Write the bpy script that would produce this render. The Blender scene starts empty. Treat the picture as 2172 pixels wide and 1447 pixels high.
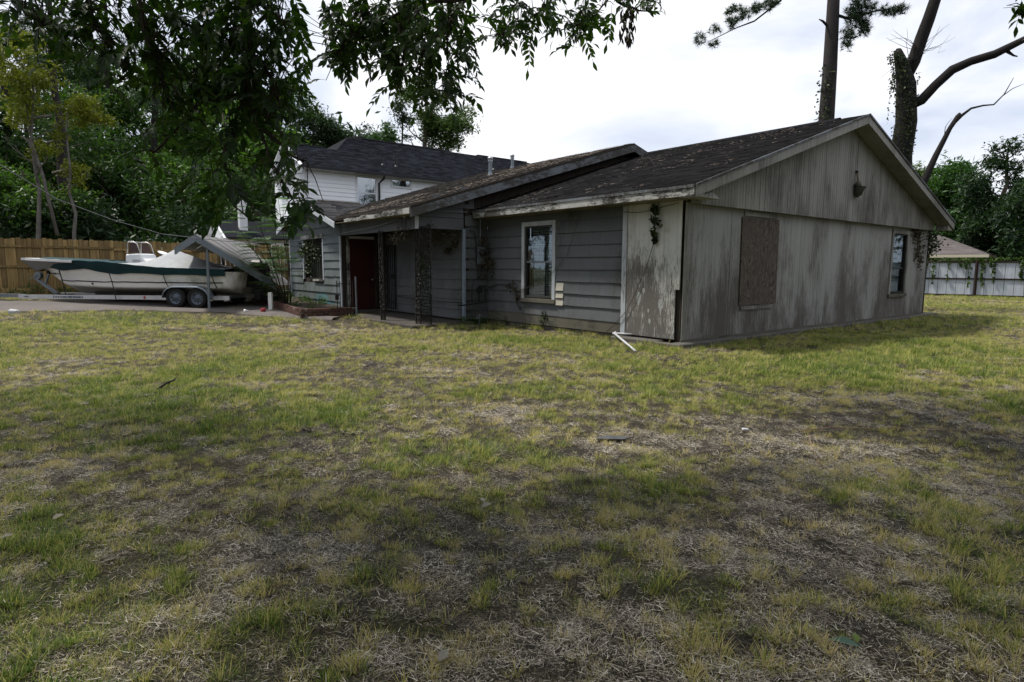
import bpy, math, random
import numpy as np
from mathutils import Vector, Matrix, Euler

# ------------------------------------------------------------------ scene, camera, light
S = bpy.context.scene
COL = S.collection
PI = math.pi
PITCH, ROLL = 0.1207, 0.0049
cd = bpy.data.cameras.new('camera'); cam = bpy.data.objects.new('camera', cd); COL.objects.link(cam)
cd.sensor_fit = 'HORIZONTAL'; cd.sensor_width = 36; cd.lens = 21.445; cd.clip_start = 0.05; cd.clip_end = 3000
_f = Vector((0, math.cos(PITCH), -math.sin(PITCH))); _u = Vector((0, math.sin(PITCH), math.cos(PITCH))); _r = Vector((1, 0, 0))
_r2 = _r*math.cos(ROLL) + _u*math.sin(ROLL); _u2 = -_r*math.sin(ROLL) + _u*math.cos(ROLL)
m = Matrix((_r2, _u2, -_f)).transposed().to_4x4(); m.translation = Vector((0, 0, 1.45))
cam.matrix_world = m
S.camera = cam

SUN_EL, SUN_AZ = 62, 288      # degrees; azimuth clockwise from +Y: the light comes from high on the left
world = bpy.data.worlds.new('World'); S.world = world; world.use_nodes = True
nt = world.node_tree; nt.nodes.clear()
out = nt.nodes.new('ShaderNodeOutputWorld')
sky = nt.nodes.new('ShaderNodeTexSky'); sky.sky_type = 'NISHITA'; sky.sun_disc = False
sky.sun_elevation = math.radians(SUN_EL); sky.sun_rotation = math.radians(SUN_AZ)
bg1 = nt.nodes.new('ShaderNodeBackground'); bg1.inputs[1].default_value = 0.12
nt.links.new(sky.outputs[0], bg1.inputs[0])
tc = nt.nodes.new('ShaderNodeTexCoord')
mp = nt.nodes.new('ShaderNodeMapping'); mp.inputs['Scale'].default_value = (1.0, 1.0, 2.2)
mp.inputs['Location'].default_value = (3.1, 1.7, 0.4)
nt.links.new(tc.outputs['Generated'], mp.inputs[0])
nz = nt.nodes.new('ShaderNodeTexNoise'); nz.inputs['Scale'].default_value = 2.8; nz.inputs['Detail'].default_value = 7
nz.inputs['Roughness'].default_value = 0.5; nz.inputs['Distortion'].default_value = 0.4
nt.links.new(mp.outputs[0], nz.inputs['Vector'])
cr = nt.nodes.new('ShaderNodeValToRGB')
cr.color_ramp.elements[0].position = 0.40; cr.color_ramp.elements[0].color = (0.60, 0.66, 0.79, 1)
cr.color_ramp.elements[1].position = 0.60; cr.color_ramp.elements[1].color = (1.0, 1.0, 1.02, 1)
nt.links.new(nz.outputs[0], cr.inputs[0])
bg2 = nt.nodes.new('ShaderNodeBackground'); bg2.inputs[1].default_value = 1.24
nt.links.new(cr.outputs[0], bg2.inputs[0])
mx = nt.nodes.new('ShaderNodeMixShader'); mx.inputs[0].default_value = 0.9
nt.links.new(bg1.outputs[0], mx.inputs[1]); nt.links.new(bg2.outputs[0], mx.inputs[2]); nt.links.new(mx.outputs[0], out.inputs[0])

sl = bpy.data.lights.new('sun', 'SUN'); sl.energy = 4.7; sl.angle = math.radians(6); sl.color = (1.0, 0.95, 0.86)
so = bpy.data.objects.new('sun', sl); COL.objects.link(so)
_e, _a = math.radians(SUN_EL), math.radians(SUN_AZ)
_d = Vector((math.sin(_a)*math.cos(_e), math.cos(_a)*math.cos(_e), math.sin(_e)))
so.rotation_euler = _d.to_track_quat('Z', 'Y').to_euler(); so.location = (-10, 0, 20)
S.view_settings.view_transform = 'Standard'; S.view_settings.look = 'None'
S.view_settings.exposure = 0.0; S.view_settings.gamma = 1; S.view_settings.use_curve_mapping = False
S.render.engine = 'CYCLES'; S.render.filter_size = 1.1
try:
    S.cycles.max_bounces = 6; S.cycles.transparent_max_bounces = 12; S.cycles.diffuse_bounces = 3; S.cycles.caustics_reflective = False; S.cycles.caustics_refractive = False
except Exception: pass

# ------------------------------------------------------------------ helpers
rnd = random.Random(7)
rng = np.random.default_rng(7)

def fin(o, label=None, cat=None, group=None, kind=None):
    if label: o['label'] = label
    if cat: o['category'] = cat
    if group: o['group'] = group
    if kind: o['kind'] = kind
    return o

def empty(name, loc=(0, 0, 0), rz=0.0, label=None, cat=None, group=None):
    o = bpy.data.objects.new(name, None); COL.objects.link(o); o.location = loc; o.rotation_euler = (0, 0, rz)
    o.empty_display_size = 0.2
    return fin(o, label, cat, group)

class MB:
    """collects geometry for ONE mesh object"""
    def __init__(s): s.v = []; s.f = []
    def add(s, vs, fs):
        b = len(s.v); s.v += [tuple(p) for p in vs]; s.f += [tuple(i+b for i in f) for f in fs]; return s
    def box(s, a, b):
        x0, y0, z0 = (min(a[i], b[i]) for i in range(3)); x1, y1, z1 = (max(a[i], b[i]) for i in range(3))
        return s.add([(x0,y0,z0),(x1,y0,z0),(x1,y1,z0),(x0,y1,z0),(x0,y0,z1),(x1,y0,z1),(x1,y1,z1),(x0,y1,z1)],
                     [(0,3,2,1),(4,5,6,7),(0,1,5,4),(1,2,6,5),(2,3,7,6),(3,0,4,7)])
    def hexa(s, p):     # 8 points: bottom 4 then top 4
        return s.add(p, [(0,3,2,1),(4,5,6,7),(0,1,5,4),(1,2,6,5),(2,3,7,6),(3,0,4,7)])
    def bar(s, a, b, w, h=None, up=(0,0,1)):
        a = Vector(a); b = Vector(b); h = h or w; d = (b-a).normalized(); up = Vector(up)
        if abs(d.dot(up)) > 0.98: up = Vector((1,0,0))
        r = d.cross(up).normalized(); u = r.cross(d)
        q = []
        for c in (a, b):
            for sx, sy in ((-1,-1),(1,-1),(1,1),(-1,1)): q.append(c + r*sx*w/2 + u*sy*h/2)
        return s.add(q, [(0,1,2,3),(7,6,5,4),(0,4,5,1),(1,5,6,2),(2,6,7,3),(3,7,4,0)])
    def tube(s, pts, rad, n=8, caps=True):
        pts = [Vector(p) for p in pts]; k = len(pts)
        rs = list(rad) if hasattr(rad, '__len__') else [rad]*k
        ref = None; base = len(s.v)
        for i, p in enumerate(pts):
            d = (pts[min(i+1,k-1)] - pts[max(i-1,0)])
            d = d.normalized() if d.length > 1e-9 else Vector((0,0,1))
            if ref is None:
                ref = d.orthogonal().normalized()
            else:
                ref = (ref - d*ref.dot(d)); ref = ref.normalized() if ref.length > 1e-6 else d.orthogonal().normalized()
            q = d.cross(ref)
            for j in range(n):
                t = 2*PI*j/n; s.v.append(tuple(p + (ref*math.cos(t) + q*math.sin(t))*rs[i]))
        for i in range(k-1):
            for j in range(n):
                a = base+i*n+j; b = base+i*n+(j+1) % n
                s.f.append((a, b, b+n, a+n))
        if caps:
            s.f.append(tuple(base+j for j in reversed(range(n)))); s.f.append(tuple(base+(k-1)*n+j for j in range(n)))
        return s
    def lathe(s, prof, c=(0,0,0), ax=(0,0,1), n=20):   # prof: (radius, height)
        ax = Vector(ax).normalized(); c = Vector(c)
        pts = [c + ax*h for r, h in prof]; base = len(s.v)
        u = ax.orthogonal().normalized(); q = ax.cross(u)
        for p, (r, h) in zip(pts, prof):
            for j in range(n):
                t = 2*PI*j/n; s.v.append(tuple(p + (u*math.cos(t)+q*math.sin(t))*r))
        for i in range(len(prof)-1):
            for j in range(n):
                a = base+i*n+j; b = base+i*n+(j+1) % n
                s.f.append((a, b, b+n, a+n))
        return s
    def prism(s, poly, a, b):       # poly: list of 2D pts mapped by functions a,b -> 3D
        n = len(poly); v = [a(*p) for p in poly] + [b(*p) for p in poly]
        return s.add(v, [tuple(range(n))[::-1], tuple(range(n, 2*n))] + [(i, (i+1) % n, n+(i+1) % n, n+i) for i in range(n)])
    def mesh(s, name, mat=None, smooth=False, fix=True):
        me = bpy.data.meshes.new(name); me.from_pydata(s.v, [], s.f)
        if fix:
            import bmesh
            bm = bmesh.new(); bm.from_mesh(me); bmesh.ops.recalc_face_normals(bm, faces=bm.faces); bm.to_mesh(me); bm.free()
        if mat: me.materials.append(mat)
        if smooth: me.polygons.foreach_set('use_smooth', [True]*len(me.polygons))
        me.update(); return me
    def obj(s, name, mat=None, parent=None, smooth=False, loc=None, label=None, kind=None, fix=True, bevel=0):
        o = bpy.data.objects.new(name, s.mesh(name, mat, smooth, fix)); COL.objects.link(o)
        if parent: o.parent = parent
        if loc: o.location = loc
        if bevel:
            b = o.modifiers.new('b', 'BEVEL'); b.width = bevel; b.segments = 1; b.limit_method = 'ANGLE'
        return fin(o, label, None, None, kind)

def inst(me, name, parent=None, loc=(0,0,0), rot=(0,0,0), scale=(1,1,1)):
    o = bpy.data.objects.new(name, me); COL.objects.link(o)
    if parent: o.parent = parent
    o.location = loc; o.rotation_euler = rot; o.scale = scale; return o

def np_mesh(name, V, F, mat, attr=None, smooth=False):
    """V (n,3), F (m,k) constant k; attr: per-vertex float"""
    V = np.asarray(V, dtype=np.float32); F = np.asarray(F, dtype=np.int32); k = F.shape[1]
    me = bpy.data.meshes.new(name)
    me.vertices.add(len(V)); me.vertices.foreach_set('co', V.ravel())
    me.loops.add(F.size); me.loops.foreach_set('vertex_index', F.ravel())
    me.polygons.add(len(F)); me.polygons.foreach_set('loop_start', np.arange(0, F.size, k, dtype=np.int32))
    me.polygons.foreach_set('loop_total', np.full(len(F), k, dtype=np.int32))
    if smooth: me.polygons.foreach_set('use_smooth', np.ones(len(F), dtype=bool))
    if attr:
        for nm, a in attr.items():
            at = me.attributes.new(nm, 'FLOAT', 'POINT'); at.data.foreach_set('value', np.asarray(a, dtype=np.float32))
    me.update(calc_edges=True); me.validate()
    if mat: me.materials.append(mat)
    return me

def np_obj(name, V, F, mat, attr=None, parent=None, smooth=False, kind=None):
    o = bpy.data.objects.new(name, np_mesh(name, V, F, mat, attr, smooth)); COL.objects.link(o)
    if parent: o.parent = parent
    if kind: o['kind'] = kind
    return o

# value noise in numpy (used for terrain, patches and scatter, so that they agree)
_perm = np.random.default_rng(3).random((257, 257))
def vnoise(x, y):
    xi = np.floor(x).astype(int); yi = np.floor(y).astype(int); fx = x-xi; fy = y-yi
    fx = fx*fx*(3-2*fx); fy = fy*fy*(3-2*fy)
    g = lambda a, b: _perm[a % 257, b % 257]
    return (g(xi,yi)*(1-fx)+g(xi+1,yi)*fx)*(1-fy) + (g(xi,yi+1)*(1-fx)+g(xi+1,yi+1)*fx)*fy
def fbm(x, y, o=4):
    a = 0.5; t = 0; s = 0
    for i in range(o):
        t = t + a*vnoise(x*2**i+17.3*i, y*2**i+5.1*i); s += a; a *= 0.5
    return t/s

# ------------------------------------------------------------------ materials
HOUSE_RZ = PI/2 - 0.8961
HOUSE_LOC = (3.104, 11.194, 0)
house = empty('abandoned_house', HOUSE_LOC, HOUSE_RZ, 'long run-down single storey house with grey shingle front, peeling white end wall and dark roof', 'house')

def new_mat(name):
    mt = bpy.data.materials.new(name); mt.use_nodes = True; t = mt.node_tree
    b = t.nodes['Principled BSDF']; b.inputs['Roughness'].default_value = 0.8
    b.inputs['Specular IOR Level'].default_value = 0.25
    return mt, t, b
def node(t, typ, ins=None, **kw):
    n = t.nodes.new(typ)
    for k, v in kw.items(): setattr(n, k, v)
    for k, v in (ins or {}).items():
        if isinstance(v, bpy.types.NodeSocket): t.links.new(v, n.inputs[k])
        else: n.inputs[k].default_value = v
    return n
def coords(t, scale=(1,1,1), obj=None, loc=(0,0,0)):
    if obj is not None:
        c = node(t, 'ShaderNodeTexCoord'); c.object = obj; src = c.outputs['Object']
    else:
        src = node(t, 'ShaderNodeNewGeometry').outputs['Position']
    return node(t, 'ShaderNodeMapping', {'Vector': src, 'Scale': scale, 'Location': loc}).outputs[0]
def noise(t, vec, scale, detail=4, rough=0.55, dist=0):
    return node(t, 'ShaderNodeTexNoise', {'Vector': vec, 'Scale': scale, 'Detail': detail, 'Roughness': rough, 'Distortion': dist}).outputs[0]
def ramp(t, fac, stops):
    r = node(t, 'ShaderNodeValToRGB', {'Fac': fac}); e = r.color_ramp.elements
    while len(e) < len(stops): e.new(0.5)
    for el, (p, c) in zip(e, stops):
        el.position = p; el.color = (c if hasattr(c, '__len__') else (c, c, c)) + ((1,) if not hasattr(c, '__len__') or len(c) == 3 else ())
    return r.outputs[0]
def mix(t, fac, a, b, mode='MIX'):
    n = t.nodes.new('ShaderNodeMix'); n.data_type = 'RGBA'; n.blend_type = mode
    for s, v in ((n.inputs[0], fac), (n.inputs[6], a), (n.inputs[7], b)):
        if isinstance(v, bpy.types.NodeSocket): t.links.new(v, s)
        else: s.default_value = v if not hasattr(v, '__len__') else tuple(v) + ((1,) if len(v) == 3 else ())
    return n.outputs[2]
def math_(t, op, a, b=0.0, c=None):
    n = t.nodes.new('ShaderNodeMath'); n.operation = op
    for s, v in zip(n.inputs, (a, b) if c is None else (a, b, c)):
        if isinstance(v, bpy.types.NodeSocket): t.links.new(v, s)
        else: s.default_value = v
    return n.outputs[0]
def bump(t, b, h, strength=0.4, dist=0.01):
    n = node(t, 'ShaderNodeBump', {'Height': h, 'Strength': strength, 'Distance': dist}); t.links.new(n.outputs[0], b.inputs['Normal'])

def simple(name, col, rough=0.7, var=0.25, scale=6, metal=0.0, obj=None, bmp=0.2, stretch=(1,1,1), spec=0.3, rvar=0.0):
    mt, t, b = new_mat(name); c = coords(t, stretch, obj)
    n1 = noise(t, c, scale, 6, 0.6); n2 = noise(t, c, scale*7, 4, 0.6)
    lo = tuple(max(0, x*(1-var)) for x in col); hi = tuple(min(1, x*(1+var)) for x in col)
    k = math_(t, 'ADD', math_(t, 'MULTIPLY', n1, 0.65), math_(t, 'MULTIPLY', n2, 0.35))
    t.links.new(ramp(t, k, [(0.3, lo), (0.7, hi)]), b.inputs['Base Color'])
    if rvar: 
        o = t.nodes.new('ShaderNodeObjectInfo')
        hs = node(t, 'ShaderNodeHueSaturation', {'Color': b.inputs['Base Color'].links[0].from_socket})
        t.links.new(node(t, 'ShaderNodeMapRange', {'Value': o.outputs['Random'], 'To Min': 1-rvar, 'To Max': 1+rvar}).outputs[0], hs.inputs['Value'])
        t.links.new(hs.outputs[0], b.inputs['Base Color'])
    b.inputs['Roughness'].default_value = rough; b.inputs['Metallic'].default_value = metal; b.inputs['Specular IOR Level'].default_value = spec
    if bmp: bump(t, b, k, bmp, 0.01)
    return mt

def painted(name, paint, wood, wear=0.0, zlo=0.0, zhi=2.6, zgain=0.35, grain=(14, 14, 1.0), dirt=0.5, obj=house, big=(0.7,0.7,0.35), dcol=(0.09,0.085,0.065), rvar=0.0, sharp=0.07):
    """old paint flaking off grey wood, more of it gone towards zlo; grain runs along the axis of the smallest number"""
    mt, t, b = new_mat(name)
    g = coords(t, grain, obj); w = coords(t, big, obj); p = coords(t, (1,1,1), obj)
    n1 = noise(t, g, 2.2, 8, 0.65, 0.3); n2 = noise(t, w, 1.6, 5, 0.6, 0.2); n3 = noise(t, g, 9, 4, 0.7)
    sep = node(t, 'ShaderNodeSeparateXYZ', {'Vector': p})
    zg = node(t, 'ShaderNodeMapRange', {'Value': sep.outputs[2], 'From Min': zlo, 'From Max': zhi, 'To Min': zgain, 'To Max': -zgain}).outputs[0]
    k = math_(t, 'ADD', math_(t, 'MULTIPLY', n1, 0.70), math_(t, 'MULTIPLY', n2, 0.95))
    k = math_(t, 'ADD', math_(t, 'SUBTRACT', k, 0.17), zg); k = math_(t, 'ADD', k, wear - 0.15)
    k = math_(t, 'ADD', k, math_(t, 'MULTIPLY', math_(t, 'SUBTRACT', n3, 0.5), 0.55))
    fac = ramp(t, k, [(0.5-sharp, 0.0), (0.5+sharp, 1.0)])
    wd = mix(t, n3, tuple(x*0.55 for x in wood), tuple(x*1.4 for x in wood))
    st = noise(t, coords(t, (grain[0]*0.5, grain[1]*0.5, 0.22), obj), 1.5, 5, 0.6)
    df = ramp(t, math_(t, 'ADD', math_(t, 'MULTIPLY', st, 0.6), math_(t, 'ADD', math_(t, 'MULTIPLY', n2, 0.4), math_(t, 'MULTIPLY', zg, 0.35))), [(0.42, 0.0), (0.72, dirt)])
    pc = mix(t, df, paint, dcol)
    c = mix(t, fac, pc, wd)
    c = mix(t, 0.35, c, mix(t, n3, (0.35,0.35,0.35), (1,1,1)), 'MULTIPLY')
    if rvar:
        o = t.nodes.new('ShaderNodeObjectInfo'); hs = node(t, 'ShaderNodeHueSaturation', {'Color': c})
        t.links.new(node(t, 'ShaderNodeMapRange', {'Value': o.outputs['Random'], 'To Min': 1-rvar, 'To Max': 1+rvar}).outputs[0], hs.inputs['Value']); c = hs.outputs[0]
    t.links.new(c, b.inputs['Base Color'])
    b.inputs['Roughness'].default_value = 0.75
    h = math_(t, 'SUBTRACT', math_(t, 'MULTIPLY', n3, 0.5), math_(t, 'MULTIPLY', fac, 0.8))
    bump(t, b, h, 0.5, 0.006)
    return mt

def leaf_mat(name, c1, c2, c3, trans=0.35, rough=0.5, attr='v', inst_=False, spec=0.3):
    mt, t, b = new_mat(name)
    a = node(t, 'ShaderNodeAttribute', attribute_name=attr, attribute_type='INSTANCER' if inst_ else 'GEOMETRY')
    col = ramp(t, a.outputs['Fac'], [(0.0, c1), (0.55, c2), (1.0, c3)])
    t.links.new(col, b.inputs['Base Color']); b.inputs['Roughness'].default_value = rough; b.inputs['Specular IOR Level'].default_value = spec
    tr = node(t, 'ShaderNodeBsdfTranslucent', {'Color': mix(t, 1.0, col, (1.0,1.15,0.45), 'MULTIPLY')})
    ms = node(t, 'ShaderNodeMixShader', {0: trans, 1: b.outputs[0], 2: tr.outputs[0]})
    t.links.new(ms.outputs[0], t.nodes['Material Output'].inputs['Surface'])
    return mt

def glass_mat(name, tint=(0.8,0.85,0.85), refl=0.5):
    mt, t, b = new_mat(name)
    gl = node(t, 'ShaderNodeBsdfGlossy', {'Color': (0.9,0.95,1,1), 'Roughness': 0.03})
    tr = node(t, 'ShaderNodeBsdfTransparent', {'Color': tint+(1,)})
    fr = node(t, 'ShaderNodeFresnel', {'IOR': 1.6})
    k = math_(t, 'ADD', math_(t, 'MULTIPLY', fr.outputs[0], 0.27), refl*0.02)
    nn = noise(t, coords(t), 1.2, 3); bn = node(t, 'ShaderNodeBump', {'Height': nn, 'Strength': 0.08, 'Distance': 0.05})
    t.links.new(bn.outputs[0], gl.inputs['Normal'])
    ms = node(t, 'ShaderNodeMixShader', {0: k, 1: tr.outputs[0], 2: gl.outputs[0]})
    t.links.new(ms.outputs[0], t.nodes['Material Output'].inputs['Surface'])
    return mt

def roof_mat(name, c1, c2, c3, obj=None, debris=0.0, tab=True):
    """asphalt granules; each tab differs a little (attribute v); pine needles where debris > 0"""
    mt, t, b = new_mat(name)
    a = node(t, 'ShaderNodeAttribute', attribute_name='v')
    n1 = noise(t, coords(t, (1,1,1), obj), 120, 2, 0.7); n2 = noise(t, coords(t, (1,1,1), obj), 0.9, 5, 0.6)
    k = math_(t, 'ADD', math_(t, 'MULTIPLY', a.outputs['Fac'], 0.4), math_(t, 'ADD', math_(t, 'MULTIPLY', n1, 0.25), math_(t, 'MULTIPLY', n2, 0.35)))
    c = ramp(t, k, [(0.25, c1), (0.5, c2), (0.8, c3)])
    if debris:
        n3 = noise(t, coords(t, (2.2,2.2,2.2), obj), 1.1, 6, 0.65); n4 = noise(t, coords(t, (22,22,22), obj), 1.3, 3, 0.7)
        f = ramp(t, math_(t, 'ADD', math_(t, 'MULTIPLY', n3, 0.6), math_(t, 'MULTIPLY', n4, 0.5)), [(0.60-debris*0.2, 0.0), (0.70-debris*0.2, 0.8)])
        c = mix(t, f, c, mix(t, n4, (0.035,0.026,0.02), (0.12,0.09,0.068)))
    t.links.new(c, b.inputs['Base Color']); b.inputs['Roughness'].default_value = 0.95; b.inputs['Specular IOR Level'].default_value = 0.08
    bump(t, b, n1, 0.5, 0.004)
    return mt

M = {}
M['siding'] = painted('grey_shingle_siding', (0.125,0.134,0.148), (0.065,0.064,0.062), wear=-0.16, zgain=0.05, grain=(34,34,0.9), dirt=0.55, rvar=0.07)
M['siding2'] = painted('grey_green_shingle_siding', (0.155,0.185,0.205), (0.085,0.095,0.075), wear=-0.16, zgain=0.1, grain=(26,26,0.8), dirt=0.65, dcol=(0.11,0.12,0.07), rvar=0.12)
M['teal'] = painted('teal_shingle', (0.09,0.23,0.26), (0.12,0.13,0.12), wear=0.02, zgain=0.0, grain=(9,9,3), dirt=0.4, rvar=0.1)
M['cream'] = simple('cream_shingle', (0.42,0.40,0.34), 0.8, 0.08, 8, obj=house, rvar=0.08)
M['tan'] = painted('tan_skirt', (0.14,0.13,0.105), (0.075,0.07,0.06), wear=-0.1, zgain=0.0, grain=(3,3,8), dirt=0.6, rvar=0.12)
M['ply'] = painted('peeling_plywood', (0.66,0.66,0.63), (0.15,0.137,0.127), wear=-0.07, zlo=0.2, zhi=2.7, zgain=0.17, grain=(20,20,2.4), dirt=0.45, rvar=0.05, sharp=0.07)
M['plyend'] = painted('stained_plywood', (0.37,0.37,0.355), (0.12,0.107,0.097), wear=-0.06, zlo=0.1, zhi=2.7, zgain=0.12, grain=(20,20,1.5), dirt=0.55, rvar=0.05, sharp=0.10, big=(0.8,0.8,0.30))
M['gable'] = painted('gable_siding', (0.36,0.355,0.33), (0.10,0.092,0.083), wear=-0.14, zlo=2.4, zhi=4.9, zgain=0.08, grain=(22,22,0.7), dirt=0.6, sharp=0.14)
M['trim'] = painted('white_trim', (0.58,0.62,0.68), (0.13,0.12,0.11), wear=-0.22, zgain=0.05, grain=(12,12,2), dirt=0.5)
M['fascia'] = painted('flaking_fascia', (0.50,0.50,0.48), (0.06,0.055,0.05), wear=-0.03, zgain=0.0, grain=(9,2.6,9), dirt=0.5, big=(1.2,0.8,1))
M['fascia2'] = painted('grey_fascia', (0.19,0.21,0.235), (0.07,0.065,0.06), wear=-0.02, zgain=0.0, grain=(3,9,9), dirt=0.5, big=(0.8,0.8,1))
M['soffit'] = painted('soffit_boards', (0.26,0.23,0.155), (0.06,0.05,0.04), wear=-0.12, zgain=0.0, grain=(8,3,8), dirt=0.7)
M['darkwood'] = simple('dark_boards_and_shade', (0.035,0.028,0.022), 0.9, 0.5, 3, obj=house, stretch=(4,4,0.6))
M['board'] = None
M['red'] = painted('dark_red_door', (0.045,0.005,0.004), (0.018,0.012,0.010), wear=-0.14, zgain=0.06, grain=(6,6,2), dirt=0.5, dcol=(0.03,0.015,0.012))
M['roof'] = roof_mat('old_asphalt_shingles', (0.005,0.005,0.006), (0.010,0.0097,0.011), (0.024,0.023,0.025), house, 0.0)
M['roof2'] = roof_mat('grey_asphalt_shingles', (0.04,0.04,0.044), (0.08,0.08,0.085), (0.14,0.138,0.135), house, 0.10)
M['roof3'] = roof_mat('brown_littered_shingles', (0.009,0.009,0.009), (0.020,0.019,0.019), (0.046,0.043,0.042), house, 0.06)
M['newroof'] = roof_mat('charcoal_shingles', (0.010,0.011,0.015), (0.021,0.023,0.030), (0.042,0.046,0.058))
M['hiproof'] = roof_mat('taupe_shingles', (0.09,0.08,0.08), (0.13,0.117,0.116), (0.17,0.153,0.152))
M['concrete'] = simple('old_concrete', (0.10,0.095,0.085), 0.9, 0.35, 1.5)
M['slab'] = simple('porch_slab', (0.06,0.053,0.046), 0.9, 0.4, 2, obj=house)
M['drive'] = simple('driveway_concrete', (0.115,0.10,0.093), 0.9, 0.3, 0.8)
M['iron'] = simple('black_iron', (0.018,0.017,0.016), 0.6, 0.5, 20)
M['frame'] = simple('dark_window_frame', (0.05,0.05,0.05), 0.5, 0.3, 10)
M['alu'] = simple('aluminium', (0.55,0.56,0.58), 0.42, 0.2, 3, metal=0.75)
M['galv'] = simple('galvanised_steel', (0.20,0.225,0.25), 0.45, 0.2, 4, metal=0.6)
M['pvc'] = simple('white_pvc', (0.52,0.53,0.55), 0.4, 0.06, 3)
M['glass'] = glass_mat('window_glass'); M['glass2'] = glass_mat('bright_window_glass', (0.3,0.35,0.35), 14.0)
M['blind'] = simple('blinds', (0.34,0.34,0.30), 0.8, 0.2, 5)
M['interior_shade'] = simple('painted_room_shade', (0.02,0.018,0.016), 0.95, 0.3, 2)  # near-black colour stands in for the shade of unlit rooms
M['cable'] = simple('black_cable', (0.02,0.02,0.02), 0.6, 0.1, 5)
M['wcable'] = simple('grey_cable', (0.20,0.21,0.23), 0.5, 0.1, 5)
M['bark'] = simple('bark', (0.075,0.06,0.048), 0.95, 0.5, 5, bmp=1.0, stretch=(1,1,0.3))
M['barkpine'] = simple('pine_bark', (0.032,0.027,0.026), 0.95, 0.5, 6, bmp=1.0, stretch=(1,1,0.35))
M['barkdark'] = simple('dark_bark', (0.013,0.011,0.010), 0.95, 0.5, 6, bmp=1.0, stretch=(1,1,0.35))
M['barkpale'] = simple('pale_bark', (0.13,0.12,0.11), 0.9, 0.4, 4, bmp=0.6)
M['twig'] = simple('twig', (0.045,0.035,0.026), 0.85, 0.3, 9)
M['leaf'] = leaf_mat('crown_leaves', (0.020,0.042,0.010), (0.055,0.10,0.022), (0.13,0.19,0.04))
M['leafd'] = leaf_mat('dark_crown_leaves', (0.009,0.022,0.009), (0.022,0.050,0.018), (0.05,0.09,0.030), 0.25)
M['wood1'] = leaf_mat('sun_painted_wood_leaves', (0.022,0.055,0.010), (0.065,0.14,0.026), (0.17,0.26,0.05), 0.4)  # sunlight on the wood is put into these lighter greens
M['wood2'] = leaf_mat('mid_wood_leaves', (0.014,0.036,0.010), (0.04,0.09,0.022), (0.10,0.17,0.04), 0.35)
M['leafg'] = leaf_mat('deep_green_leaves', (0.014,0.042,0.010), (0.04,0.10,0.024), (0.085,0.17,0.04), 0.35)
M['leafy'] = leaf_mat('yellow_green_leaves', (0.08,0.10,0.012), (0.17,0.19,0.02), (0.30,0.29,0.035), 0.4)
M['needle'] = leaf_mat('pine_needles', (0.010,0.026,0.012), (0.022,0.05,0.02), (0.045,0.085,0.03), 0.15)
M['pecan'] = leaf_mat('pecan_leaflets', (0.010,0.024,0.007), (0.026,0.060,0.012), (0.075,0.14,0.024), 0.50, 0.40, spec=0.4)
M['ivy'] = leaf_mat('ivy_leaves', (0.008,0.015,0.006), (0.03,0.05,0.015), (0.07,0.09,0.025), 0.2)
M['ivydry'] = leaf_mat('dried_ivy', (0.03,0.022,0.012), (0.07,0.055,0.03), (0.15,0.13,0.08), 0.15)
M['creeper'] = leaf_mat('grey_dry_creeper', (0.010,0.008,0.006), (0.032,0.027,0.022), (0.17,0.165,0.16), 0.05)
M['fern'] = leaf_mat('mimosa_leaves', (0.04,0.09,0.035), (0.08,0.16,0.07), (0.14,0.24,0.11), 0.4)

def plywood_mat():
    mt, t, b = new_mat('raw_plywood'); c = coords(t, (3.2, 3.2, 0.8), house)
    w = node(t, 'ShaderNodeTexNoise', {'Vector': c, 'Scale': 1.1, 'Detail': 3.0, 'Distortion': 0.6}).outputs[0]
    r = math_(t, 'FRACT', math_(t, 'MULTIPLY', w, 16.0))
    n = noise(t, coords(t, (40,40,2), house), 1, 5, 0.6)
    k = math_(t, 'ADD', math_(t, 'MULTIPLY', r, 0.62), math_(t, 'MULTIPLY', n, 0.45))
    t.links.new(ramp(t, k, [(0.2, (0.034,0.027,0.022)), (0.75, (0.14,0.113,0.094))]), b.inputs['Base Color'])
    bump(t, b, k, 0.4, 0.003); b.inputs['Roughness'].default_value = 0.85
    return mt
M['board'] = plywood_mat()

def fence_wood():
    mt, t, b = new_mat('cedar_fence_boards'); o = t.nodes.new('ShaderNodeObjectInfo')
    off = node(t, 'ShaderNodeVectorMath', {0: coords(t, (9,9,0.7)), 1: (0,0,0)}, operation='ADD')
    cmb = node(t, 'ShaderNodeCombineXYZ', {'X': math_(t, 'MULTIPLY', o.outputs['Random'], 40.0), 'Z': math_(t, 'MULTIPLY', o.outputs['Random'], 23.0)})
    t.links.new(cmb.outputs[0], off.inputs[1])
    n = noise(t, off.outputs[0], 1.6, 6, 0.6, 0.6); n2 = noise(t, off.outputs[0], 0.5, 3)
    c = ramp(t, n, [(0.3, (0.15,0.095,0.035)), (0.55, (0.30,0.205,0.085)), (0.8, (0.42,0.31,0.15))])
    hs = node(t, 'ShaderNodeHueSaturation', {'Color': c})
    t.links.new(node(t, 'ShaderNodeMapRange', {'Value': o.outputs['Random'], 'To Min': 0.55, 'To Max': 1.15}).outputs[0], hs.inputs['Value'])
    kn = node(t, 'ShaderNodeTexVoronoi', {'Vector': node(t, 'ShaderNodeVectorMath', {0: coords(t, (3,3,1.6)), 1: cmb.outputs[0]}, operation='ADD').outputs[0], 'Scale': 1.0}).outputs['Distance']
    c2 = mix(t, ramp(t, kn, [(0.03, 1.0), (0.09, 0.0)]), hs.outputs[0], (0.10,0.03,0.01))
    t.links.new(c2, b.inputs['Base Color']); b.inputs['Roughness'].default_value = 0.8; bump(t, b, n, 0.3, 0.004)
    return mt
M['cedar'] = fence_wood()
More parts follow.
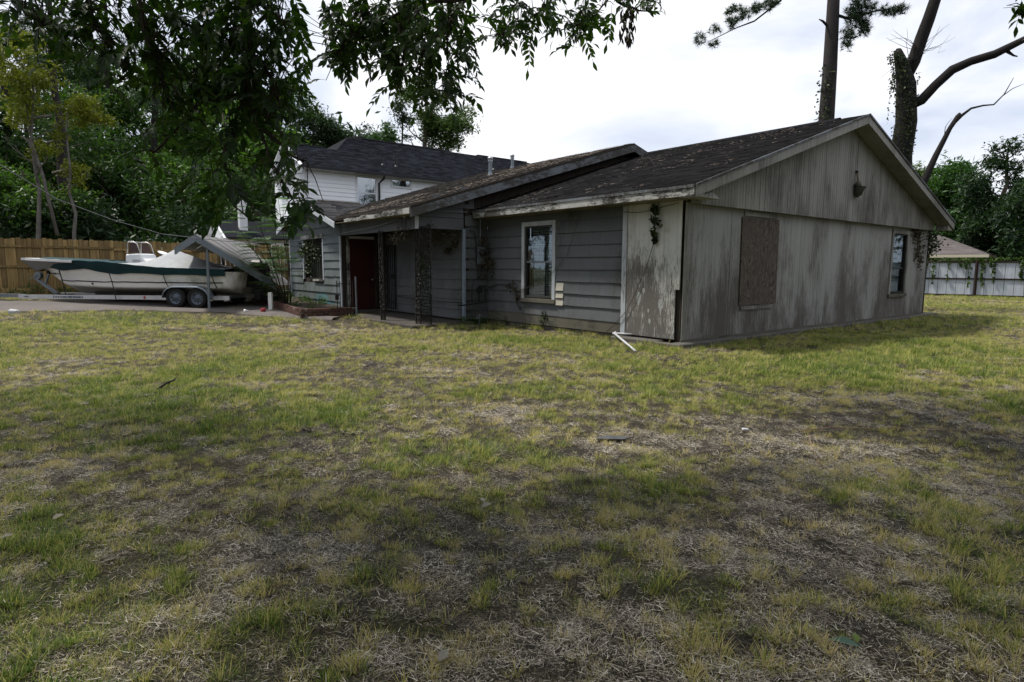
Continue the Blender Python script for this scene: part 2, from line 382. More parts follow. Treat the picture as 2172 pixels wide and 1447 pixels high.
def brick_mat():
    mt = simple('old_brick', (0.095,0.045,0.034), 0.9, 0.5, 9, rvar=0.35, bmp=0.5); return mt
M['brick'] = brick_mat(); M['mortar'] = simple('mortar', (0.16,0.145,0.13), 0.95, 0.3, 8)

# ------------------------------------------------------------------ the ground
CR, SR = math.cos(HOUSE_RZ), math.sin(HOUSE_RZ)
def to_house(x, y):
    dx = x-HOUSE_LOC[0]; dy = y-HOUSE_LOC[1]
    return dx*CR+dy*SR, -dx*SR+dy*CR
def to_world(x, y, z=0):
    return (HOUSE_LOC[0]+x*CR-y*SR, HOUSE_LOC[1]+x*SR+y*CR, z)
def base_h(x, y):
    q = np.clip(0.5*(-x)+0.5*y, 0, 20) - 8.5
    return np.where(q > 0, 0.042*q*q/(np.abs(q)+1.0), 0.0)*1.12
def ground_h(x, y):
    x = np.asarray(x, float); y = np.asarray(y, float)
    hx, hy = to_house(x, y)
    flat = np.clip((np.minimum(np.minimum(hx+4.2, 14-hx), np.minimum(hy+1.2, 17-hy)))/1.0, 0, 1)
    return base_h(x, y) + (fbm(x*1.1, y*1.1, 4)-0.5)*0.09*(1-flat) + (fbm(x*5+9, y*5, 2)-0.5)*0.05*(1-0.6*flat) - 0.01*flat

# real worn places and greener places in the lawn: (x, y, radius x, radius y, kind amount)
DIRT = [((-1.925,2.764,0), 0.5, 0.16), ((-1.434,2.306,0), 0.45, 0.12), ((-1.567,5.419,0), 0.55, 0.28), ((-1.579,5.034,0), 0.3, 0.2), ((-0.213,4.114,0), 0.6, 0.12),
        ((1.287,4.684,0), 0.9, 0.25), ((2.6,5.335,0), 1.3, 0.35), ((1.334,3.477,0), 0.9, 0.30), ((0.409,3.036,0), 0.8, 0.25), ((1.428,2.844,0), 0.6, 0.2),
        ((2.971,7.068,0), 0.55, 0.2), ((5.375,10.871,0), 0.5, 0.3), ((10.299,13.749,0), 1.0, 0.5), ((-6.105,11.594,0), 0.9, 0.4), ((3.932,10.634,0), 0.9, 0.25),
        ((2.443,9.645,0), 0.25, 0.12), ((19.58,27.454,0), 3.5, 0.8), ((0.838,2.577,0), 0.5, 0.14), ((0.089,2.286,0), 0.9, 0.12), ((2.873,4.417,0), 0.9, 0.3), ((-1.365,3.827,0), 0.4, 0.16),
        ((-2.42,15.122,0), 0.5, 0.3), ((2.341,12.329,0), 0.7, 0.5), ((5.236,9.118,0), 0.8, 0.2), ((-4.164,5.628,0), 0.4, 0.1), ((1.174,2.117,0), 0.5, 0.1), ((-10.214,13.603,0), 1.5, 0.2)]
STRAW = [((-5.228,13.841,0), 2.6, 0.5), ((-0.819,8.321,0), 0.9, 0.3), ((0.822,9.208,0), 0.6, 0.2), ((-0.596,10.07,0), 0.5, 0.2), ((-3.31,11.001,0), 0.8, 0.3), ((-6.597,8.546,0), 1.6, 0.6),
         ((-0.164,5.894,0), 1.2, 0.4), ((0.665,5.074,0), 0.8, 0.3), ((2.49,4.703,0), 1.2, 0.5), ((0.994,2.938,0), 1.3, 0.4), ((0.381,2.111,0), 1.0, 0.25), ((-3.358,4.269,0), 0.5, 0.2), ((-1.222,2.865,0), 0.6, 0.2), ((4.258,6.636,0), 1.6, 0.35), ((2.512,3.563,0), 0.6, 0.2)]
GREEN = [((1.814,10.868,0), 1.2, 0.3), ((4.616,8.882,0), 2.2, 0.6), ((-0.463,4.655,0), 0.8, 0.22), ((-1.936,4.631,0), 0.4, 0.2), ((2.394,3.23,0), 0.7, 0.3), ((2.391,2.952,0), 0.5, 0.35), ((-2.727,3.295,0), 0.4, 0.2), ((-3.431,6.348,0), 1.2, 0.4), ((-4.065,9.531,0), 1.2, 0.4),
         ((-1.919,10.424,0), 1.0, 0.3), ((4.95,5.999,0), 0.8, 0.5), ((-0.342,12.217,0), 1.5, 0.5), ((0.358,7.059,0), 1.2, 0.3), ((-0.921,2.31,0), 0.5, 0.15), ((2.104,3.709,0), 0.25, 0.15), ((-0.91,4.306,0), 0.35, 0.14), ((-0.7,2.644,0), 0.3, 0.1)]
def patchsum(P, x, y):
    s = np.zeros_like(x)
    for (c, rx, ry) in P:
        wx = (fbm(x*1.3+3, y*1.3, 3)-0.5)*1.1; wy = (fbm(x*1.3, y*1.3+7, 3)-0.5)*0.8
        d = ((x-c[0]+wx*min(1, rx))/rx)**2 + ((y-c[1]+wy*min(1, ry))/(ry*1.6))**2
        s = np.maximum(s, np.exp(-d*1.2))
    return s
def lawn_maps(x, y):
    """bare (0..1), straw (0..1), green (0..1)"""
    n1 = fbm(x*0.5+4, y*0.5+1, 4); n2 = fbm(x*1.9+1, y*1.9+3, 4); n3 = fbm(x*0.22, y*0.22+8, 3)
    near = np.clip((6.2-y)/3.5, 0, 1)*np.clip((x+2.5)/3.0+0.35, 0.25, 1); n4 = fbm(x*6.5+2, y*6.5+9, 3)
    bare = np.clip((n2-0.57)*1.9 + (n4-0.5)*2.6 + near*0.20 + patchsum(DIRT, x, y)*0.55 - 0.03, 0, 1)
    green = np.clip((n1-0.47)*1.8 + (n4-0.5)*1.6 + 0.28 + patchsum(GREEN, x, y)*0.45 - bare*0.35, 0, 1)
    straw = np.clip((n2*0.5+n3*0.5-0.48)*2.6 + (fbm(x*5+7, y*5+3, 3)-0.5)*2.0 + near*0.2 + patchsum(STRAW, x, y)*1.05 - green*0.25, 0, 1)
    return bare, straw, green

def axis(lo, hi, fine_lo, fine_hi, step, grow=1.35):
    a = list(np.arange(fine_lo, fine_hi+step, step)); s = step; v = fine_lo; left = []
    while v > lo: s *= grow; v -= s; left.append(v)
    s = step; v = a[-1]; right = []
    while v < hi: s *= grow; v += s; right.append(v)
    return np.array(left[::-1]+a+right)
def make_ground():
    xs = axis(-700, 700, -19, 26, 0.13); ys = axis(-700, 900, 1.2, 30, 0.11)
    X, Y = np.meshgrid(xs, ys, indexing='ij'); Z = ground_h(X, Y)
    nx, ny = X.shape; V = np.stack([X, Y, Z], -1).reshape(-1, 3)
    i = np.arange(nx*ny).reshape(nx, ny); F = np.stack([i[:-1,:-1], i[1:,:-1], i[1:,1:], i[:-1,1:]], -1).reshape(-1, 4)
    b, s, g = lawn_maps(X, Y)
    mt, t, bs = new_mat('lawn_soil')
    A = lambda n: node(t, 'ShaderNodeAttribute', attribute_name=n).outputs['Fac']
    p = coords(t); n1 = noise(t, p, 55, 4, 0.7); n2 = noise(t, p, 9, 8, 0.75); n3 = noise(t, coords(t, (160,35,60)), 1, 3, 0.7); n4 = noise(t, coords(t, (40,150,60)), 1, 3, 0.7)
    soil = ramp(t, n2, [(0.3, (0.016,0.013,0.011)), (0.7, (0.060,0.050,0.042))])
    thr = math_(t, 'MAXIMUM', n3, n4)
    thatch = ramp(t, thr, [(0.46, (0.016,0.013,0.009)), (0.60, (0.075,0.063,0.038)), (0.74, (0.40,0.35,0.23))])
    turf = ramp(t, n1, [(0.38, (0.013,0.016,0.006)), (0.56, (0.055,0.062,0.016)), (0.74, (0.26,0.27,0.07))])
    k = math_(t, 'ADD', A('bare'), math_(t, 'MULTIPLY', math_(t, 'SUBTRACT', n2, 0.5), 1.2))
    c = mix(t, ramp(t, math_(t, 'ADD', A('green'), math_(t, 'MULTIPLY', math_(t, 'SUBTRACT', n1, 0.5), 0.8)), [(0.15, 0.0), (0.6, 1.0)]), thatch, turf)
    c = mix(t, ramp(t, math_(t, 'ADD', A('straw'), math_(t, 'MULTIPLY', math_(t, 'SUBTRACT', n2, 0.5), 1.0)), [(0.3, 0.0), (0.75, 0.85)]), c, thatch)
    c = mix(t, ramp(t, k, [(0.3, 0.0), (0.7, 0.85)]), c, soil)
    t.links.new(c, bs.inputs['Base Color']); bs.inputs['Roughness'].default_value = 0.95
    bump(t, bs, math_(t, 'ADD', n1, thr), 0.9, 0.02)
    o = np_obj('lawn', V, F, mt, {'bare': b.ravel(), 'straw': s.ravel(), 'green': g.ravel()}, smooth=True)
    fin(o, 'patchy dry lawn with bare soil and cut straw in front of the house', None, None, 'structure')
make_ground()

# driveway: one thin concrete sheet that follows the ground
def strip(name, near, far, mat, lift, label, n=40):
    def sample(P, k):
        L = [0]
        for a, b in zip(P, P[1:]): L.append(L[-1]+math.dist(a, b))
        xs = np.linspace(0, L[-1], k); return np.stack([np.interp(xs, L, [p[0] for p in P]), np.interp(xs, L, [p[1] for p in P])], -1)
    A = sample(near, n); B = sample(far, n); k = 14; V = []
    for i in range(n):
        for j in range(k):
            p = A[i]*(1-j/(k-1)) + B[i]*(j/(k-1)); j2 = 0.06*(rnd.random()-0.5) if j in (0, k-1) else 0
            V.append((p[0], p[1]+j2, float(base_h(p[0], p[1]))+lift - (0.06 if j in (0, k-1) else 0)))
    F = [(i*k+j, (i+1)*k+j, (i+1)*k+j+1, i*k+j+1) for i in range(n-1) for j in range(k-1)]
    o = np_obj(name, V, F, mat); fin(o, label, None, None, 'structure'); return o
strip('driveway', [(-30,11.5), (-14,15.3), (-12.2,16.35), (-10.5,16.9), (-8.6,17.0), (-7.2,16.7), (-6.2,16.2), (-5.4,15.95), (-4.7,15.9)],
      [(-30,17), (-17,17.9), (-14.5,18.3), (-12,20.5), (-9.5,22), (-8.6,21.5), (-7.2,18.6), (-5.7,16.4), (-4.6,16.3)], M['drive'], 0.055, 'weathered grey concrete driveway under the boat trailer')

# ------------------------------------------------------------------ the old house (house-local: x away along the end wall, y away along the front)
def wall_holes(axis_, const, a0, a1, z0, z1, holes, th, name, mat):
    """a wall in plane x=const or y=const with rectangular holes (a0,a1,z0,z1)"""
    As = sorted({a0, a1, *[h[0] for h in holes], *[h[1] for h in holes]}); Zs = sorted({z0, z1, *[h[2] for h in holes], *[h[3] for h in holes]})
    b = MB()
    for i in range(len(As)-1):
        for j in range(len(Zs)-1):
            ca = (As[i]+As[i+1])/2; cz = (Zs[j]+Zs[j+1])/2
            if any(h[0] < ca < h[1] and h[2] < cz < h[3] for h in holes): continue
            if axis_ == 'x': b.box((const, As[i], Zs[j]), (const+th, As[i+1], Zs[j+1]))
            else: b.box((As[i], const, Zs[j]), (As[i+1], const+th, Zs[j+1]))
    return b.obj(name, mat, house, fix=False)

WIN1 = (3.50, 4.48, 0.74, 2.40); WINW = (11.75, 13.33, 1.07, 2.26); WIN2 = (9.56, 10.56, 0.77, 2.43)
wall_holes('x', 0.03, 0.03, 6.0, 0.10, 2.72, [WIN1], 0.12, 'wall', M['darkwood'])
wall_holes('y', 0.03, 0.155, 12.25, 0.10, 2.75, [WIN2], 0.12, 'wall', M['darkwood'])
wall_holes('x', -0.70, 6.0, 10.37, 0.10, 3.2, [], 0.12, 'wall', M['darkwood'])
wall_holes('y', 6.03, -0.58, 0.03, 0.10, 2.9, [], 0.12, 'wall', M['darkwood'])
wall_holes('x', -2.07, 10.40, 14.66, 0.02, 2.70, [WINW], 0.12, 'wall', M['darkwood'])
wall_holes('y', 10.40, -1.95, -0.70, 0.02, 2.6, [], 0.12, 'wall', M['darkwood'])
wall_holes('y', 14.55, -1.95, 9.0, 0.0, 2.7, [], 0.1, 'wall', M['siding'])
wall_holes('x', 12.15, 0.16, 14.5, 0.05, 2.8, [], 0.1, 'wall', M['plyend'])
# foundation and slabs
f = MB(); f.box((-0.30, -0.22, -0.3), (13.0, 0.4, 0.085)); f.box((-0.24, 0.0, -0.3), (0.4, 1.5, 0.085)); f.box((0.03, 1.5, -0.3), (0.4, 6.0, 0.10)); f.box((9.0, 0.4, -0.3), (12.3, 15, 0.05)); f.obj('foundation', M['concrete'], house, bevel=0.02)
f = MB(); f.box((-2.35, 5.75, -0.3), (-0.6, 10.35, 0.075)); f.obj('porch_floor', M['slab'], house, bevel=0.02)

# ---- shingle courses
SHW = 0.61
def shingle_mesh(mat):
    b = MB(); k = 6; r = random.Random(5)
    top = [(0.006, i/k*SHW, 0.28) for i in range(k+1)]; bot = [(-0.024, i/k*SHW, 0.0) for i in range(k+1)]
    vs = [(x, y, z) for x, y, z in bot] + [(x+0.030, y, z) for x, y, z in bot] + top
    n = k+1; fs = []
    for i in range(k):
        fs += [(i, i+1, n*2+i+1, n*2+i), (i, n+i, n+i+1, i+1)]
    fs += [(0, 2*n, n), (k, n+k, 2*n+k)]
    b.add(vs, fs); return b.mesh('shingle', mat, fix=False)
SH = {k: shingle_mesh(M[k]) for k in ('siding', 'siding2', 'teal', 'cream')}
def courses(plane, const, a0, a1, zs, holes, mats='siding', skip=None, special=None):
    """plane 'x' faces -x; plane 'y' faces -y.  zs: bottom edges of the courses"""
    for ci, z in enumerate(zs):
        off = (ci % 2)*SHW*0.5 + rnd.random()*0.1; a = a0 - off
        spans = [(a0, a1)]
        for h in holes:
            if h[2] < z+0.14 < h[3]:
                ns = []
                for s in spans:
                    if h[0] > s[0]: ns.append((s[0], min(s[1], h[0])))
                    if h[1] < s[1]: ns.append((max(s[0], h[1]), s[1]))
                spans = [s for s in ns if s[1]-s[0] > 0.01]
        while a < a1:
            for s in spans:
                l = max(a, s[0]); r = min(a+SHW, s[1])
                if r-l < 0.03: continue
                if skip and skip((l+r)/2, z): continue
                mk = mats
                if special: mk = special((l+r)/2, z) or mats
                w = (r-l-0.003)/SHW
                if plane == 'x': o = inst(SH[mk], 'shingle', house, (const+rnd.uniform(-.002,.002), l, z+rnd.uniform(-.004,.004)), (rnd.uniform(-.003,.003), 0, 0), (1, w, 1))
                else: o = inst(SH[mk], 'shingle', house, (r, const+rnd.uniform(-.002,.002), z+rnd.uniform(-.004,.004)), (0, 0, PI/2), (1, w, 1))
            a += SHW
zf = [0.345+0.2645*i for i in range(9)]
courses('x', 0.0, 1.44, 5.99, zf, [(3.38, 4.60, 0.55, 2.5)], special=lambda a, z: None)
zp = [0.373+0.2545*i for i in range(8)]
courses('y', 6.0, -0.70, -0.0, [0.12]+zf, [], special=None)
courses('x', -0.73, 6.02, 10.2, [0.13]+zp, [])
wz = [0.16+0.2455*i for i in range(9)]
def wing_special(a, z):
    if z < 0.30 and 10.9 < a < 12.6: return 'teal'
    if 0.3 < z < 0.55 and 11.3 < a < 12.3: return 'teal'
    if 0.7 < z < 1.0 and 12.3 < a < 12.9: return 'teal'
courses('x', -2.1, 10.38, 14.66, wz, [(11.66, 13.43, 1.03, 2.30)], 'siding2', special=wing_special)
# wing gable courses, narrowing to the peak
for i in range(4):
    z = 2.375+0.2455*i; hw = 2.16 - max(0, (z+0.1-2.6))/0.333
    courses('x', -2.1, 12.5-hw, 12.5+hw, [z], [], 'siding')
# gable back panel
MB().prism([(10.38,2.3),(14.66,2.3),(14.66,2.68),(12.5,3.40),(10.38,2.68)], lambda y,z: (-2.07,y,z), lambda y,z: (-1.95,y,z)).obj('gable_wall', M['darkwood'], house)
# porch beams and the wall above
f = MB(); f.box((-2.1, 6.0, 2.33), (-2.02, 10.37, 2.66)); f.obj('beam', M['siding'], house)
f = MB(); f.box((-2.02, 6.0, 2.36), (-0.735, 6.08, 2.63)); f.obj('beam', M['siding'], house)
f = MB(); f.box((-2.112, 5.985, 2.34), (-2.02, 6.0, 2.64)); f.obj('corner_trim', M['trim'], house)
f = MB(); f.box((-2.02, 6.08, 2.46), (-0.7, 10.4, 2.50)); f.obj('porch_ceiling', M['darkwood'], house)
def rz_mid(x): return 2.83+0.3055*(x+2.39)
MB().prism([(-2.1,2.63),(-0.7,2.9),(6.2,2.7),(6.2,rz_mid(5.25)-0.35),(5.25,rz_mid(5.25)-0.06),(-2.1,rz_mid(-2.1)-0.06)], lambda x,z: (x,6.02,z), lambda x,z: (x,6.1,z)).obj('upper_wall', M['darkwood'], house)  # shade of the recess under the rake is put into the dark colour
for i in range(3):
    z = 2.64+0.25*i; x0 = max(-2.08, -2.1+(z+0.12-2.86)/0.3055)
    courses('y', 6.012, x0, -0.42 if i else -0.74, [z], [])
# tan skirt pieces under the front shingles
for i, (a, b_) in enumerate([(1.44, 2.35), (2.35, 3.7), (3.7, 5.0), (5.0, 5.99)]):
    MB().box((-0.012, a+0.003, 0.11), (0.012, b_-0.003, 0.36)).obj('skirt_board', M['tan'], house)
# plywood sheet at the corner, trims
MB().box((-0.018, 0.13, 0.125), (0.0, 1.31, 2.66)).obj('plywood_sheet', M['ply'], house, label='peeling white plywood sheet beside the corner')
MB().box((-0.030, 1.315, 0.13), (0.0, 1.43, 2.66)).obj('corner_trim', M['trim'], house)
MB().box((-0.040, 0.03, 1.05), (-0.019, 0.14, 2.66)).obj('corner_trim', M['ply'], house)
MB().box((-0.02, -0.025, 0.0), (0.10, -0.001, 0.11)).obj('sill_board', M['tan'], house)
MB().box((0.0, -0.03, 0.087), (12.2, 0.0, 0.118)).obj('sill_board', M['tan'], house)
pp = MB(); r_ = random.Random(3)
for (y, z, w, h) in [(0.87,1.0,.035,.07),(0.98,1.08,.02,.03),(0.98,0.83,.05,.15),(0.36,0.98,.03,.07),(0.48,1.04,.02,.03),(0.45,0.72,.055,.17),(1.23,0.5,.02,.05),(0.70,0.42,.03,.06),(0.74,0.62,.02,.05)]:
    n = 12; vs = []
    for k in range(n):
        t = 2*PI*k/n; rr = 1+0.3*(r_.random()-.5); vs.append((-0.0195-0.001*r_.random(), y+w*math.cos(t)*rr*(0.6+0.4*math.sin(t) if t > PI else 1), z+h*math.sin(t)*rr))
    pp.add(vs, [tuple(range(n))])
pp.obj('paint_spots', simple('chalky_paint', (0.33,0.34,0.33), 0.8, 0.5, 30), house, kind='stuff')
# end wall plywood sheets
seams = [0.02, 0.255, 1.50, 2.90, 4.30, 5.66, 7.09, 8.38, 9.42, 10.66, 11.5, 12.25]
for a, b_ in zip(seams, seams[1:]):
    if (a, b_) == (9.42, 10.66):
        MB().box((a+0.004, -0.014+rnd.random()*0.004, 0.12), (b_-0.004, 0.0, 0.66)).obj('plywood_sheet', M['plyend'], house)
        MB().box((a+0.004, -0.014, 2.53), (b_-0.004, 0.0, 2.72)).obj('plywood_sheet', M['plyend'], house); continue
    o = MB().box((a+0.004, -0.014+rnd.random()*0.005, 0.12), (b_-0.004, 0.0, 2.72)).obj('plywood_sheet', M['plyend'], house)
MB().box((12.22, -0.03, 0.10), (12.262, 0.03, 2.62)).obj('corner_trim', M['darkwood'], house)
MB().box((-0.004, -0.028, 0.12), (0.09, -0.015, 2.62)).obj('corner_trim', M['gable'], house)
# boarded window
MB().hexa([(1.865,-0.045,0.70),(3.30,-0.045,0.71),(3.30,-0.02,0.71),(1.865,-0.02,0.70),(1.84,-0.045,2.46),(3.27,-0.045,2.47),(3.27,-0.02,2.47),(1.84,-0.02,2.46)]).obj('window_board', M['board'], house, label='brown weathered plywood board nailed over the end wall window')
MB().box((1.92,-0.045,2.49), (3.19,-0.018,2.575)).obj('window_trim', M['gable'], house)
MB().box((1.93,-0.045,0.605), (3.17,-0.018,0.68)).obj('window_trim', M['gable'], house)

def window(name, plane, a0, a1, z0, z1, sash=0.5, glass='glass', bars=0, blinds=False, out_=0.03, trimw=0.10, trimmat='trim', framemat='frame', const=0.0, sill=True, label=None):
    """plane x: faces -x, runs along y.  plane y: faces -y, runs along x."""
    P = (lambda d, a, z: (const+d, a, z)) if plane == 'x' else (lambda d, a, z: (a, const+d, z))
    B = lambda mb, d0, a_0, z_0, d1, a_1, z_1: mb.box(P(d0, a_0, z_0), P(d1, a_1, z_1))
    w = MB(); fr = 0.035
    zm = z0+(z1-z0)*sash
    B(w, -0.005, a0, z0, 0.07, a0+fr, z1); B(w, -0.005, a1-fr, z0, 0.07, a1, z1); B(w, -0.005, a0+fr, z1-fr, 0.07, a1-fr, z1); B(w, -0.005, a0+fr, z0, 0.07, a1-fr, z0+fr*1.2)
    win = w.obj(name, M[framemat], house, label=label)
    s = MB(); B(s, 0.012, a0+fr, zm-0.02, 0.055, a1-fr, zm+0.02); s.obj('meeting_rail', M['galv'] if framemat == 'frame' else M[framemat], win)
    for i, (q0, q1, dd) in enumerate([(z0+fr, zm-0.02, 0.05), (zm+0.02, z1-fr, 0.03)]):
        g = MB(); B(g, dd, a0+fr, q0, dd+0.004, a1-fr, q1); g.obj('pane', M[glass], win)
    if bars:
        for k in range(bars):
            a = a0 + (a1-a0)*(k+0.8)/(bars+0.6)
            g = MB(); p0 = P(0.12, a, z0+0.03); p1 = P(0.12, a, z0+(z1-z0)*(0.82 if k % 2 else 0.95)); g.bar(p0, p1, 0.016); g.obj('bar', M['iron'], win)
        g = MB()
        for zz in (z0+(z1-z0)*0.16, z0+(z1-z0)*0.55, z0+(z1-z0)*0.76): g.bar(P(0.12, a0+0.04, zz), P(0.12, a1-0.04, zz), 0.014)
        g.obj('crossbar', M['iron'], win)
    if blinds:
        g = MB(); z = z0+0.04
        while z < z1-0.03:
            if rnd.random() > 0.06:
                t = rnd.uniform(-.006, .006); B(g, 0.20, a0+0.03, z+t, 0.215, a1-0.03, z+t+0.018)
            z += 0.034
        g.obj('blind', M['blind'], win, kind='stuff')
    k = MB(); B(k, 0.26, a0-0.1, z0-0.1, 0.9, a1+0.1, z1+0.1); k.obj('interior_shade', M['interior_shade'], win)  # solid dark box paints the shade of the room behind the glass
    if trimw:
        for q in ((a0-trimw, z0-0.02, a0-0.002, z1+trimw), (a1+0.002, z0-0.02, a1+trimw, z1+trimw), (a0-0.002, z1+0.002, a1+0.002, z1+trimw)):
            t = MB(); B(t, -0.035, q[0], q[1], 0.03, q[2], q[3]); t.obj('trim', M[trimmat], win)
        if sill:
            t = MB(); B(t, -0.06, a0-trimw-0.02, z0-0.11, 0.03, a1+trimw+0.02, z0-0.021); t.obj('sill', M['tan'], win)
    return win
window('window', 'x', *WIN1, sash=0.50, bars=4, blinds=True, label='sash window with white trim and iron bars behind the glass')
window('window', 'y', *WIN2, sash=0.42, glass='glass', trimw=0.11, trimmat='gable', framemat='iron', blinds=True, label='dark framed narrow sash window in the end wall')
# cream patch shingles beside the front window
for i in range(3):
    inst(SH['cream'], 'shingle', house, (-0.012, 3.13, 0.60+0.165*i), (0, 0, 0), (1, 0.24/SHW, 0.62))
# wing window: open, overgrown, with bars
ww = MB(); P_ = lambda d, y, z: (-2.1+d, y, z)
ww.box(P_(-0.02, 13.35, 1.03), P_(0.06, 13.43, 2.30)); win = ww.obj('window', M['trim'], house, label='broken barred window with vines growing through it'); MB().box(P_(-0.02, 11.66, 1.03), P_(0.06, 11.73, 2.30)).obj('trim', M['trim'], win)
MB().box(P_(-0.05, 11.62, 2.31), P_(0.0, 13.50, 2.43)).obj('trim', M['fascia'], win)
MB().box(P_(-0.05, 11.68, 0.98), P_(0.05, 12.5, 1.03)).obj('sill', M['fascia'], win)
for k in range(9): MB().bar(P_(0.10, 11.85+k*0.17, 1.07), P_(0.10, 11.85+k*0.17, 2.25), 0.02).obj('bar', M['iron'], win)
MB().box(P_(0.22, 11.5, 0.9), P_(0.26, 13.6, 2.4)).obj('curtain', simple('mouldy_curtain', (0.10,0.11,0.09), 0.9, 0.6, 2), win)
# wing trims
MB().box((-2.125,14.60,0.10),(-2.1,14.68,2.34)).obj('corner_trim', M['trim'], house)
MB().box((-2.13,10.34,0.10),(-2.09,10.385,2.32)).obj('corner_trim', M['trim'], house)
MB().box((-0.785,5.945,0.10),(-0.715,6.0,2.38)).obj('corner_trim', simple('pale_corner_trim', (0.22,0.27,0.34), 0.7, 0.15, 5), house)
MB().box((-0.76,7.53,0.72),(-0.735,7.61,2.32)).obj('window_trim', M['trim'], house)
# door on the wing's side wall
MB().box((-2.09,10.355,0.05),(-1.93,10.40,2.35)).obj('door_post', M['darkwood'], house)
dr = MB().box((-1.83,10.35,0.16),(-1.05,10.385,2.25)).obj('door', M['red'], house, label='dark red front door under the porch')
MB().box((-1.93,10.34,0.10),(-1.835,10.40,2.33)).obj('door_frame', M['fascia'], dr); MB().box((-1.045,10.34,0.10),(-0.95,10.40,2.33)).obj('door_frame', M['darkwood'], dr); MB().box((-1.834,10.34,2.255),(-1.046,10.40,2.33)).obj('door_frame', M['trim'], dr)
MB().box((-1.83,10.335,0.98),(-1.05,10.349,1.03)).obj('door_rail', M['red'], dr)
MB().lathe([(0.0,0),(0.03,0.0),(0.035,0.03),(0.0,0.06)], (-1.13,10.35,1.05), (0,-1,0), 10).obj('door_knob', M['galv'], dr, smooth=True)
MB().box((-1.85,10.25,0.08),(-0.95,10.345,0.15)).obj('threshold', M['concrete'], dr)
# open iron screen door leaning on the porch wall
sd = empty('iron_screen_door', to_world(-0.80, 10.0, 0.10), HOUSE_RZ, 'tall black iron security door standing open against the porch wall', 'security door')
for k, y in enumerate((0.0, 0.11, 0.22, 0.33, 0.44)): MB().bar((0, -y, 0.14), (0, -y, 1.95), 0.02).obj('bar', M['iron'], sd)
b = MB()
for z in (0.12, 0.30, 1.05, 1.96): b.bar((0, 0.03, z), (0, -0.47, z), 0.025)
b.bar((0, 0.03, 0.1), (0, 0.03, 1.98), 0.03); b.bar((0, -0.47, 0.1), (0, -0.47, 1.98), 0.03); b.obj('frame', M['iron'], sd)
MB().box((-0.03,-0.40,0.98),(0.03,-0.30,1.12)).obj('lock_box', M['iron'], sd)

# porch columns: iron lattice posts full of dried creeper
def column(cx, cy, arms, top, lean=(0, 0), z0=0.075):
    c = empty('porch_column')
    c.parent = house; c.location = (cx, cy, 0)
    r = random.Random(int(cx*100+cy*10))
    L = lambda x, y, z: (x+lean[0]*(z-z0), y+lean[1]*(z-z0), z)
    ends = {(0.0, 0.0)}
    for a, b_ in arms: ends |= {a, b_}
    for (x, y) in sorted(ends):
        MB().bar(L(x,y,z0), L(x,y,top), 0.026).obj('post_bar', M['iron'], c)
    for a, b_ in arms:
        s = MB(); d = Vector((b_[0]-a[0], b_[1]-a[1], 0)); w = d.length; nrm = Vector((-d.y, d.x, 0)).normalized()
        z = z0+0.05
        while z < top-0.08:     # scrolls
            pts = []
            for k in range(9):
                t = k/8; pts.append(L(a[0]+d.x*(0.5+0.42*math.sin(t*2*PI)), a[1]+d.y*(0.5+0.42*math.sin(t*2*PI)), z+0.16*t))
            s.tube(pts, 0.007, 5); z += 0.15
        s.obj('scrollwork', M['iron'], c)
        V = []; F = []; A = []
        n = int(w*(top-z0)*9000)
        for k in range(n):
            t = r.random(); zz = r.uniform(z0, top); p = Vector(L(a[0]+d.x*t, a[1]+d.y*t, zz)) + nrm*r.uniform(-0.03, 0.03)
            e = Vector((r.gauss(0,1), r.gauss(0,1), r.gauss(0,1.2))).normalized()*r.uniform(0.008, 0.022); g = e.cross(Vector((r.gauss(0,1),r.gauss(0,1),r.gauss(0,1)))).normalized()*r.uniform(0.004, 0.010)
            bq = len(V); V += [p-e, p+g, p+e, p-g]; F.append((bq, bq+1, bq+2, bq+3)); A += [r.random()**2]*4
        np_obj('dried_creeper', V, F, M['creeper'], {'v': A}, c, kind='stuff')
    return c
column(-2.03, 6.15, [((0,0), (0.03,-0.17)), ((0.03,-0.17), (0.24,-0.30))], 2.40)
column(-2.22, 7.62, [((0,0), (0.03,-0.16))], 2.34, (0.012, 0.05))

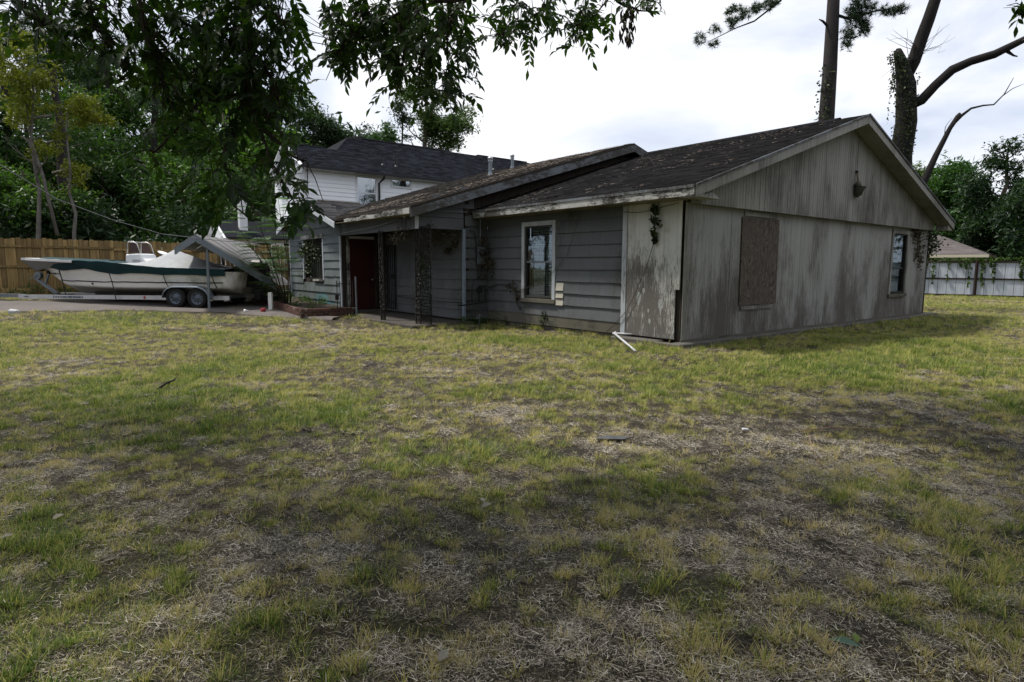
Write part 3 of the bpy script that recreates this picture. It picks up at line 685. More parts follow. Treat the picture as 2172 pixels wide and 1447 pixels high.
# ---- roofs
def shingled(name, p00, p10, p11, p01, mat, expo=0.14, tab=0.30, th=0.017, clip=None):
    """eave p00->p10, ridge p01->p11; stepped courses of separate tabs"""
    p00, p10, p11, p01 = map(Vector, (p00, p10, p11, p01)); nrm = (p10-p00).cross(p01-p00).normalized()
    if nrm.z < 0: nrm = -nrm
    H = ((p01+p11)/2-(p00+p10)/2).length; n = max(1, int(round(H/expo))); V = []; F = []; A = []
    for i in range(n):
        t0 = i/n - 0.004; t1 = (i+1)/n + 0.01; a0 = p00.lerp(p01, max(0, t0)); b0 = p10.lerp(p11, max(0, t0)); a1 = p00.lerp(p01, min(1, t1)); b1 = p10.lerp(p11, min(1, t1))
        Lw = (b0-a0).length; m_ = max(1, int(Lw/tab)); off = (i % 2)*0.5+rnd.random()*0.15
        us = sorted({0.0, 1.0, *[min(1, max(0, (k+off)/m_)) for k in range(m_+1)]})
        for u0, u1 in zip(us, us[1:]):
            if u1-u0 < 0.001: continue
            if clip and clip(a0.lerp(b0, (u0+u1)/2)): continue
            g = 0.002/max(Lw, .1); l = th*(0.7+0.6*rnd.random()) + (0.012 if rnd.random() < 0.02 else 0)
            q = [a0.lerp(b0, u0+g), a0.lerp(b0, u1-g), a1.lerp(b1, u1-g), a1.lerp(b1, u0+g)]
            bq = len(V); V += [q[0]+nrm*l, q[1]+nrm*l, q[2]+nrm*0.001, q[3]+nrm*0.001, q[0]-nrm*0.004, q[1]-nrm*0.004]
            F += [(bq, bq+1, bq+2, bq+3), (bq+4, bq+5, bq+1, bq)]; A += [rnd.random()]*6
    return V, F, A
def roof_slab(name, quads, mat, under, parent, th=0.06, expo=0.14, tab=0.30, clip=None):
    d = MB()
    for q in quads:
        q = [Vector(p) for p in q]; d.hexa([p-Vector((0,0,th)) for p in q]+[p-Vector((0,0,0.003)) for p in q])
    rf = d.obj(name, under, parent)
    V, F, A = [], [], []
    for q in quads:
        v, f_, a = shingled(name, *q, mat, expo, tab, clip=clip); F += [tuple(i+len(V) for i in g) for g in f_]; V += v; A += a
    o = np_obj('roof_shingles', V, F, mat, {'v': A}, rf, kind='stuff')
    return rf
EX, RX, RZ_, EZ = -0.46, 6.10, 4.99, 2.855
rf = roof_slab('roof', [((EX,-0.52,EZ),(EX,6.0,EZ),(RX,6.0,RZ_),(RX,-0.52,RZ_))], M['roof'], M['darkwood'], house)
roof_slab('roof', [((12.62,6.0,EZ),(12.62,-0.52,EZ),(RX,-0.52,RZ_),(RX,6.0,RZ_))], M['roof'], M['darkwood'], house)
# lifted strip along the ridge
MB().hexa([(RX-0.25,0.1,RZ_-0.06),(RX+0.25,0.1,RZ_-0.06),(RX+0.25,6.3,RZ_-0.06),(RX-0.25,6.3,RZ_-0.06),(RX-0.02,0.1,RZ_+0.035),(RX+0.02,0.1,RZ_+0.035),(RX+0.02,6.3,RZ_+0.035),(RX-0.02,6.3,RZ_+0.035)]).obj('ridge_cap', M['roof'], house)
# middle roof, higher, over the porch
MX, MZ = 5.25, 2.83+0.3055*7.64
W0 = -0.18
def sag(p): return p
roof_slab('roof', [((-2.39,5.70,2.83),(-2.39,9.98,2.83),(W0,12.5,rz_mid(W0)),(W0,5.70,rz_mid(W0))), ((W0,5.70,rz_mid(W0)),(W0,13.3,rz_mid(W0)),(MX,13.3,MZ),(MX,5.70,MZ))], M['roof3'], M['darkwood'], house, tab=0.25)
roof_slab('roof', [((12.9,13.3,2.7),(12.9,6.05,2.7),(MX,6.05,MZ),(MX,13.3,MZ))], M['roof3'], M['darkwood'], house)
MB().hexa([(MX,5.70,MZ-0.06),(MX,6.04,MZ-0.06),(6.35,6.04,MZ-0.38),(6.35,5.70,MZ-0.38),(MX,5.70,MZ),(MX,6.04,MZ),(6.35,6.04,MZ-0.31),(6.35,5.70,MZ-0.31)]).obj('roof', M['darkwood'], house)
# wing cross roof
roof_slab('roof', [((-2.42,9.96,2.71),(-2.39,9.98,2.715),(W0,12.5,3.505),(-2.42,12.5,3.505)), ((1.9,14.98,2.70),(-2.42,14.98,2.70),(-2.42,12.5,3.505),(1.9,12.5,3.505))], M['roof2'], M['darkwood'], house)
MB().hexa([(-1.9,12.35,3.42),(-0.5,12.35,3.42),(-0.5,12.65,3.42),(-1.9,12.65,3.42),(-1.9,12.46,3.54),(-0.5,12.46,3.54),(-0.5,12.54,3.54),(-1.9,12.54,3.54)]).obj('ridge_cap', M['darkwood'], house)
# fascia boards (broken outline at the porch eave)
MB().box((-0.485,-0.52,2.665),(-0.462,3.0,2.80)).obj('fascia', M['fascia'], house); MB().box((-0.483,3.0,2.662),(-0.462,5.99,2.795)).obj('fascia', M['fascia'], house)
MB().box((-0.50,-0.53,2.80),(-0.462,6.0,2.85)).obj('drip_strip', M['fascia2'], house)
MB().box((-0.46,-0.15,2.655),(0.0,5.99,2.67)).obj('soffit', M['soffit'], house)
def ragged(x, y0, y1, zt, zb, amp, mat, name='fascia'):
    r = random.Random(int(y0*10)); V = []; n = 40
    for i in range(n+1):
        y = y0+(y1-y0)*i/n; V += [(x, y, zb+amp*0.3*(r.random()-.5)), (x, y, zt-amp*(fbm(np.array([y*3.0]), np.array([x]), 3)[0]-0.35)*1.6)]
    b = MB(); b.add(V+[(p[0]+0.022, p[1], p[2]) for p in V], sum([[(2*i, 2*i+2, 2*i+3, 2*i+1), (2*n+2+2*i, 2*n+2+2*i+1, 2*n+2+2*i+3, 2*n+2+2*i+2), (2*i+1, 2*i+3, 2*n+2+2*i+3, 2*n+2+2*i+1), (2*i, 2*n+2+2*i, 2*n+2+2*i+2, 2*i+2)] for i in range(n)], []))
    b.obj(name, mat, house)
MB().box((-2.38,5.70,2.72),(-2.36,9.9,2.80)).obj('fascia', M['darkwood'], house)
ragged(-2.415, 5.72, 7.05, 2.79, 2.655, 0.03, M['fascia']); ragged(-2.413, 7.06, 8.30, 2.77, 2.65, 0.05, M['fascia']); ragged(-2.415, 8.31, 9.35, 2.75, 2.645, 0.05, M['fascia'])
MB().box((-2.41,5.72,2.645),(-2.1,9.95,2.66)).obj('soffit', M['soffit'], house)
def rake(x0, z0, x1, z1, y, h, mat, th=0.025, name='rake_board'):
    MB().hexa([(x0,y-th,z0-h),(x1,y-th,z1-h),(x1,y,z1-h),(x0,y,z0-h),(x0,y-th,z0),(x1,y-th,z1),(x1,y,z1),(x0,y,z0)]).obj(name, mat, house)
rake(-2.40, 2.775, 1.2, rz_mid(1.2)-0.05, 5.70, 0.20, M['fascia2']); rake(1.2, rz_mid(1.2)-0.05, MX, MZ-0.05, 5.70, 0.20, M['fascia2']); rake(MX, MZ-0.05, 6.35, MZ-0.36, 5.70, 0.20, M['fascia2'])
rake(-2.41, 2.83, MX, MZ-0.005, 5.698, 0.045, M['darkwood'], 0.03)
# gable end: rakes, soffit, grooved sheets
s_ = (RZ_-EZ)/(RX-EX)
rake(EX+0.0, EZ-0.035, RX, RZ_-0.035, -0.52, 0.175, M['gable']); rake(RX, RZ_-0.035, 12.62, EZ-0.035, -0.52, 0.175, M['gable'])
rake(EX-0.02, EZ+0.004, RX, RZ_+0.010, -0.546, 0.045, M['fascia2']); rake(RX, RZ_+0.010, 12.64, EZ+0.004, -0.546, 0.045, M['fascia2'])
for x0, z0, x1, z1 in ((EX, EZ, RX, RZ_), (RX, RZ_, 12.62, EZ)):
    MB().hexa([(x0,-0.519,z0-0.215),(x1,-0.519,z1-0.215),(x1,-0.165,z1-0.215),(x0,-0.165,z0-0.215),(x0,-0.519,z0-0.20),(x1,-0.519,z1-0.20),(x1,-0.165,z1-0.20),(x0,-0.165,z0-0.20)]).obj('soffit', M['gable'], house)
# eave return boxes
MB().hexa([(12.26,-0.50,2.60),(12.60,-0.50,2.60),(12.60,-0.17,2.60),(12.26,-0.17,2.60),(12.26,-0.50,2.77),(12.60,-0.50,2.66),(12.60,-0.17,2.66),(12.26,-0.17,2.77)]).obj('eave_return', M['gable'], house)
MB().prism([(-0.46,2.66),(0.30,2.66),(0.02,2.80),(-0.46,2.75)], lambda x,z: (x,-0.50,z), lambda x,z: (x,-0.18,z)).obj('eave_return', M['fascia'], house)
def gable_sheets():
    zb = 2.60; g = 0.203/2
    x = 0.0; k = 0; top = lambda x: min(EZ + s_*(x-EX), EZ + s_*(12.66-x)) - 0.20
    sheets = np.arange(0, 12.31, 1.22)
    for i in range(len(sheets)):
        a = sheets[i]; b_ = min(a+1.22, 12.27)
        if b_-a < 0.1: continue
        m_ = MB(); xx = a
        while xx < b_-0.01:
            x1 = min(xx+g, b_); l = xx+0.004; r = x1-0.004; d = -0.15-0.003*(rnd.random())
            m_.hexa([(l,d,zb),(r,d,zb),(r,-0.138,zb),(l,-0.138,zb),(l,d,max(zb+.02,top(l))),(r,d,max(zb+.02,top(r))),(r,-0.138,max(zb+.02,top(r))),(l,-0.138,max(zb+.02,top(l)))])
            xx = x1
        m_.box((a+0.003,-0.138,zb), (b_-0.003,-0.12,max(zb+0.03, min(top(a), top(b_)))))
        m_.obj('gable_sheet', M['gable'], house)
    MB().prism([(0,2.62),(12.27,2.62),(RX+.1,RZ_-0.24)], lambda x,z: (x,-0.119,z), lambda x,z: (x,-0.02,z)).obj('gable_wall', M['gable'], house)
gable_sheets()
# wing rakes
def rake_y(y0, z0, y1, z1, x, h, mat, th=0.025):
    MB().hexa([(x-th,y0,z0-h),(x-th,y1,z1-h),(x,y1,z1-h),(x,y0,z0-h),(x-th,y0,z0),(x-th,y1,z1),(x,y1,z1),(x,y0,z0)]).obj('rake_board', mat, house)
rake_y(9.97, 2.68, 12.5, 3.475, -2.42, 0.16, M['trim']); rake_y(12.5, 3.475, 14.98, 2.68, -2.42, 0.16, M['trim'])
# roof pipes
def flue(x, y, z, r, h, label):
    p = empty('roof_pipe'); p.parent = house; p.location = (x, y, z)
    MB().lathe([(r*1.7,0.0),(r*1.55,0.06),(r*1.05,0.16),(r*1.03,0.2)], n=14).obj('flashing', M['galv'], p, smooth=True)
    MB().lathe([(r,0.05),(r,h)], n=14).obj('pipe', M['galv'], p, smooth=True)
    MB().lathe([(r*1.3,h-0.10),(r*1.3,h-0.02),(r*1.45,h-0.01),(r*1.4,h+0.03),(r*0.8,h+0.06),(0,h+0.07)], n=14).obj('cap', M['alu'], p, smooth=True)
flue(3.0, 9.918, 4.40, 0.062, 0.62, ''); flue(4.6, 10.75, 4.88, 0.055, 0.52, '')

# floodlight on the gable
fl = empty('floodlight'); fl.parent = house; fl.location = (6.55, -0.16, 0.90); fl.scale = (0.76, 0.76, 0.76); fl['label'] = 'rusty bell shaped floodlight hanging below a short conduit'
MB().box((-0.05,-0.05,3.74),(0.05,0.01,3.82)).obj('junction_box', M['iron'], fl)
MB().tube([(0,-0.02,5.05),(-0.005,-0.015,4.3),(0.01,-0.02,3.8)], 0.006, 5).obj('wire', M['cable'], fl)
MB().tube([(0,-0.04,3.76),(0,-0.06,3.6),(0,-0.08,3.45)], 0.028, 8).obj('conduit', simple('rusty_pipe', (0.20,0.15,0.10), 0.7, 0.4, 15), fl, smooth=True)
MB().lathe([(0.0,0.0),(0.07,0.02),(0.09,0.10),(0.075,0.18),(0.03,0.22)], (0,-0.10,3.30), (0,0,1), 14).obj('socket', simple('dull_brass', (0.17,0.16,0.12), 0.5, 0.3, 9), fl, smooth=True)
MB().lathe([(0.0,-0.36),(0.05,-0.35),(0.06,-0.30),(0.12,-0.27),(0.14,-0.10),(0.185,0.0),(0.20,0.02),(0.18,0.0),(0.13,-0.09),(0.1,-0.24)], (0.02,-0.14,3.33), (0,-0.25,1), 18).obj('bell_shade', simple('grey_shade', (0.11,0.11,0.10), 0.5, 0.4, 9, metal=0.4), fl, smooth=True)

# meter, conduits and cables in the inner corner (fixed to the house)
el = empty('electric_meter'); el.parent = house; el.location = (-0.05, 5.96, 0)
MB().box((-0.34,-0.10,1.52),(-0.12,0.0,1.95)).obj('meter_box', M['galv'], el)
MB().lathe([(0.085,0),(0.085,0.06),(0.07,0.10),(0,0.11)], (-0.23,-0.10,1.80), (0,-1,0), 18).obj('meter_dial', M['iron'], el, smooth=True)
MB().tube([(-0.23,-0.04,1.95),(-0.23,-0.04,2.75)], 0.018, 8).obj('conduit', M['galv'], el)
MB().tube([(-0.55,0.0,2.35),(-0.42,-0.03,2.33),(-0.36,-0.03,2.1),(-0.35,-0.03,1.6),(-0.30,-0.04,1.3),(-0.33,-0.05,1.15),(-0.2,-0.1,1.12),(-0.08,-0.08,1.18),(-0.1,-0.1,1.25),(-0.28,-0.1,1.24),(-0.34,-0.08,1.14)], 0.012, 6).obj('cable', M['cable'], el, smooth=True)
MB().tube([(-0.2,-0.05,1.5),(-0.2,-0.05,1.2),(-0.45,-0.05,1.12),(-0.50,-0.05,0.95),(-0.50,-0.05,0.55)], 0.010, 6).obj('cable', M['cable'], el, smooth=True)
MB().tube([(-0.30,-0.05,0.95),(-0.10,-0.05,0.95),(-0.08,-0.05,0.90),(-0.08,-0.05,0.55),(-0.75,-0.12,0.50),(-1.0,-0.15,0.50)], 0.018, 8).obj('gas_pipe', M['iron'], el)
MB().tube([(-0.28,-0.05,0.52),(-0.28,-0.05,0.92)], 0.016, 8).obj('gas_pipe', M['iron'], el)
MB().box((-0.34,-0.11,0.80),(-0.22,-0.03,0.93)).obj('junction_box', M['iron'], el)
MB().tube([(-0.74,0.02,0.545),(-0.9,0.3,0.56),(-0.76,1.0,0.53),(-0.8,1.7,0.55),(-0.78,2.6,0.56),(-0.8,3.7,0.60)][::1], 0.011, 6).obj('cable', M['cable'], el, smooth=True)
lc = MB()
for k in range(3):
    lc.tube([(-2.15-0.02*k, 6.75-0.18*k, 2.56), (-2.17, 6.62-0.18*k, 2.66), (-2.16, 6.5-0.18*k, 2.58), (-2.17, 6.45-0.16*k, 2.42), (-2.18, 6.6-0.2*k, 2.30), (-2.16, 6.75-0.18*k, 2.42), (-2.15, 6.74-0.17*k, 2.55)], 0.007, 5)
lc.obj('cable_loops', M['cable'], house, smooth=True)
MB().lathe([(0,0),(0.035,0.0),(0.045,0.05),(0.03,0.10)], (-2.16,6.42,2.60), (0.2,-0.2,1), 10).obj('insulator', M['pvc'], house, smooth=True)
MB().tube([(-0.66,5.95,2.80),(-1.5,5.93,2.775),(-0.95-0.9,5.93,2.74)], 0.009, 6).obj('conduit', M['wcable'], house)

# service line from the left to the porch eave
bl = MB(); pts = [(-8.184,9.5,3.169), (-8.351,10.2,3.06), (-8.281,11.3,2.638), (-8.12,12.6,2.358), (-7.923,14,2.149), (-7.539,16,2.087), (-7.247,18,2.105)]
hp = [to_world(-2.16, 14.7, 2.30), to_world(-2.16, 13.4, 2.30), to_world(-2.16, 11.6, 2.32), to_world(-2.16, 10.2, 2.38), to_world(-2.17, 8.0, 2.47), to_world(-2.17, 6.9, 2.57)]
bl.tube(pts+hp, 0.009, 6); fin(bl.obj('service_cable', M['wcable'], smooth=True), 'grey overhead service cable sagging across the yard to the porch beam', 'cable')

# iron post beside the corner, gas riser, faucet
o = MB(); p0 = Vector((-1.332,16.018,0.02)); o.bar(p0, p0+Vector((-0.06,0.0,0.78)), 0.05); o.bar(p0+Vector((-0.06,0,0.78)), p0+Vector((-0.10,0,0.75)), 0.04)
fin(o.obj('iron_post', M['iron']), 'short leaning rusty iron post in front of the pale corner board', 'post')
fa = empty('garden_tap', (-0.816,15.205,0), 0, 'galvanised garden tap on a short riser at the inner wall corner', 'tap')
MB().tube([(0,0,0),(0,0,0.22)], 0.013, 8).obj('riser', M['galv'], fa); MB().tube([(0,0,0.20),(-0.05,-0.05,0.20),(-0.06,-0.06,0.15)], 0.014, 8).obj('spout', M['galv'], fa, smooth=True); MB().lathe([(0,0.24),(0.035,0.24),(0.035,0.26),(0,0.26)], n=10).obj('handle', M['galv'], fa)
# white pipe leaning off the foundation
pv = MB(); a = Vector((2.161,10.57,0)); b_ = Vector((2.057,12.2,0.138)); c_ = Vector(to_world(-0.04, 1.10, b_.z+0.0)); pv.tube([a, b_], 0.021, 10); 
pv.tube([b_, c_], 0.018, 10); pv.tube([b_-Vector((0.03,0,0.02)), b_+Vector((0.04,0.0,0.02))], 0.027, 10)
fin(pv.obj('white_pipe', M['pvc'], smooth=True), 'bent white plastic drain pipe slanting from the house corner to the grass', 'pipe')
# gate
gt = empty('iron_gate', (-4.706,16.352,0.05), math.atan2(0.30,0.40), 'low black iron gate standing open beside the brick planter', 'gate')
for k in range(6): MB().bar((0.02+k*0.088,0,0.06), (0.02+k*0.088,0,1.02-(0.02 if k % 2 else 0)), 0.018).obj('bar', M['iron'], gt)
b = MB(); b.bar((0,0,0.12),(0.5,0,0.12),0.022); b.bar((0,0,0.93),(0.5,0,0.93),0.022); b.obj('rail', M['iron'], gt); MB().box((-0.03,-0.02,0.5),(0.06,0.03,0.64)).obj('lock_box', M['iron'], gt)
MB().tube([(0.56,0,-0.02),(0.55,0,1.12)], 0.028, 8).obj('gate_post', M['galv'], gt)

# brick planter
pl_ = empty('brick_planter', (0,0,0), 0, 'low L shaped planter wall of old red bricks under the wing window', 'planter')
bm_ = MB().box((-0.098,-0.045,0),(0.098,0.045,0.055)).mesh('brick', M['brick'])
def brick_wall(a, b_, z0, rows):
    a = Vector(a); b_ = Vector(b_); d = (b_-a); L = d.length; d.normalize(); ang = math.atan2(d.y, d.x); n = int(L/0.21)
    for r in range(rows):
        for k in range(n+(1 if r % 2 else 0)):
            s = (k+0.5*(1-(r % 2)))*L/n
            if s > L: continue
            p = a+d*s; zg = float(base_h(p.x, p.y)); 
            if r == rows-1 and rnd.random() < 0.12: continue
            inst(bm_, 'brick', pl_, (p.x+rnd.uniform(-.004,.004), p.y+rnd.uniform(-.004,.004), zg+z0+r*0.065), (rnd.uniform(-.01,.01), rnd.uniform(-.01,.01), ang+rnd.uniform(-.02,.02)), (L/n/0.21*(0.99 if 0 < s < L else 0.5), 1, 1))
    zz = float(base_h((a.x+b_.x)/2, (a.y+b_.y)/2)); q = MB(); n_ = Vector((-d.y, d.x, 0))*0.038
    za, zb = float(base_h(a.x, a.y)), float(base_h(b_.x, b_.y))
    q.hexa([a-n_+Vector((0,0,za)), b_-n_+Vector((0,0,zb)), b_+n_+Vector((0,0,zb)), a+n_+Vector((0,0,za)), a-n_+Vector((0,0,za+rows*0.065-0.02)), b_-n_+Vector((0,0,zb+rows*0.065-0.02)), b_+n_+Vector((0,0,zb+rows*0.065-0.02)), a+n_+Vector((0,0,za+rows*0.065-0.02))]).obj('mortar', M['mortar'], pl_)
pc = Vector(to_world(-3.72, 9.15)); pr_ = Vector(to_world(-2.25, 9.15)); pl2 = Vector(to_world(-3.48, 14.4))
brick_wall(pr_, pc, 0.0, 4); brick_wall(pc, pl2, 0.0, 4)
q = MB(); c4 = [Vector(to_world(-3.68,9.2)), Vector(to_world(-2.2,9.2)), Vector(to_world(-2.1,14.6)), Vector(to_world(-3.45,14.6))]
q.hexa([p+Vector((0,0,-0.1)) for p in c4]+[p+Vector((0,0,float(base_h(p.x,p.y))+0.17)) for p in c4]); q.obj('soil', simple('planter_soil', (0.04,0.03,0.022), 0.95, 0.4, 8), pl_)

# ------------------------------------------------------------------ boat, trailer, carport
def bh(x, y): return float(base_h(x, y))
BO = Vector((-11.35, 18.95, 0)); BA = math.atan2(0.10, -1.0)    # local +x points to the bow (left in view)
boat = empty('motor_boat', BO, BA, 'white centre console motor boat on a trailer in front of the wooden fence', 'boat')
LEN, X0 = 6.72, -3.30       # stern at X0, bow at X0+LEN
M['gel'] = simple('boat_gelcoat', (0.62,0.585,0.50), 0.38, 0.10, 0.9, spec=0.5, bmp=0); M['gel2'] = simple('console_white', (0.74,0.75,0.76), 0.4, 0.05, 2, spec=0.5, bmp=0)
def dirty_hull():
    mt, t, b = new_mat('hull_paint'); p = coords(t, (1,1,1), boat); n = noise(t, p, 2.2, 7, 0.65); sep = node(t, 'ShaderNodeSeparateXYZ', {'Vector': p})
    k = math_(t, 'ADD', math_(t, 'MULTIPLY', n, 1.0), node(t, 'ShaderNodeMapRange', {'Value': sep.outputs[0], 'From Min': -2.6, 'From Max': 0.6, 'To Min': 0.26, 'To Max': -0.2}).outputs[0])
    c = mix(t, ramp(t, k, [(0.60, 0.0), (0.88, 0.7)]), mix(t, n, (0.76,0.75,0.72), (0.85,0.84,0.82)), (0.17,0.16,0.085))
    t.links.new(c, b.inputs['Base Color']); b.inputs['Roughness'].default_value = 0.45; return mt
M['hull'] = dirty_hull()
def hull_pt(s, k):
    """s 0..1 stern->bow, k 0..1 keel->sheer"""
    keel = 0.58 + (0.0 if s < 0.84 else 0.68*((s-0.84)/0.16)**1.7)
    sheer = 1.27 + 0.22*s**1.3 + 0.10*min(1, max(0, (s-0.30)/0.25))
    fw = 1.0 if s < 0.45 else (1-((s-0.45)/0.55)**2.3)
    chine_z = keel+0.20+0.13*max(0, s-0.5); halfc = 1.0*fw**0.9*(1-0.18*s) if s < 1 else 0
    halfs = 1.18*(fw if s > 0.45 else 1)**0.62*(1.0-0.04*(1-s)) if s < 1 else 0.02
    if k < 0.3: t = k/0.3; return (halfc*t, keel+(chine_z-keel)*t)
    if k < 0.34: return (halfc+0.03*(k-0.3)/0.04, chine_z+0.015*(k-0.3)/0.04)
    t = (k-0.34)/0.66; w = (halfc+0.03)+(halfs-halfc-0.03)*t**(1+0.9*s); return (w, chine_z+0.015+(sheer-chine_z-0.015)*t)
def hullx(s, z): 
    st = max(0.0, min(1, (z-0.62)/0.8)); return X0+LEN*s*(1-0.09*(1-st)*s**3)
V = []; F = []; NS, NK = 30, 18
for i in range(NS+1):
    s = i/NS
    for j in range(-NK, NK+1):
        y, z = hull_pt(s, abs(j)/NK); V.append((hullx(s, z)+(0 if s > 0.01 else -0.12*(z-0.62)/0.6), math.copysign(y, j) if j else 0, z))
w_ = 2*NK+1
for i in range(NS):
    for j in range(w_-1): F.append((i*w_+j, (i+1)*w_+j, (i+1)*w_+j+1, i*w_+j+1))
hb = MB(); hb.add(V, F+[tuple(range(w_))]); hull = hb.obj('hull', M['hull'], boat, smooth=True)
# dark stripe and rubbing rail on both sides
for sgn in (-1, 1):
    pts = []; 
    for i in range(0, 27):
        s = 0.02+i/27*0.90; z = 0.955+0.05*s**4; best = min(((abs(hull_pt(s, k/60)[1]-z), k/60) for k in range(21, 61)))[1]; y, zz = hull_pt(s, best); pts.append((hullx(s, zz), sgn*(y+0.004), zz))
    MB().tube(pts, 0.016, 6).obj('stripe', M['cable'], boat, smooth=True)
MB().lathe([(0.0,0),(0.03,0.0),(0.03,0.02),(0,0.025)], (hullx(0.66,0.9), hull_pt(0.66,0.42)[0]+0.0, 0.90), (0,1,0), 12).obj('through_hull', M['iron'], boat)
lt_ = MB(); r_ = random.Random(4)
for k in range(13):
    s = 0.86+0.0085*k; zz = 1.19; kk = min(((abs(hull_pt(s, q/60)[1]-zz), q/60) for q in range(21, 61)))[1]; y, zz = hull_pt(s, kk)
    if k not in (2, 9): lt_.box((hullx(s, zz)-0.016, y+0.004, zz-0.03), (hullx(s, zz)+0.016*r_.uniform(.2,1), y+0.012, zz+0.03*r_.uniform(.4,1)))
lt_.obj('registration_marks', M['cable'], boat, kind='stuff')
d = MB(); 
for i in range(NS): 
    a = hull_pt(i/NS, 1); c = hull_pt((i+1)/NS, 1); xa = hullx(i/NS, a[1]); xc = hullx((i+1)/NS, c[1]); d.add([(xa,-a[0],a[1]-0.03),(xc,-c[0],c[1]-0.03),(xc,c[0],c[1]-0.03),(xa,a[0],a[1]-0.03)], [(0,1,2,3)])
d.obj('deck', M['gel2'], boat)
MB().prism([(-0.42,1.25),(0.50,1.25),(0.46,1.78),(-0.02,1.80),(-0.08,1.66),(-0.42,1.45)], lambda x,z: (x-0.12,-0.34,z), lambda x,z: (x-0.12,0.34,z)).obj('console', M['gel2'], boat, bevel=0.03)
b = MB()
for y in (-0.30, 0.30): b.tube([(0.52,y,1.80),(0.50,y,2.10),(0.46,y,2.16),(0.30,y,2.155),(0.18,y,2.08),(0.10,y,1.82)], 0.014, 8)
b.tube([(0.48,-0.30,2.15),(0.48,0.30,2.15)], 0.014, 8); b.obj('grab_rail', M['alu'], boat, smooth=True, loc=(-0.22,0,0))
MB().prism([(0.49,1.81),(0.46,2.12),(0.27,2.12),(0.14,1.83)], lambda x,z: (x,-0.27,z), lambda x,z: (x,-0.262,z)).prism([(0.49,1.81),(0.46,2.12),(0.27,2.12),(0.14,1.83)], lambda x,z: (x,0.262,z), lambda x,z: (x,0.27,z)).obj('windscreen', simple('smoked_screen', (0.06,0.035,0.03), 0.2, 0.2, 3, spec=0.6, bmp=0), boat, loc=(-0.22,0,0))
MB().lathe([(0.17,0),(0.185,0.012),(0.17,0.025),(0.06,0.012),(0,0.03)], (-0.45,0,1.80), (-0.45,0,1), 20).obj('steering_wheel', M['gel2'], boat, smooth=True, loc=(-0.22,0,0)); MB().tube([(-0.45,0,1.80),(-0.30,0,1.66)], 0.04, 8).obj('steering_column', M['iron'], boat, loc=(-0.22,0,0))
b = MB()
for k in range(5): b.box((0.08,-0.345,1.48+0.03*k),(0.34,-0.341,1.49+0.03*k)).box((0.08,0.341,1.48+0.03*k),(0.34,0.345,1.49+0.03*k))
b.obj('vent_slots', M['galv'], boat, loc=(-0.22,0,0))
# outboard
ob = empty('outboard_motor'); ob.parent = boat; ob.location = (X0-0.35, 0, 0.95)
M['blk'] = simple('black_cowling', (0.012,0.012,0.013), 0.45, 0.2, 5)
MB().prism([(-0.30,0.12),(0.22,0.12),(0.28,0.45),(0.12,0.68),(-0.22,0.66),(-0.34,0.42)], lambda x,z: (x,-0.2,z), lambda x,z: (x,0.2,z)).obj('cowling', M['blk'], ob, bevel=0.06)
MB().prism([(-0.10,-0.55),(0.10,-0.55),(0.14,0.12),(-0.14,0.12)], lambda x,z: (x,-0.08,z), lambda x,z: (x,0.08,z)).obj('leg', M['blk'], ob, bevel=0.02)
MB().box((0.1,-0.15,-0.15),(0.36,0.15,0.2)).obj('bracket', M['blk'], ob)
b = MB()
for k in range(3):
    t = 2*PI*k/3; b.add([(-0.2,0,-0.5),(-0.22,0.15*math.cos(t-.4),-0.5+0.15*math.sin(t-.4)),(-0.18,0.17*math.cos(t+.4),-0.5+0.17*math.sin(t+.4))], [(0,1,2)])
b.tube([(-0.3,0,-0.5),(0.15,0,-0.5)], 0.05, 8); b.obj('propeller', M['blk'], ob)

# boat cover (its own thing: it lies on the boat)
cv = empty('boat_cover', BO, BA, 'dark green fabric cover with a grey tented top and black straps over the boat', 'boat cover')
M['green'] = simple('green_canvas', (0.008,0.036,0.044), 0.85, 0.25, 2); M['grey'] = simple('grey_canvas', (0.30,0.31,0.32), 0.8, 0.25, 1.5, bmp=0.5); M['white'] = simple('white_vinyl', (0.66,0.67,0.68), 0.6, 0.08, 2, bmp=0.3); M['greyv'] = simple('grey_vinyl', (0.27,0.27,0.285), 0.75, 0.15, 3, bmp=0.5)
def cover_band(s0, s1, mat, topoff, botf, name, n=36, out_=0.03, both=True):
    b = MB(); rows = 4; VV = []
    for sgn in ((-1, 1)):
        base = len(VV)
        for i in range(n+1):
            s = s0+(s1-s0)*i/n; y, z = hull_pt(s, 1.0); bz = botf(s)
            for j in range(rows+1):
                t = j/rows; zz = (z+topoff(s))*(1-t)+bz*t; k = min(((abs(hull_pt(s, q/40)[1]-zz), q/40) for q in range(14, 41)))[1]; yy = hull_pt(s, k)[0]+out_ + (0.02 if j == 0 else 0)
                VV.append((hullx(s, zz), sgn*yy, zz+0.006*math.sin(s*60)))
        for i in range(n):
            for j in range(rows): b.f.append((base+i*(rows+1)+j, base+(i+1)*(rows+1)+j, base+(i+1)*(rows+1)+j+1, base+i*(rows+1)+j+1))
    b.v = VV; return b.obj(name, mat, cv, smooth=True, fix=False)
def bot(s):
    st = [0.06, 0.28, 0.53, 0.80]; d = min(abs(s-a) for a in st); sag_ = math.exp(-(d/0.09)**2)
    return 1.12 + 0.12*s + 0.07*min(1, max(0, (s-0.35)/0.3)) - 0.09*sag_*(1 if s > 0.4 else 0.3) + 0.05 + 0.10*max(0, s-0.45)
cover_band(0.0, 0.93, M['green'], lambda s: 0.075, bot, 'side_band')
top = MB(); VV = []; n = 48; m_ = 16
def tent(s):
    pk = max(0, 1-abs(s-0.335)/(0.125 if s > 0.335 else 0.27)); h = 0.50*pk**1.25 
    return h
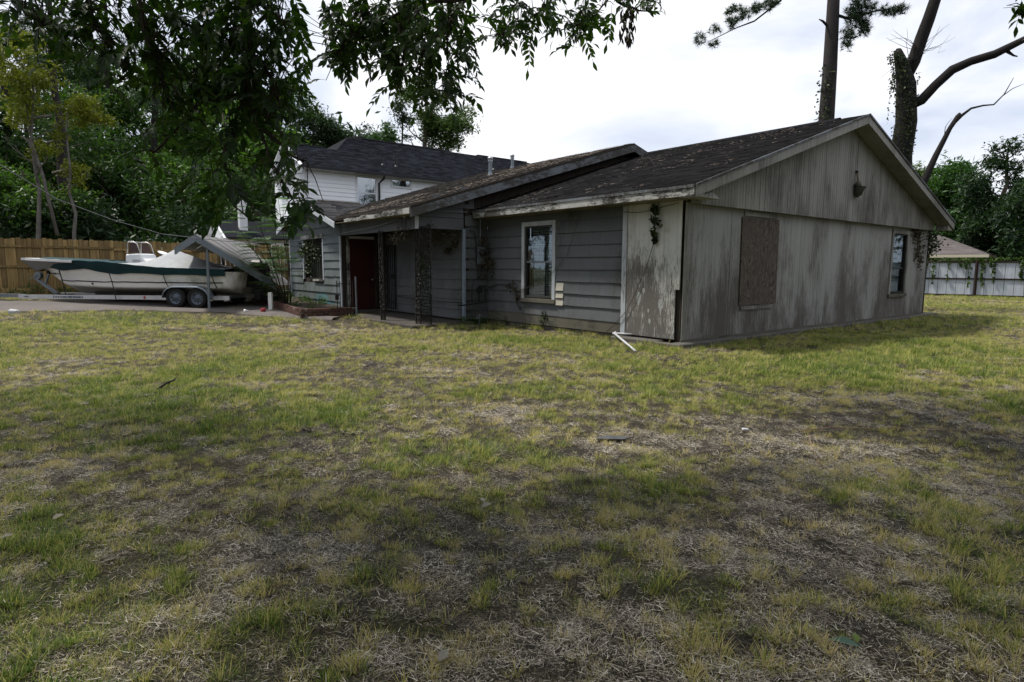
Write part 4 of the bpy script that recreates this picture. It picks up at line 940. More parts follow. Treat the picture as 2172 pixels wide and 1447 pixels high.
for i in range(n+1):
    s = i/n*0.96
    y, z = hull_pt(s, 1.0); y += 0.05
    for j in range(m_+1):
        t = -1+2*j/m_; VV.append((hullx(s, z), t*y, z+0.075+tent(s)*max(0,(1-abs(t)))**0.75+0.03*(1-t*t)+0.008*math.sin(i*1.3+j*2.1)))
faces = []
for i in range(n):
    s = i/n*0.96
    if 0.455 < s < 0.64:
        rng_j = [j for j in range(m_) if not (4 < j < m_-5)]
    else: rng_j = range(m_)
    for j in rng_j: faces.append((i*(m_+1)+j, (i+1)*(m_+1)+j, (i+1)*(m_+1)+j+1, i*(m_+1)+j+1))
me_split = {'grey': [], 'green': []}
for fc in faces:
    s = (fc[0]//(m_+1))/n*0.96; me_split['grey' if s < 0.462 else 'green'].append(fc)
for k, fs in me_split.items():
    b = MB(); b.v = list(VV); b.f = fs; b.obj('tented_top' if k == 'grey' else 'fore_top', M[k], cv, smooth=True, fix=False)
# white bow flap with grey underside hanging past the stem
b = MB(); VV = []; n = 16
for i in range(n+1):
    s = 0.70+0.30*i/n; y, z = hull_pt(min(s, 0.985), 1.0); xx = hullx(s, z)+0.42*max(0, (s-0.8)/0.2); yy = (y+0.09)*1.02
    VV += [(xx, -yy, z+0.075), (xx, -yy, z+0.005), (xx-0.30*max(0,(s-0.72)/0.28), -max(0.02,y*0.86-0.03), z-0.03-0.30*max(0,(s-0.72)/0.28)**1.0), (xx, yy, z+0.075), (xx, yy, z+0.005), (xx-0.30*max(0,(s-0.72)/0.28), max(0.02,y*0.86-0.03), z-0.03-0.30*max(0,(s-0.72)/0.28))]
fw_, gr_ = [], []
for i in range(n):
    a = 6*i; c = 6*(i+1); fw_ += [(a,c,c+1,a+1), (a+3,a+4,c+4,c+3), (a,a+3,c+3,c)]; gr_ += [(a+1,c+1,c+2,a+2), (a+4,a+5,c+5,c+4)]
fw_.append((6*n,6*n+3,6*n+4,6*n+1)); gr_.append((6*n+1,6*n+4,6*n+5,6*n+2))
b.v = VV; b.f = fw_; b.obj('bow_flap', M['white'], cv, fix=False); b = MB(); b.v = VV; b.f = gr_; b.obj('bow_skirt', M['greyv'], cv, fix=False, smooth=True)
for s in (0.06, 0.28, 0.53, 0.80):
    for sgn in (1,):
        y, z = hull_pt(s, 0.9); xx = hullx(s, z); lo = 0.42 if s > 0.4 else 0.80
        MB().tube([(xx, sgn*(y+0.05), bot(s)+0.02), (xx-0.06, sgn*(y+0.03), 0.95), (xx-0.10, sgn*(y-0.03), lo)], 0.014, 5).obj('strap', M['cable'], cv)
        if s > 0.7: MB().tube([(xx, y+0.06, bot(s)), (xx-0.10, y+0.05, 0.85), (xx-0.16, y+0.04, 0.72)], 0.010, 5).obj('strap', M['cable'], cv)
# trailer
tr = empty('boat_trailer', BO, BA, 'silver two axle boat trailer with winch stand and round fender', 'trailer')
for y in (-0.55, 0.98):
    MB().hexa([(-3.3,y-0.03,0.46),(3.35,y-0.03,0.44),(3.35,y+0.03,0.44),(-3.3,y+0.03,0.46),(-3.3,y-0.03,0.58),(3.35,y-0.03,0.56),(3.35,y+0.03,0.56),(-3.3,y+0.03,0.58)]).obj('frame_beam', M['alu'], tr)
MB().hexa([(3.2,0.86,0.47),(5.3,0.5,0.47),(5.3,0.6,0.47),(3.2,0.96,0.47),(3.2,0.86,0.57),(5.3,0.5,0.57),(5.3,0.6,0.57),(3.2,0.96,0.57)]).obj('tongue', M['galv'], tr)
b = MB()
for x in (-2.9, -1.2, 0.8, 2.95): MB().box((x-0.04,-0.52,0.47),(x+0.04,0.95,0.54)).obj('cross_member', M['galv'], tr)
for y in (-0.45, 0.55): MB().box((-2.6,y-0.06,0.56),(1.2,y+0.06,0.66)).obj('bunk', M['darkwood'], tr)
ws = empty('winch_stand'); ws.parent = tr; ws.location = (2.85, 0.15, 0)
MB().bar((0.0,0,0.55),(0.72,0,1.05),0.08).obj('mast', M['galv'], ws); MB().bar((0.42,0,0.80),(0.22,0,1.20),0.05).obj('brace', M['galv'], ws)
MB().lathe([(0.0,-0.06),(0.11,-0.06),(0.11,-0.05),(0.05,-0.05),(0.05,0.05),(0.11,0.05),(0.11,0.06),(0,0.06)], (0.58,0,1.12), (0,1,0), 16).obj('winch', M['galv'], ws); MB().bar((0.58,0.1,1.12),(0.85,0.1,1.0),0.02).obj('crank', M['galv'], ws)
MB().lathe([(0,-0.1),(0.05,-0.08),(0.05,0.08),(0,0.1)], (0.20,0,1.22), (0,1,0), 10).obj('bow_stop', M['iron'], ws)
M['tyre'] = simple('tyre_rubber', (0.014,0.014,0.014), 0.85, 0.3, 6); M['rim'] = simple('grey_rim', (0.10,0.12,0.15), 0.5, 0.2, 6, metal=0.3)
WR = 0.30
tym = MB().lathe([(0.19,-0.09),(0.26,-0.105),(WR-0.01,-0.09),(WR,-0.05),(WR,0.05),(WR-0.01,0.09),(0.26,0.105),(0.19,0.09)], (0,0,0), (0,1,0), 28).mesh('tyre', M['tyre'], True)
rb = MB().lathe([(0.195,0.075),(0.185,0.085),(0.17,0.05),(0.12,0.035),(0.07,0.06),(0.045,0.085),(0,0.09)], (0,0,0), (0,1,0), 28)
rb.lathe([(0.195,-0.09),(0.15,-0.05),(0,-0.04)], (0,0,0), (0,1,0), 28)
rim = rb.mesh('rim', M['rim'], True); hm = MB()
for k in range(8): t = 2*PI*k/8; hm.lathe([(0.0,0.0),(0.022,0.0)], (0.135*math.cos(t), 0.048, 0.135*math.sin(t)), (0,1,0), 8)
hol = hm.mesh('rim_holes', M['iron'])
for x in (-1.78, -2.44):
    for y in (1.12, -0.95):
        p = Matrix.Rotation(BA, 4, 'Z') @ Vector((x, y, 0)) + BO; zc = bh(p.x, p.y)+WR+0.03
        wl = empty('wheel'); wl.parent = tr; wl.location = (x, y, zc); inst(tym, 'tyre', wl); inst(rim, 'rim', wl); inst(hol, 'rim_holes', wl)
for y in (1.12,):
    pts = []; 
    for k in range(17):
        t = k/16
        if t < 0.3: a = PI*(1-t/0.6); pts.append((-2.44+0.38*math.cos(a), 0.52+0.34*math.sin(a)))
        elif t > 0.7: a = PI*((1-t)/0.6); pts.append((-1.78+0.38*math.cos(a), 0.52+0.34*math.sin(a)))
        else: pts.append((-2.44+0.66*(t-0.3)/0.4, 0.86))
    b = MB()
    for (x0, z0), (x1, z1) in zip(pts, pts[1:]): b.add([(x0,y-0.15,z0),(x1,y-0.15,z1),(x1,y+0.14,z1),(x0,y+0.14,z0),(x0,y+0.14,z0-0.04),(x1,y+0.14,z1-0.04)], [(0,1,2,3),(3,2,5,4)])
    b.obj('fender', M['galv'], tr, smooth=True)
MB().box((-0.72,1.012,0.47),(-0.66,1.016,0.55)).obj('marker_light', simple('red_reflector', (0.35,0.03,0.02), 0.4, 0.1, 4), tr)

lt_ = MB(); r_ = random.Random(14); x = 2.22
while x > 1.25:
    w = r_.uniform(0.03, 0.10); lt_.hexa([(x-w,1.0115,0.475+r_.uniform(0,.015)),(x,1.0115,0.475),(x,1.014,0.475),(x-w,1.014,0.475),(x-w,1.0115,0.53),(x,1.0115,0.515+r_.uniform(0,.02)),(x,1.014,0.525),(x-w,1.014,0.53)]); x -= w+r_.uniform(0.01, 0.04)
lt_.box((3.02,1.0115,0.49),(3.16,1.014,0.52)); lt_.obj('lettering', M['rim'], tr, kind='stuff')

# collapsed carport
cp = empty('collapsed_carport', (0,0,0), 0, 'collapsed metal carport roof with scalloped edge tilting over the boat stern', 'carport')
A_ = Vector((-8.727,17,2.29)); Lf = Vector((-9.431,17.2,1.921)); Rf = Vector((-7.17,18.6,0.897)); Ab = Vector((-9.839,22.6,2.303)); Rb = Vector((-8.159,22.8,0.723)); Lb = Vector((-10.863,23,1.862))
M['tin'] = simple('dull_tin', (0.25,0.24,0.232), 0.55, 0.22, 1.2, metal=0.35, bmp=0.3); M['tind'] = simple('mossy_tin', (0.17,0.165,0.13), 0.8, 0.45, 3, bmp=0.4); M['bpaint'] = simple('blue_grey_paint', (0.17,0.20,0.225), 0.6, 0.2, 3)
def ribbed(p, q, r, s, mat, name, ribs):       # p->q front edge, s->r back edge
    b = MB(); nrm = (q-p).cross(s-p).normalized(); nrm = nrm if nrm.z > 0 else -nrm
    for k in range(ribs):
        u0 = k/ribs; u1 = (k+1)/ribs; w = 0.12*(u1-u0); us = [u0, u0+w, u0+2*w, u1]; hs = [0, 0.03, 0, 0]
        vs = []
        for u, h in zip(us, hs): 
            a = p.lerp(s, u); c = q.lerp(r, u); k5 = 6
            for j in range(k5+1): t = j/k5; vs.append(a.lerp(c, t)+nrm*(h + 0.10*math.sin(PI*t)*math.sin(PI*u)) )
        for i in range(3):
            for j in range(6): b.f.append((len(b.v)+i*7+j, len(b.v)+i*7+j+1, len(b.v)+(i+1)*7+j+1, len(b.v)+(i+1)*7+j))
        b.v += [tuple(x) for x in vs]
    return b.obj(name, mat, cp, fix=False)
n_p = 6
for k in range(n_p): ribbed(A_.lerp(Ab, k/n_p), Rf.lerp(Rb, k/n_p), Rf.lerp(Rb, (k+0.985)/n_p), A_.lerp(Ab, (k+0.985)/n_p), M['tin'], 'roof_panel', 1)
for k in range(3): ribbed(A_.lerp(Ab, k/3), Lf.lerp(Lb, k/3), Lf.lerp(Lb, (k+0.98)/3), A_.lerp(Ab, (k+0.98)/3), M['tind'], 'roof_panel', 1)
def scallop(p, q, name):
    d = (q-p); n = int(d.length/0.16); b = MB(); nr = Vector((0,-0.012,0)); k = 0; steps = n*6
    for i in range(steps):
        t0, t1 = i/steps, (i+1)/steps; w0 = 0.17+0.022*abs(math.sin(PI*n*t0)); w1 = 0.17+0.022*abs(math.sin(PI*n*t1)); a = p.lerp(q, t0); c = p.lerp(q, t1); up = Vector((0,0,0.02))
        b.hexa([a-Vector((0,0,w0))+nr, c-Vector((0,0,w1))+nr, c-Vector((0,0,w1)), a-Vector((0,0,w0)), a+up+nr, c+up+nr, c+up, a+up])
    b.obj(name, M['bpaint'], cp)
scallop(A_, Rf, 'scalloped_trim'); scallop(Lf, A_, 'scalloped_trim')
pA = Vector((-8.647,17.4,0.266)); pB = Vector((-8.543,17.25,2.005)); pA.z = bh(pA.x, pA.y)
MB().bar(pA, pB, 0.055).obj('post', M['bpaint'], cp)
pA = Vector((-9.559,20.4,0.569)); pB = Vector((-9.519,20.2,1.643)); pA.z = bh(pA.x, pA.y)
MB().bar(pA, pB, 0.055).obj('post', M['bpaint'], cp)
pA = Vector((-8.949,22,0.167)); pB = Vector((-8.923,22,1.517)); pA.z = bh(pA.x, pA.y); MB().bar(pA, pB, 0.05).obj('post', M['bpaint'], cp)

# small things near the boat
def pebble_box(name, p, sz, rot, mat, label, cat, seed=1):
    r = random.Random(seed); b = MB(); b.box((-sz[0]/2,-sz[1]/2,0),(sz[0]/2,sz[1]/2,sz[2])); b.v = [(x*(1+r.uniform(-.15,.15)), y*(1+r.uniform(-.15,.15)), z*(1+r.uniform(-.2,.2))) for x,y,z in b.v]
    o = b.obj(name, mat, None, bevel=min(sz)*0.2); o.location = p; o.rotation_euler = rot; return fin(o, label, cat)
p = (-12.443,15.2,0.439); pebble_box('plastic_tub', (p[0], p[1], float(ground_h(p[0], p[1]))+0.02), (0.20,0.14,0.13), (0.3,0.1,0.3), M['pvc'], 'small crushed white plastic tub on the ground below the trailer tongue', 'tub')
p = (-6.969,16.4,0.34); 
o = MB().box((-0.05,-0.05,0),(0.05,0.05,0.55)).obj('white_post', simple('white_post_paint', (0.7,0.7,0.68), 0.6, 0.1, 3)); o.location = (p[0], p[1]+1.2, bh(p[0], p[1]+1.2)); fin(o, 'short square white post behind the boat stern', 'post')
o = MB().lathe([(0,0),(0.06,0),(0.07,0.14),(0.055,0.14),(0.05,0.03),(0,0.03)], n=14).obj('red_can', simple('red_plastic', (0.25,0.015,0.02), 0.5, 0.2, 4), smooth=True); o.location = (p[0]+0.02, p[1]+0.6, bh(p[0], p[1]+0.6)+0.01); fin(o, 'small red cup standing in front of the white post', 'cup')
p = (-7.397,16.9,0.462); pebble_box('white_scrap', (p[0], p[1], bh(p[0], p[1])+0.03), (0.12,0.10,0.07), (0.2,0.3,0.9), M['pvc'], 'crumpled white scrap on the ground left of the white post', 'litter', 4)

# ------------------------------------------------------------------ fences
wf = empty('wooden_fence', (0,0,0), 0, 'tall new cedar board fence running behind the boat', 'fence')
FA = Vector((-16.844,20.2,1.454)); FB = Vector((-11.215,22.6,1.457)); FD = Vector((FB.x-FA.x, FB.y-FA.y, 0)); FD.normalize(); FA.z = 0; ang = math.atan2(FD.y, FD.x)
bmh = []
for k in range(4):
    h = 1.86+0.012*k; c = 0.022; w = 0.069
    bmh.append(MB().prism([(-w,0),(w,0),(w,h-c*1.2),(w-c,h),(-w+c,h),(-w,h-c*1.2)], lambda x,z: (x,-0.009,z), lambda x,z: (x,0.009,z)).mesh('board', M['cedar']))
s = -4.0; nb = 0
while s < 15.5:
    p = FA+FD*s; dr_ = rnd.random()
    z = bh(p.x, p.y)+0.02+rnd.uniform(-0.012, 0.012)
    inst(bmh[rnd.randrange(4)], 'board', wf, (p.x, p.y+rnd.uniform(-.004,.004), z), (0, rnd.uniform(-.006,.006), ang+rnd.uniform(-.01,.01)), (rnd.uniform(0.96,1.02), 1, 1)); s += 0.146; nb += 1
nF = Vector((FD.y, -FD.x, 0))
for zz, hh in ((1.62, 0.045), (0.95, 0.045), (0.13, 0.12)):
    s = -4
    while s < 15:
        a = FA+FD*s+nF*0.03; c = FA+FD*(s+2.4)+nF*0.03; off = -0.02 if int(s*3) % 2 else 0.015
        b = MB(); b.bar(a+Vector((0,0,bh(a.x,a.y)+zz+off)), c+Vector((0,0,bh(c.x,c.y)+zz+off)), 0.04, hh*1.6); b.obj('rail', M['cedar'], wf); s += 2.41
s = -3.6
while s < 15:
    a = FA+FD*s+nF*0.03; b = MB(); b.bar(a+Vector((0,0,bh(a.x,a.y))), a+Vector((0,0,bh(a.x,a.y)+1.62)), 0.085); b.obj('fence_post', M['cedar'], wf); s += 2.41

mf = empty('metal_fence', (0,0,0), 0, 'white sheet metal fence with dark frame and creepers at the right edge', 'fence')
MA = Vector((21.6, 35.1, 0)); MBp = Vector((30.5, 26.9, 0)); MD = (MBp-MA).normalized(); ang2 = math.atan2(MD.y, MD.x); nM = Vector((MD.y, -MD.x, 0))
M['wtin'] = simple('white_sheet_metal', (0.46,0.50,0.56), 0.55, 0.10, 2, rvar=0.05); M['brown'] = simple('dark_brown_steel', (0.03,0.018,0.015), 0.7, 0.3, 6)
pm = MB()
for k in range(6): pm.box((-0.196+k*0.064,-0.006-(0.008 if k % 3 == 0 else 0),0.10),(-0.196+(k+1)*0.064,0.006,1.80))
pmm = pm.mesh('panel', M['wtin'])
L_ = (MBp-MA).length; s = -6
while s < L_+3: p = MA+MD*s; inst(pmm, 'panel', mf, p, (0,0,ang2)); s += 0.405
for zz in (0.08, 0.95, 1.84):
    MB().bar(MA-MD*6+nM*0.04+Vector((0,0,zz)), MA+MD*(L_+3)+nM*0.04+Vector((0,0,zz)), 0.05, 0.075).obj('rail', M['brown'], mf)
MB().bar(MA-MD*6-nM*0.03+Vector((0,0,0.95)), MA+MD*(L_+3)-nM*0.03+Vector((0,0,0.95)), 0.015, 1.7).obj('backing', M['brown'], mf)
for s in (-5.6, -1.5, 3.95, 6.4, 8.9, 11.4): p = MA+MD*s+nM*0.07; MB().bar(p, p+Vector((0,0,1.92)), 0.10).obj('fence_post', M['brown'], mf)

# ------------------------------------------------------------------ white neighbour house (same axes as the old house)
wh = empty('white_house', HOUSE_LOC, HOUSE_RZ, 'new two storey white house with charcoal roof and black gutter behind the old house', 'house')
WM = simple('white_lap_siding', (0.82,0.85,0.90), 0.7, 0.02, 2, bmp=0); WT = simple('white_house_trim', (0.66,0.68,0.72), 0.7, 0.03, 2, bmp=0); BK = simple('black_metal', (0.012,0.012,0.014), 0.4, 0.1, 3)
WY, WX0, WX1, WE = 19.8, 0.42, 21.0, 5.66
def lap(x0, x1, z0, z1, holes, y=WY, parent=wh):
    z = z0
    while z < z1-0.02:
        sp = [(x0, x1)]
        for h in holes:
            if h[2] < z+0.09 < h[3]: sp = [q for s in sp for q in ((s[0], min(s[1], h[0])), (max(s[0], h[1]), s[1])) if q[1]-q[0] > 0.02]
        for a, b_ in sp: MB().hexa([(a,y-0.030,z),(b_,y-0.030,z),(b_,y+0.01,z),(a,y+0.01,z),(a,y-0.006,z+0.186),(b_,y-0.006,z+0.186),(b_,y+0.01,z+0.186),(a,y+0.01,z+0.186)]).obj('lap_board', WM, parent, fix=False)
        z += 0.181
wins = [(2.80, 3.69, 3.90, 5.47), (4.56, 5.50, 5.24, 5.52), (9.0, 9.9, 4.6, 5.5)]
lap(WX0+0.1, 15.5, 3.1, 5.52, [(w[0]-0.09, w[1]+0.09, w[2]-0.09, w[3]+0.09) for w in wins])
MB().box((WX0,WY+0.012,0),(WX1,WY+0.2,WE-0.05)).obj('wall', WM, wh)
MB().prism([(WY+0.012,0),(WY+4.0,0),(WY+4.0,WE-0.1),(WY+1.7,WE+1.2),(WY+0.012,WE-0.1)], lambda y,z: (WX0-0.02,y,z), lambda y,z: (WX0+0.15,y,z)).obj('end_wall', WM, wh)
MB().box((WX0+0.05,WY-0.02,5.51),(15.5,WY+0.01,WE-0.02)).obj('frieze', WT, wh); MB().box((WX0-0.25,WY-0.36,5.60),(WX1,WY,5.62)).obj('soffit', WT, wh)
MB().box((WX0-0.04,WY-0.03,3.0),(WX0+0.11,WY+0.05,5.52)).obj('corner_trim', WT, wh)
for w in wins:
    fr = MB(); t = 0.09
    fr.box((w[0]-t,WY-0.035,w[2]-t),(w[0],WY,w[3]+t)); fr.box((w[1],WY-0.035,w[2]-t),(w[1]+t,WY,w[3]+t)); fr.box((w[0],WY-0.035,w[3]),(w[1],WY,w[3]+t)); fr.box((w[0],WY-0.035,w[2]-t),(w[1],WY,w[2]))
    if w[3]-w[2] > 1: fr.box((w[0],WY-0.03,(w[2]+w[3])/2+0.08),(w[1],WY,(w[2]+w[3])/2+0.13))
    fo = fr.obj('window', WT, wh); MB().box((w[0],WY-0.012,w[2]),(w[1],WY-0.006,w[3])).obj('pane', M['glass2'], fo); MB().box((w[0],WY-0.004,w[2]),(w[1],WY+0.008,w[3])).obj('interior_shade', M['interior_shade'], fo)
MB().box((WX0-0.28,WY-0.50,5.585),(WX1,WY-0.37,5.70)).obj('gutter', BK, wh)
MB().tube([(3.95,WY-0.42,5.60),(3.95,WY-0.40,5.48),(3.85,WY-0.09,5.28),(3.85,WY-0.08,3.0)], 0.05, 8).obj('downspout', BK, wh)
sl_ = 0.60; ez = 5.69; ey = WY-0.40
zf_ = lambda y: ez+sl_*(y-ey)
R1Y, R2Y = 21.35, 23.05
quads = [((WX0-0.30,ey,ez),(15.8,ey,ez),(15.8,R1Y,zf_(R1Y)),(WX0-0.30,R1Y,zf_(R1Y))), ((2.55,R1Y,zf_(R1Y)),(15.8,R1Y,zf_(R1Y)),(15.8,R2Y,zf_(R2Y)),(3.85,R2Y,zf_(R2Y)))]
wr = roof_slab('roof', quads, M['newroof'], M['newroof'], wh, 0.08, 0.143, 0.32)
MB().hexa([(WX0-0.3,R1Y,zf_(R1Y)-.08),(2.6,R1Y,zf_(R1Y)-.08),(2.6,R1Y+2.2,ez-0.1),(WX0-0.3,R1Y+2.2,ez-0.1),(WX0-0.3,R1Y,zf_(R1Y)),(2.6,R1Y,zf_(R1Y)),(2.6,R1Y+2.2,ez),(WX0-0.3,R1Y+2.2,ez)]).obj('roof', M['newroof'], wh)
MB().add([(2.55,R1Y,zf_(R1Y)-0.01),(3.85,R2Y,zf_(R2Y)-0.01),(2.4,R2Y+1.5,6.9)], [(0,1,2)]).obj('roof', M['newroof'], wh)
MB().hexa([(3.8,R2Y,zf_(R2Y)-.1),(15.8,R2Y,zf_(R2Y)-.1),(15.8,R2Y+4,ez),(3.8,R2Y+4,ez),(3.8,R2Y,zf_(R2Y)),(15.8,R2Y,zf_(R2Y)),(15.8,R2Y+4,ez+.1),(3.8,R2Y+4,ez+.1)]).obj('roof', M['newroof'], wh)
for (a, b_) in (((WX0-0.2,R1Y,zf_(R1Y)+0.03),(1.9,R1Y,zf_(R1Y)+0.02)), ((4.5,R2Y,zf_(R2Y)+0.03),(9.8,R2Y,zf_(R2Y)+0.03)), ((11.8,R2Y,zf_(R2Y)+0.03),(15.4,R2Y,zf_(R2Y)+0.03))): MB().bar(a, b_, 0.16, 0.05).obj('ridge_vent', BK, wh)
for x, y in ((4.25,22.85),(9.4,22.75),(11.6,22.7),(15.0,22.75)): MB().box((x-0.17,y-0.2,zf_(y)-0.08),(x+0.17,y+0.2,zf_(y)+0.14)).obj('roof_vent', BK, wh)
for x, y in ((4.9,21.6),(10.9,21.0),(11.35,20.95)): MB().box((x-0.11,y-0.1,zf_(y)-0.06),(x+0.11,y+0.1,zf_(y)+0.10)).obj('roof_vent', BK, wh)
for x, y in ((4.35,20.3),(5.05,20.3),(11.75,21.4)):
    v_ = MB().tube([(x,y,zf_(y)-0.05),(x,y,zf_(y)+0.42)], 0.03, 8).obj('vent_pipe', BK, wh); MB().lathe([(0.11,-0.03),(0.04,0.07)], (x,y,zf_(y)), n=10).obj('flashing', BK, v_)
# gable trims with bracing on the near end
GX = WX0-0.33
def gbar(y0, z0, y1, z1, w, mat, nm): MB().bar((GX,y0,z0),(GX,y1,z1),0.05,w,up=(1,0,0)).obj(nm, mat, wh)
gbar(ey-0.02, ez-0.02, R1Y, zf_(R1Y)-0.02, 0.20, WT, 'rake_board'); gbar(R1Y, zf_(R1Y)-0.02, R1Y+2.0, ez-0.02, 0.20, WT, 'rake_board'); gbar(ey, 5.62, R1Y+2.0, 5.62, 0.16, WT, 'tie_board')
for y in (20.7, 21.1, 21.6, 22.0): MB().box((GX+0.06,y-0.05,5.7),(GX+0.08,y+0.06,zf_(y)-0.15 if y < R1Y else zf_(2*R1Y-y)-0.15)).obj('brace', BK, wh)
# low side wing of the white house
MB().prism([(WY,0),(WY+2.6,0),(WY+2.6,2.6),(WY+1.3,3.25),(WY,2.6)], lambda y,z: (-2.75,y,z), lambda y,z: (WX0,y,z)).obj('porch_wall', WM, wh)
lr = MB(); lr.hexa([(-2.95,WY-0.25,2.52),(WX0,WY-0.25,2.52),(WX0,WY+1.3,3.27),(-2.95,WY+1.3,3.27),(-2.95,WY-0.25,2.58),(WX0,WY-0.25,2.58),(WX0,WY+1.3,3.34),(-2.95,WY+1.3,3.34)]); lr.obj('porch_roof', M['newroof'], wh)
for a, b_ in (((-2.97,WY-0.25,2.53),(-2.97,WY+1.3,3.29)), ((-2.97,WY+1.3,3.29),(-2.97,WY+2.8,2.53)), ((-2.97,WY-0.25,2.53),(-2.97,WY+2.8,2.53))): MB().bar(a, b_, 0.04, 0.13, up=(1,0,0)).obj('rake_board', WT, wh)
MB().box((-2.25,WY+0.3,2.9),(-1.95,WY+0.6,4.3)).obj('chimney_post', WT, wh)
for x in (-1.6, -0.6): MB().box((x,WY-0.01,1.5),(x+0.45,WY+0.02,2.4)).obj('window', M['interior_shade'], wh)

# ------------------------------------------------------------------ houses behind the metal fence
nh = empty('neighbour_house', (0,0,0), 0, 'low house with taupe hip roof behind the metal fence', 'house')
A0 = Vector((26.733,43,2.676)); A1 = Vector((30.546,39.5,2.186)); dd = (A1-A0); dd.z = 0; dd.normalize(); nn_ = Vector((-dd.y, dd.x, 0)); ez_ = 2.42
A0.z = A1.z = ez_; apx = Vector((31.798,46,3.957)); apl = apx - dd*9; B1 = A1+nn_*9.5; A00 = A0-dd*8
V_, F_, At = shingled('x', A00, A1, apx, apl, M['hiproof'], 0.2, 0.5)
o = np_obj('roof', V_, F_, M['hiproof'], {'v': At}, nh)
V_, F_, At = shingled('x', A1, B1, apx, apx, M['hiproof'], 0.2, 0.5); np_obj('roof', V_, F_, M['hiproof'], {'v': At}, nh)
nw = simple('pale_green_siding', (0.42,0.45,0.36), 0.8, 0.08, 2)
MB().hexa([A00+Vector((0,0,-0.2)), A1+Vector((0,0,-0.2)), B1+Vector((0,0,-0.2)), A00+nn_*9.5+Vector((0,0,-0.2)), A00+Vector((0,0,-0.01)), A1+Vector((0,0,-0.01)), B1+Vector((0,0,-0.01)), A00+nn_*9.5+Vector((0,0,-0.01))]).obj('eave_board', simple('cream_fascia', (0.50,0.47,0.36), 0.7, 0.1, 3), nh)
w0 = A00+nn_*0.6; w1 = A1-dd*0.6+nn_*0.6; w2 = B1-dd*0.6-nn_*0.6; w3 = A00+nn_*8.9
MB().hexa([Vector((p.x,p.y,0)) for p in (w0,w1,w2,w3)]+[Vector((p.x,p.y,2.22)) for p in (w0,w1,w2,w3)]).obj('wall', nw, nh)
p = A1-dd*3.2+nn_*0.9; MB().tube([p+Vector((0,0,0.2)), p+Vector((0,0,0.60))], 0.04, 8).obj('vent_pipe', BK, nh)
sh_ = empty('far_shed', (0,0,0), 0, 'distant small roof with orange edge seen right of the neighbour house', 'shed')
q = Vector((47.092,60,2.526)); MB().prism([(-2.2,-2.6),(2.2,-2.6),(2.2,-0.2),(0,0.75),(-2.2,-0.2)], lambda x,z: (q.x+x,q.y,q.z+z), lambda x,z: (q.x+x,q.y+5,q.z+z)).obj('wall', simple('pale_shed', (0.45,0.42,0.38), 0.8, 0.1, 2), sh_)
MB().hexa([(q.x-2.5,q.y-0.2,q.z-0.3),(q.x,q.y-0.2,q.z+0.8),(q.x,q.y+5,q.z+0.8),(q.x-2.5,q.y+5,q.z-0.3),(q.x-2.5,q.y-0.2,q.z-0.2),(q.x,q.y-0.2,q.z+0.95),(q.x,q.y+5,q.z+0.95),(q.x-2.5,q.y+5,q.z-0.2)]).hexa([(q.x,q.y-0.2,q.z+0.8),(q.x+2.5,q.y-0.2,q.z-0.3),(q.x+2.5,q.y+5,q.z-0.3),(q.x,q.y+5,q.z+0.8),(q.x,q.y-0.2,q.z+0.95),(q.x+2.5,q.y-0.2,q.z-0.2),(q.x+2.5,q.y+5,q.z-0.2),(q.x,q.y+5,q.z+0.95)]).obj('roof', simple('orange_grey_roof', (0.38,0.26,0.22), 0.8, 0.2, 2), sh_)

# ------------------------------------------------------------------ vegetation
def leaf_cloud(blobs, n, size, seed, up=0.5, aspect=0.6, shell=0.45, needles=False):
    """blobs: (x,y,z,rx,ry,rz[,weight]) -> many small leaf faces; returns V, F, v"""
    r = np.random.default_rng(seed); B = np.array([list(b[:6]) + [b[6] if len(b) > 6 else b[3]*b[4]*b[5]**0.5] for b in blobs], float)
    w = B[:, 6]/B[:, 6].sum(); k = r.choice(len(B), n, p=w)
    d = r.normal(size=(n, 3)); d /= np.linalg.norm(d, axis=1)[:, None]; rad = (shell+(1-shell)*r.random(n))[:, None]**0.8
    rad = rad*(0.8+0.35*r.random((n, 1)))
    c = B[k, :3] + d*rad*B[k, 3:6]
    # gather leaves into sprigs
    m_ = max(1, n//14); sp = c[r.integers(0, n, m_)]; ks = r.integers(0, m_, n); half = r.random(n) < 0.75
    c = np.where(half[:, None], sp[ks] + r.normal(size=(n, 3))*size*2.0*np.array([1, 1, 0.7]), c)
    nrm = r.normal(size=(n, 3)); nrm[:, 2] += up*2; nrm /= np.linalg.norm(nrm, axis=1)[:, None]
    a = np.cross(nrm, r.normal(size=(n, 3))); a /= np.linalg.norm(a, axis=1)[:, None]; b = np.cross(nrm, a)
    s = size*(0.45+1.1*r.random(n))[:, None]
    V = np.stack([c-a*s, c+b*s*aspect*0.5+nrm*s*0.1, c+a*s, c-b*s*aspect*0.5+nrm*s*0.1], 1).reshape(-1, 3)
    F = np.arange(4*n).reshape(n, 4); g = r.random(len(B))[k]*0.35 + r.random(m_)[ks]*0.3 + r.random(n)*0.35
    return V, F, np.repeat(np.clip(g, 0, 1), 4)

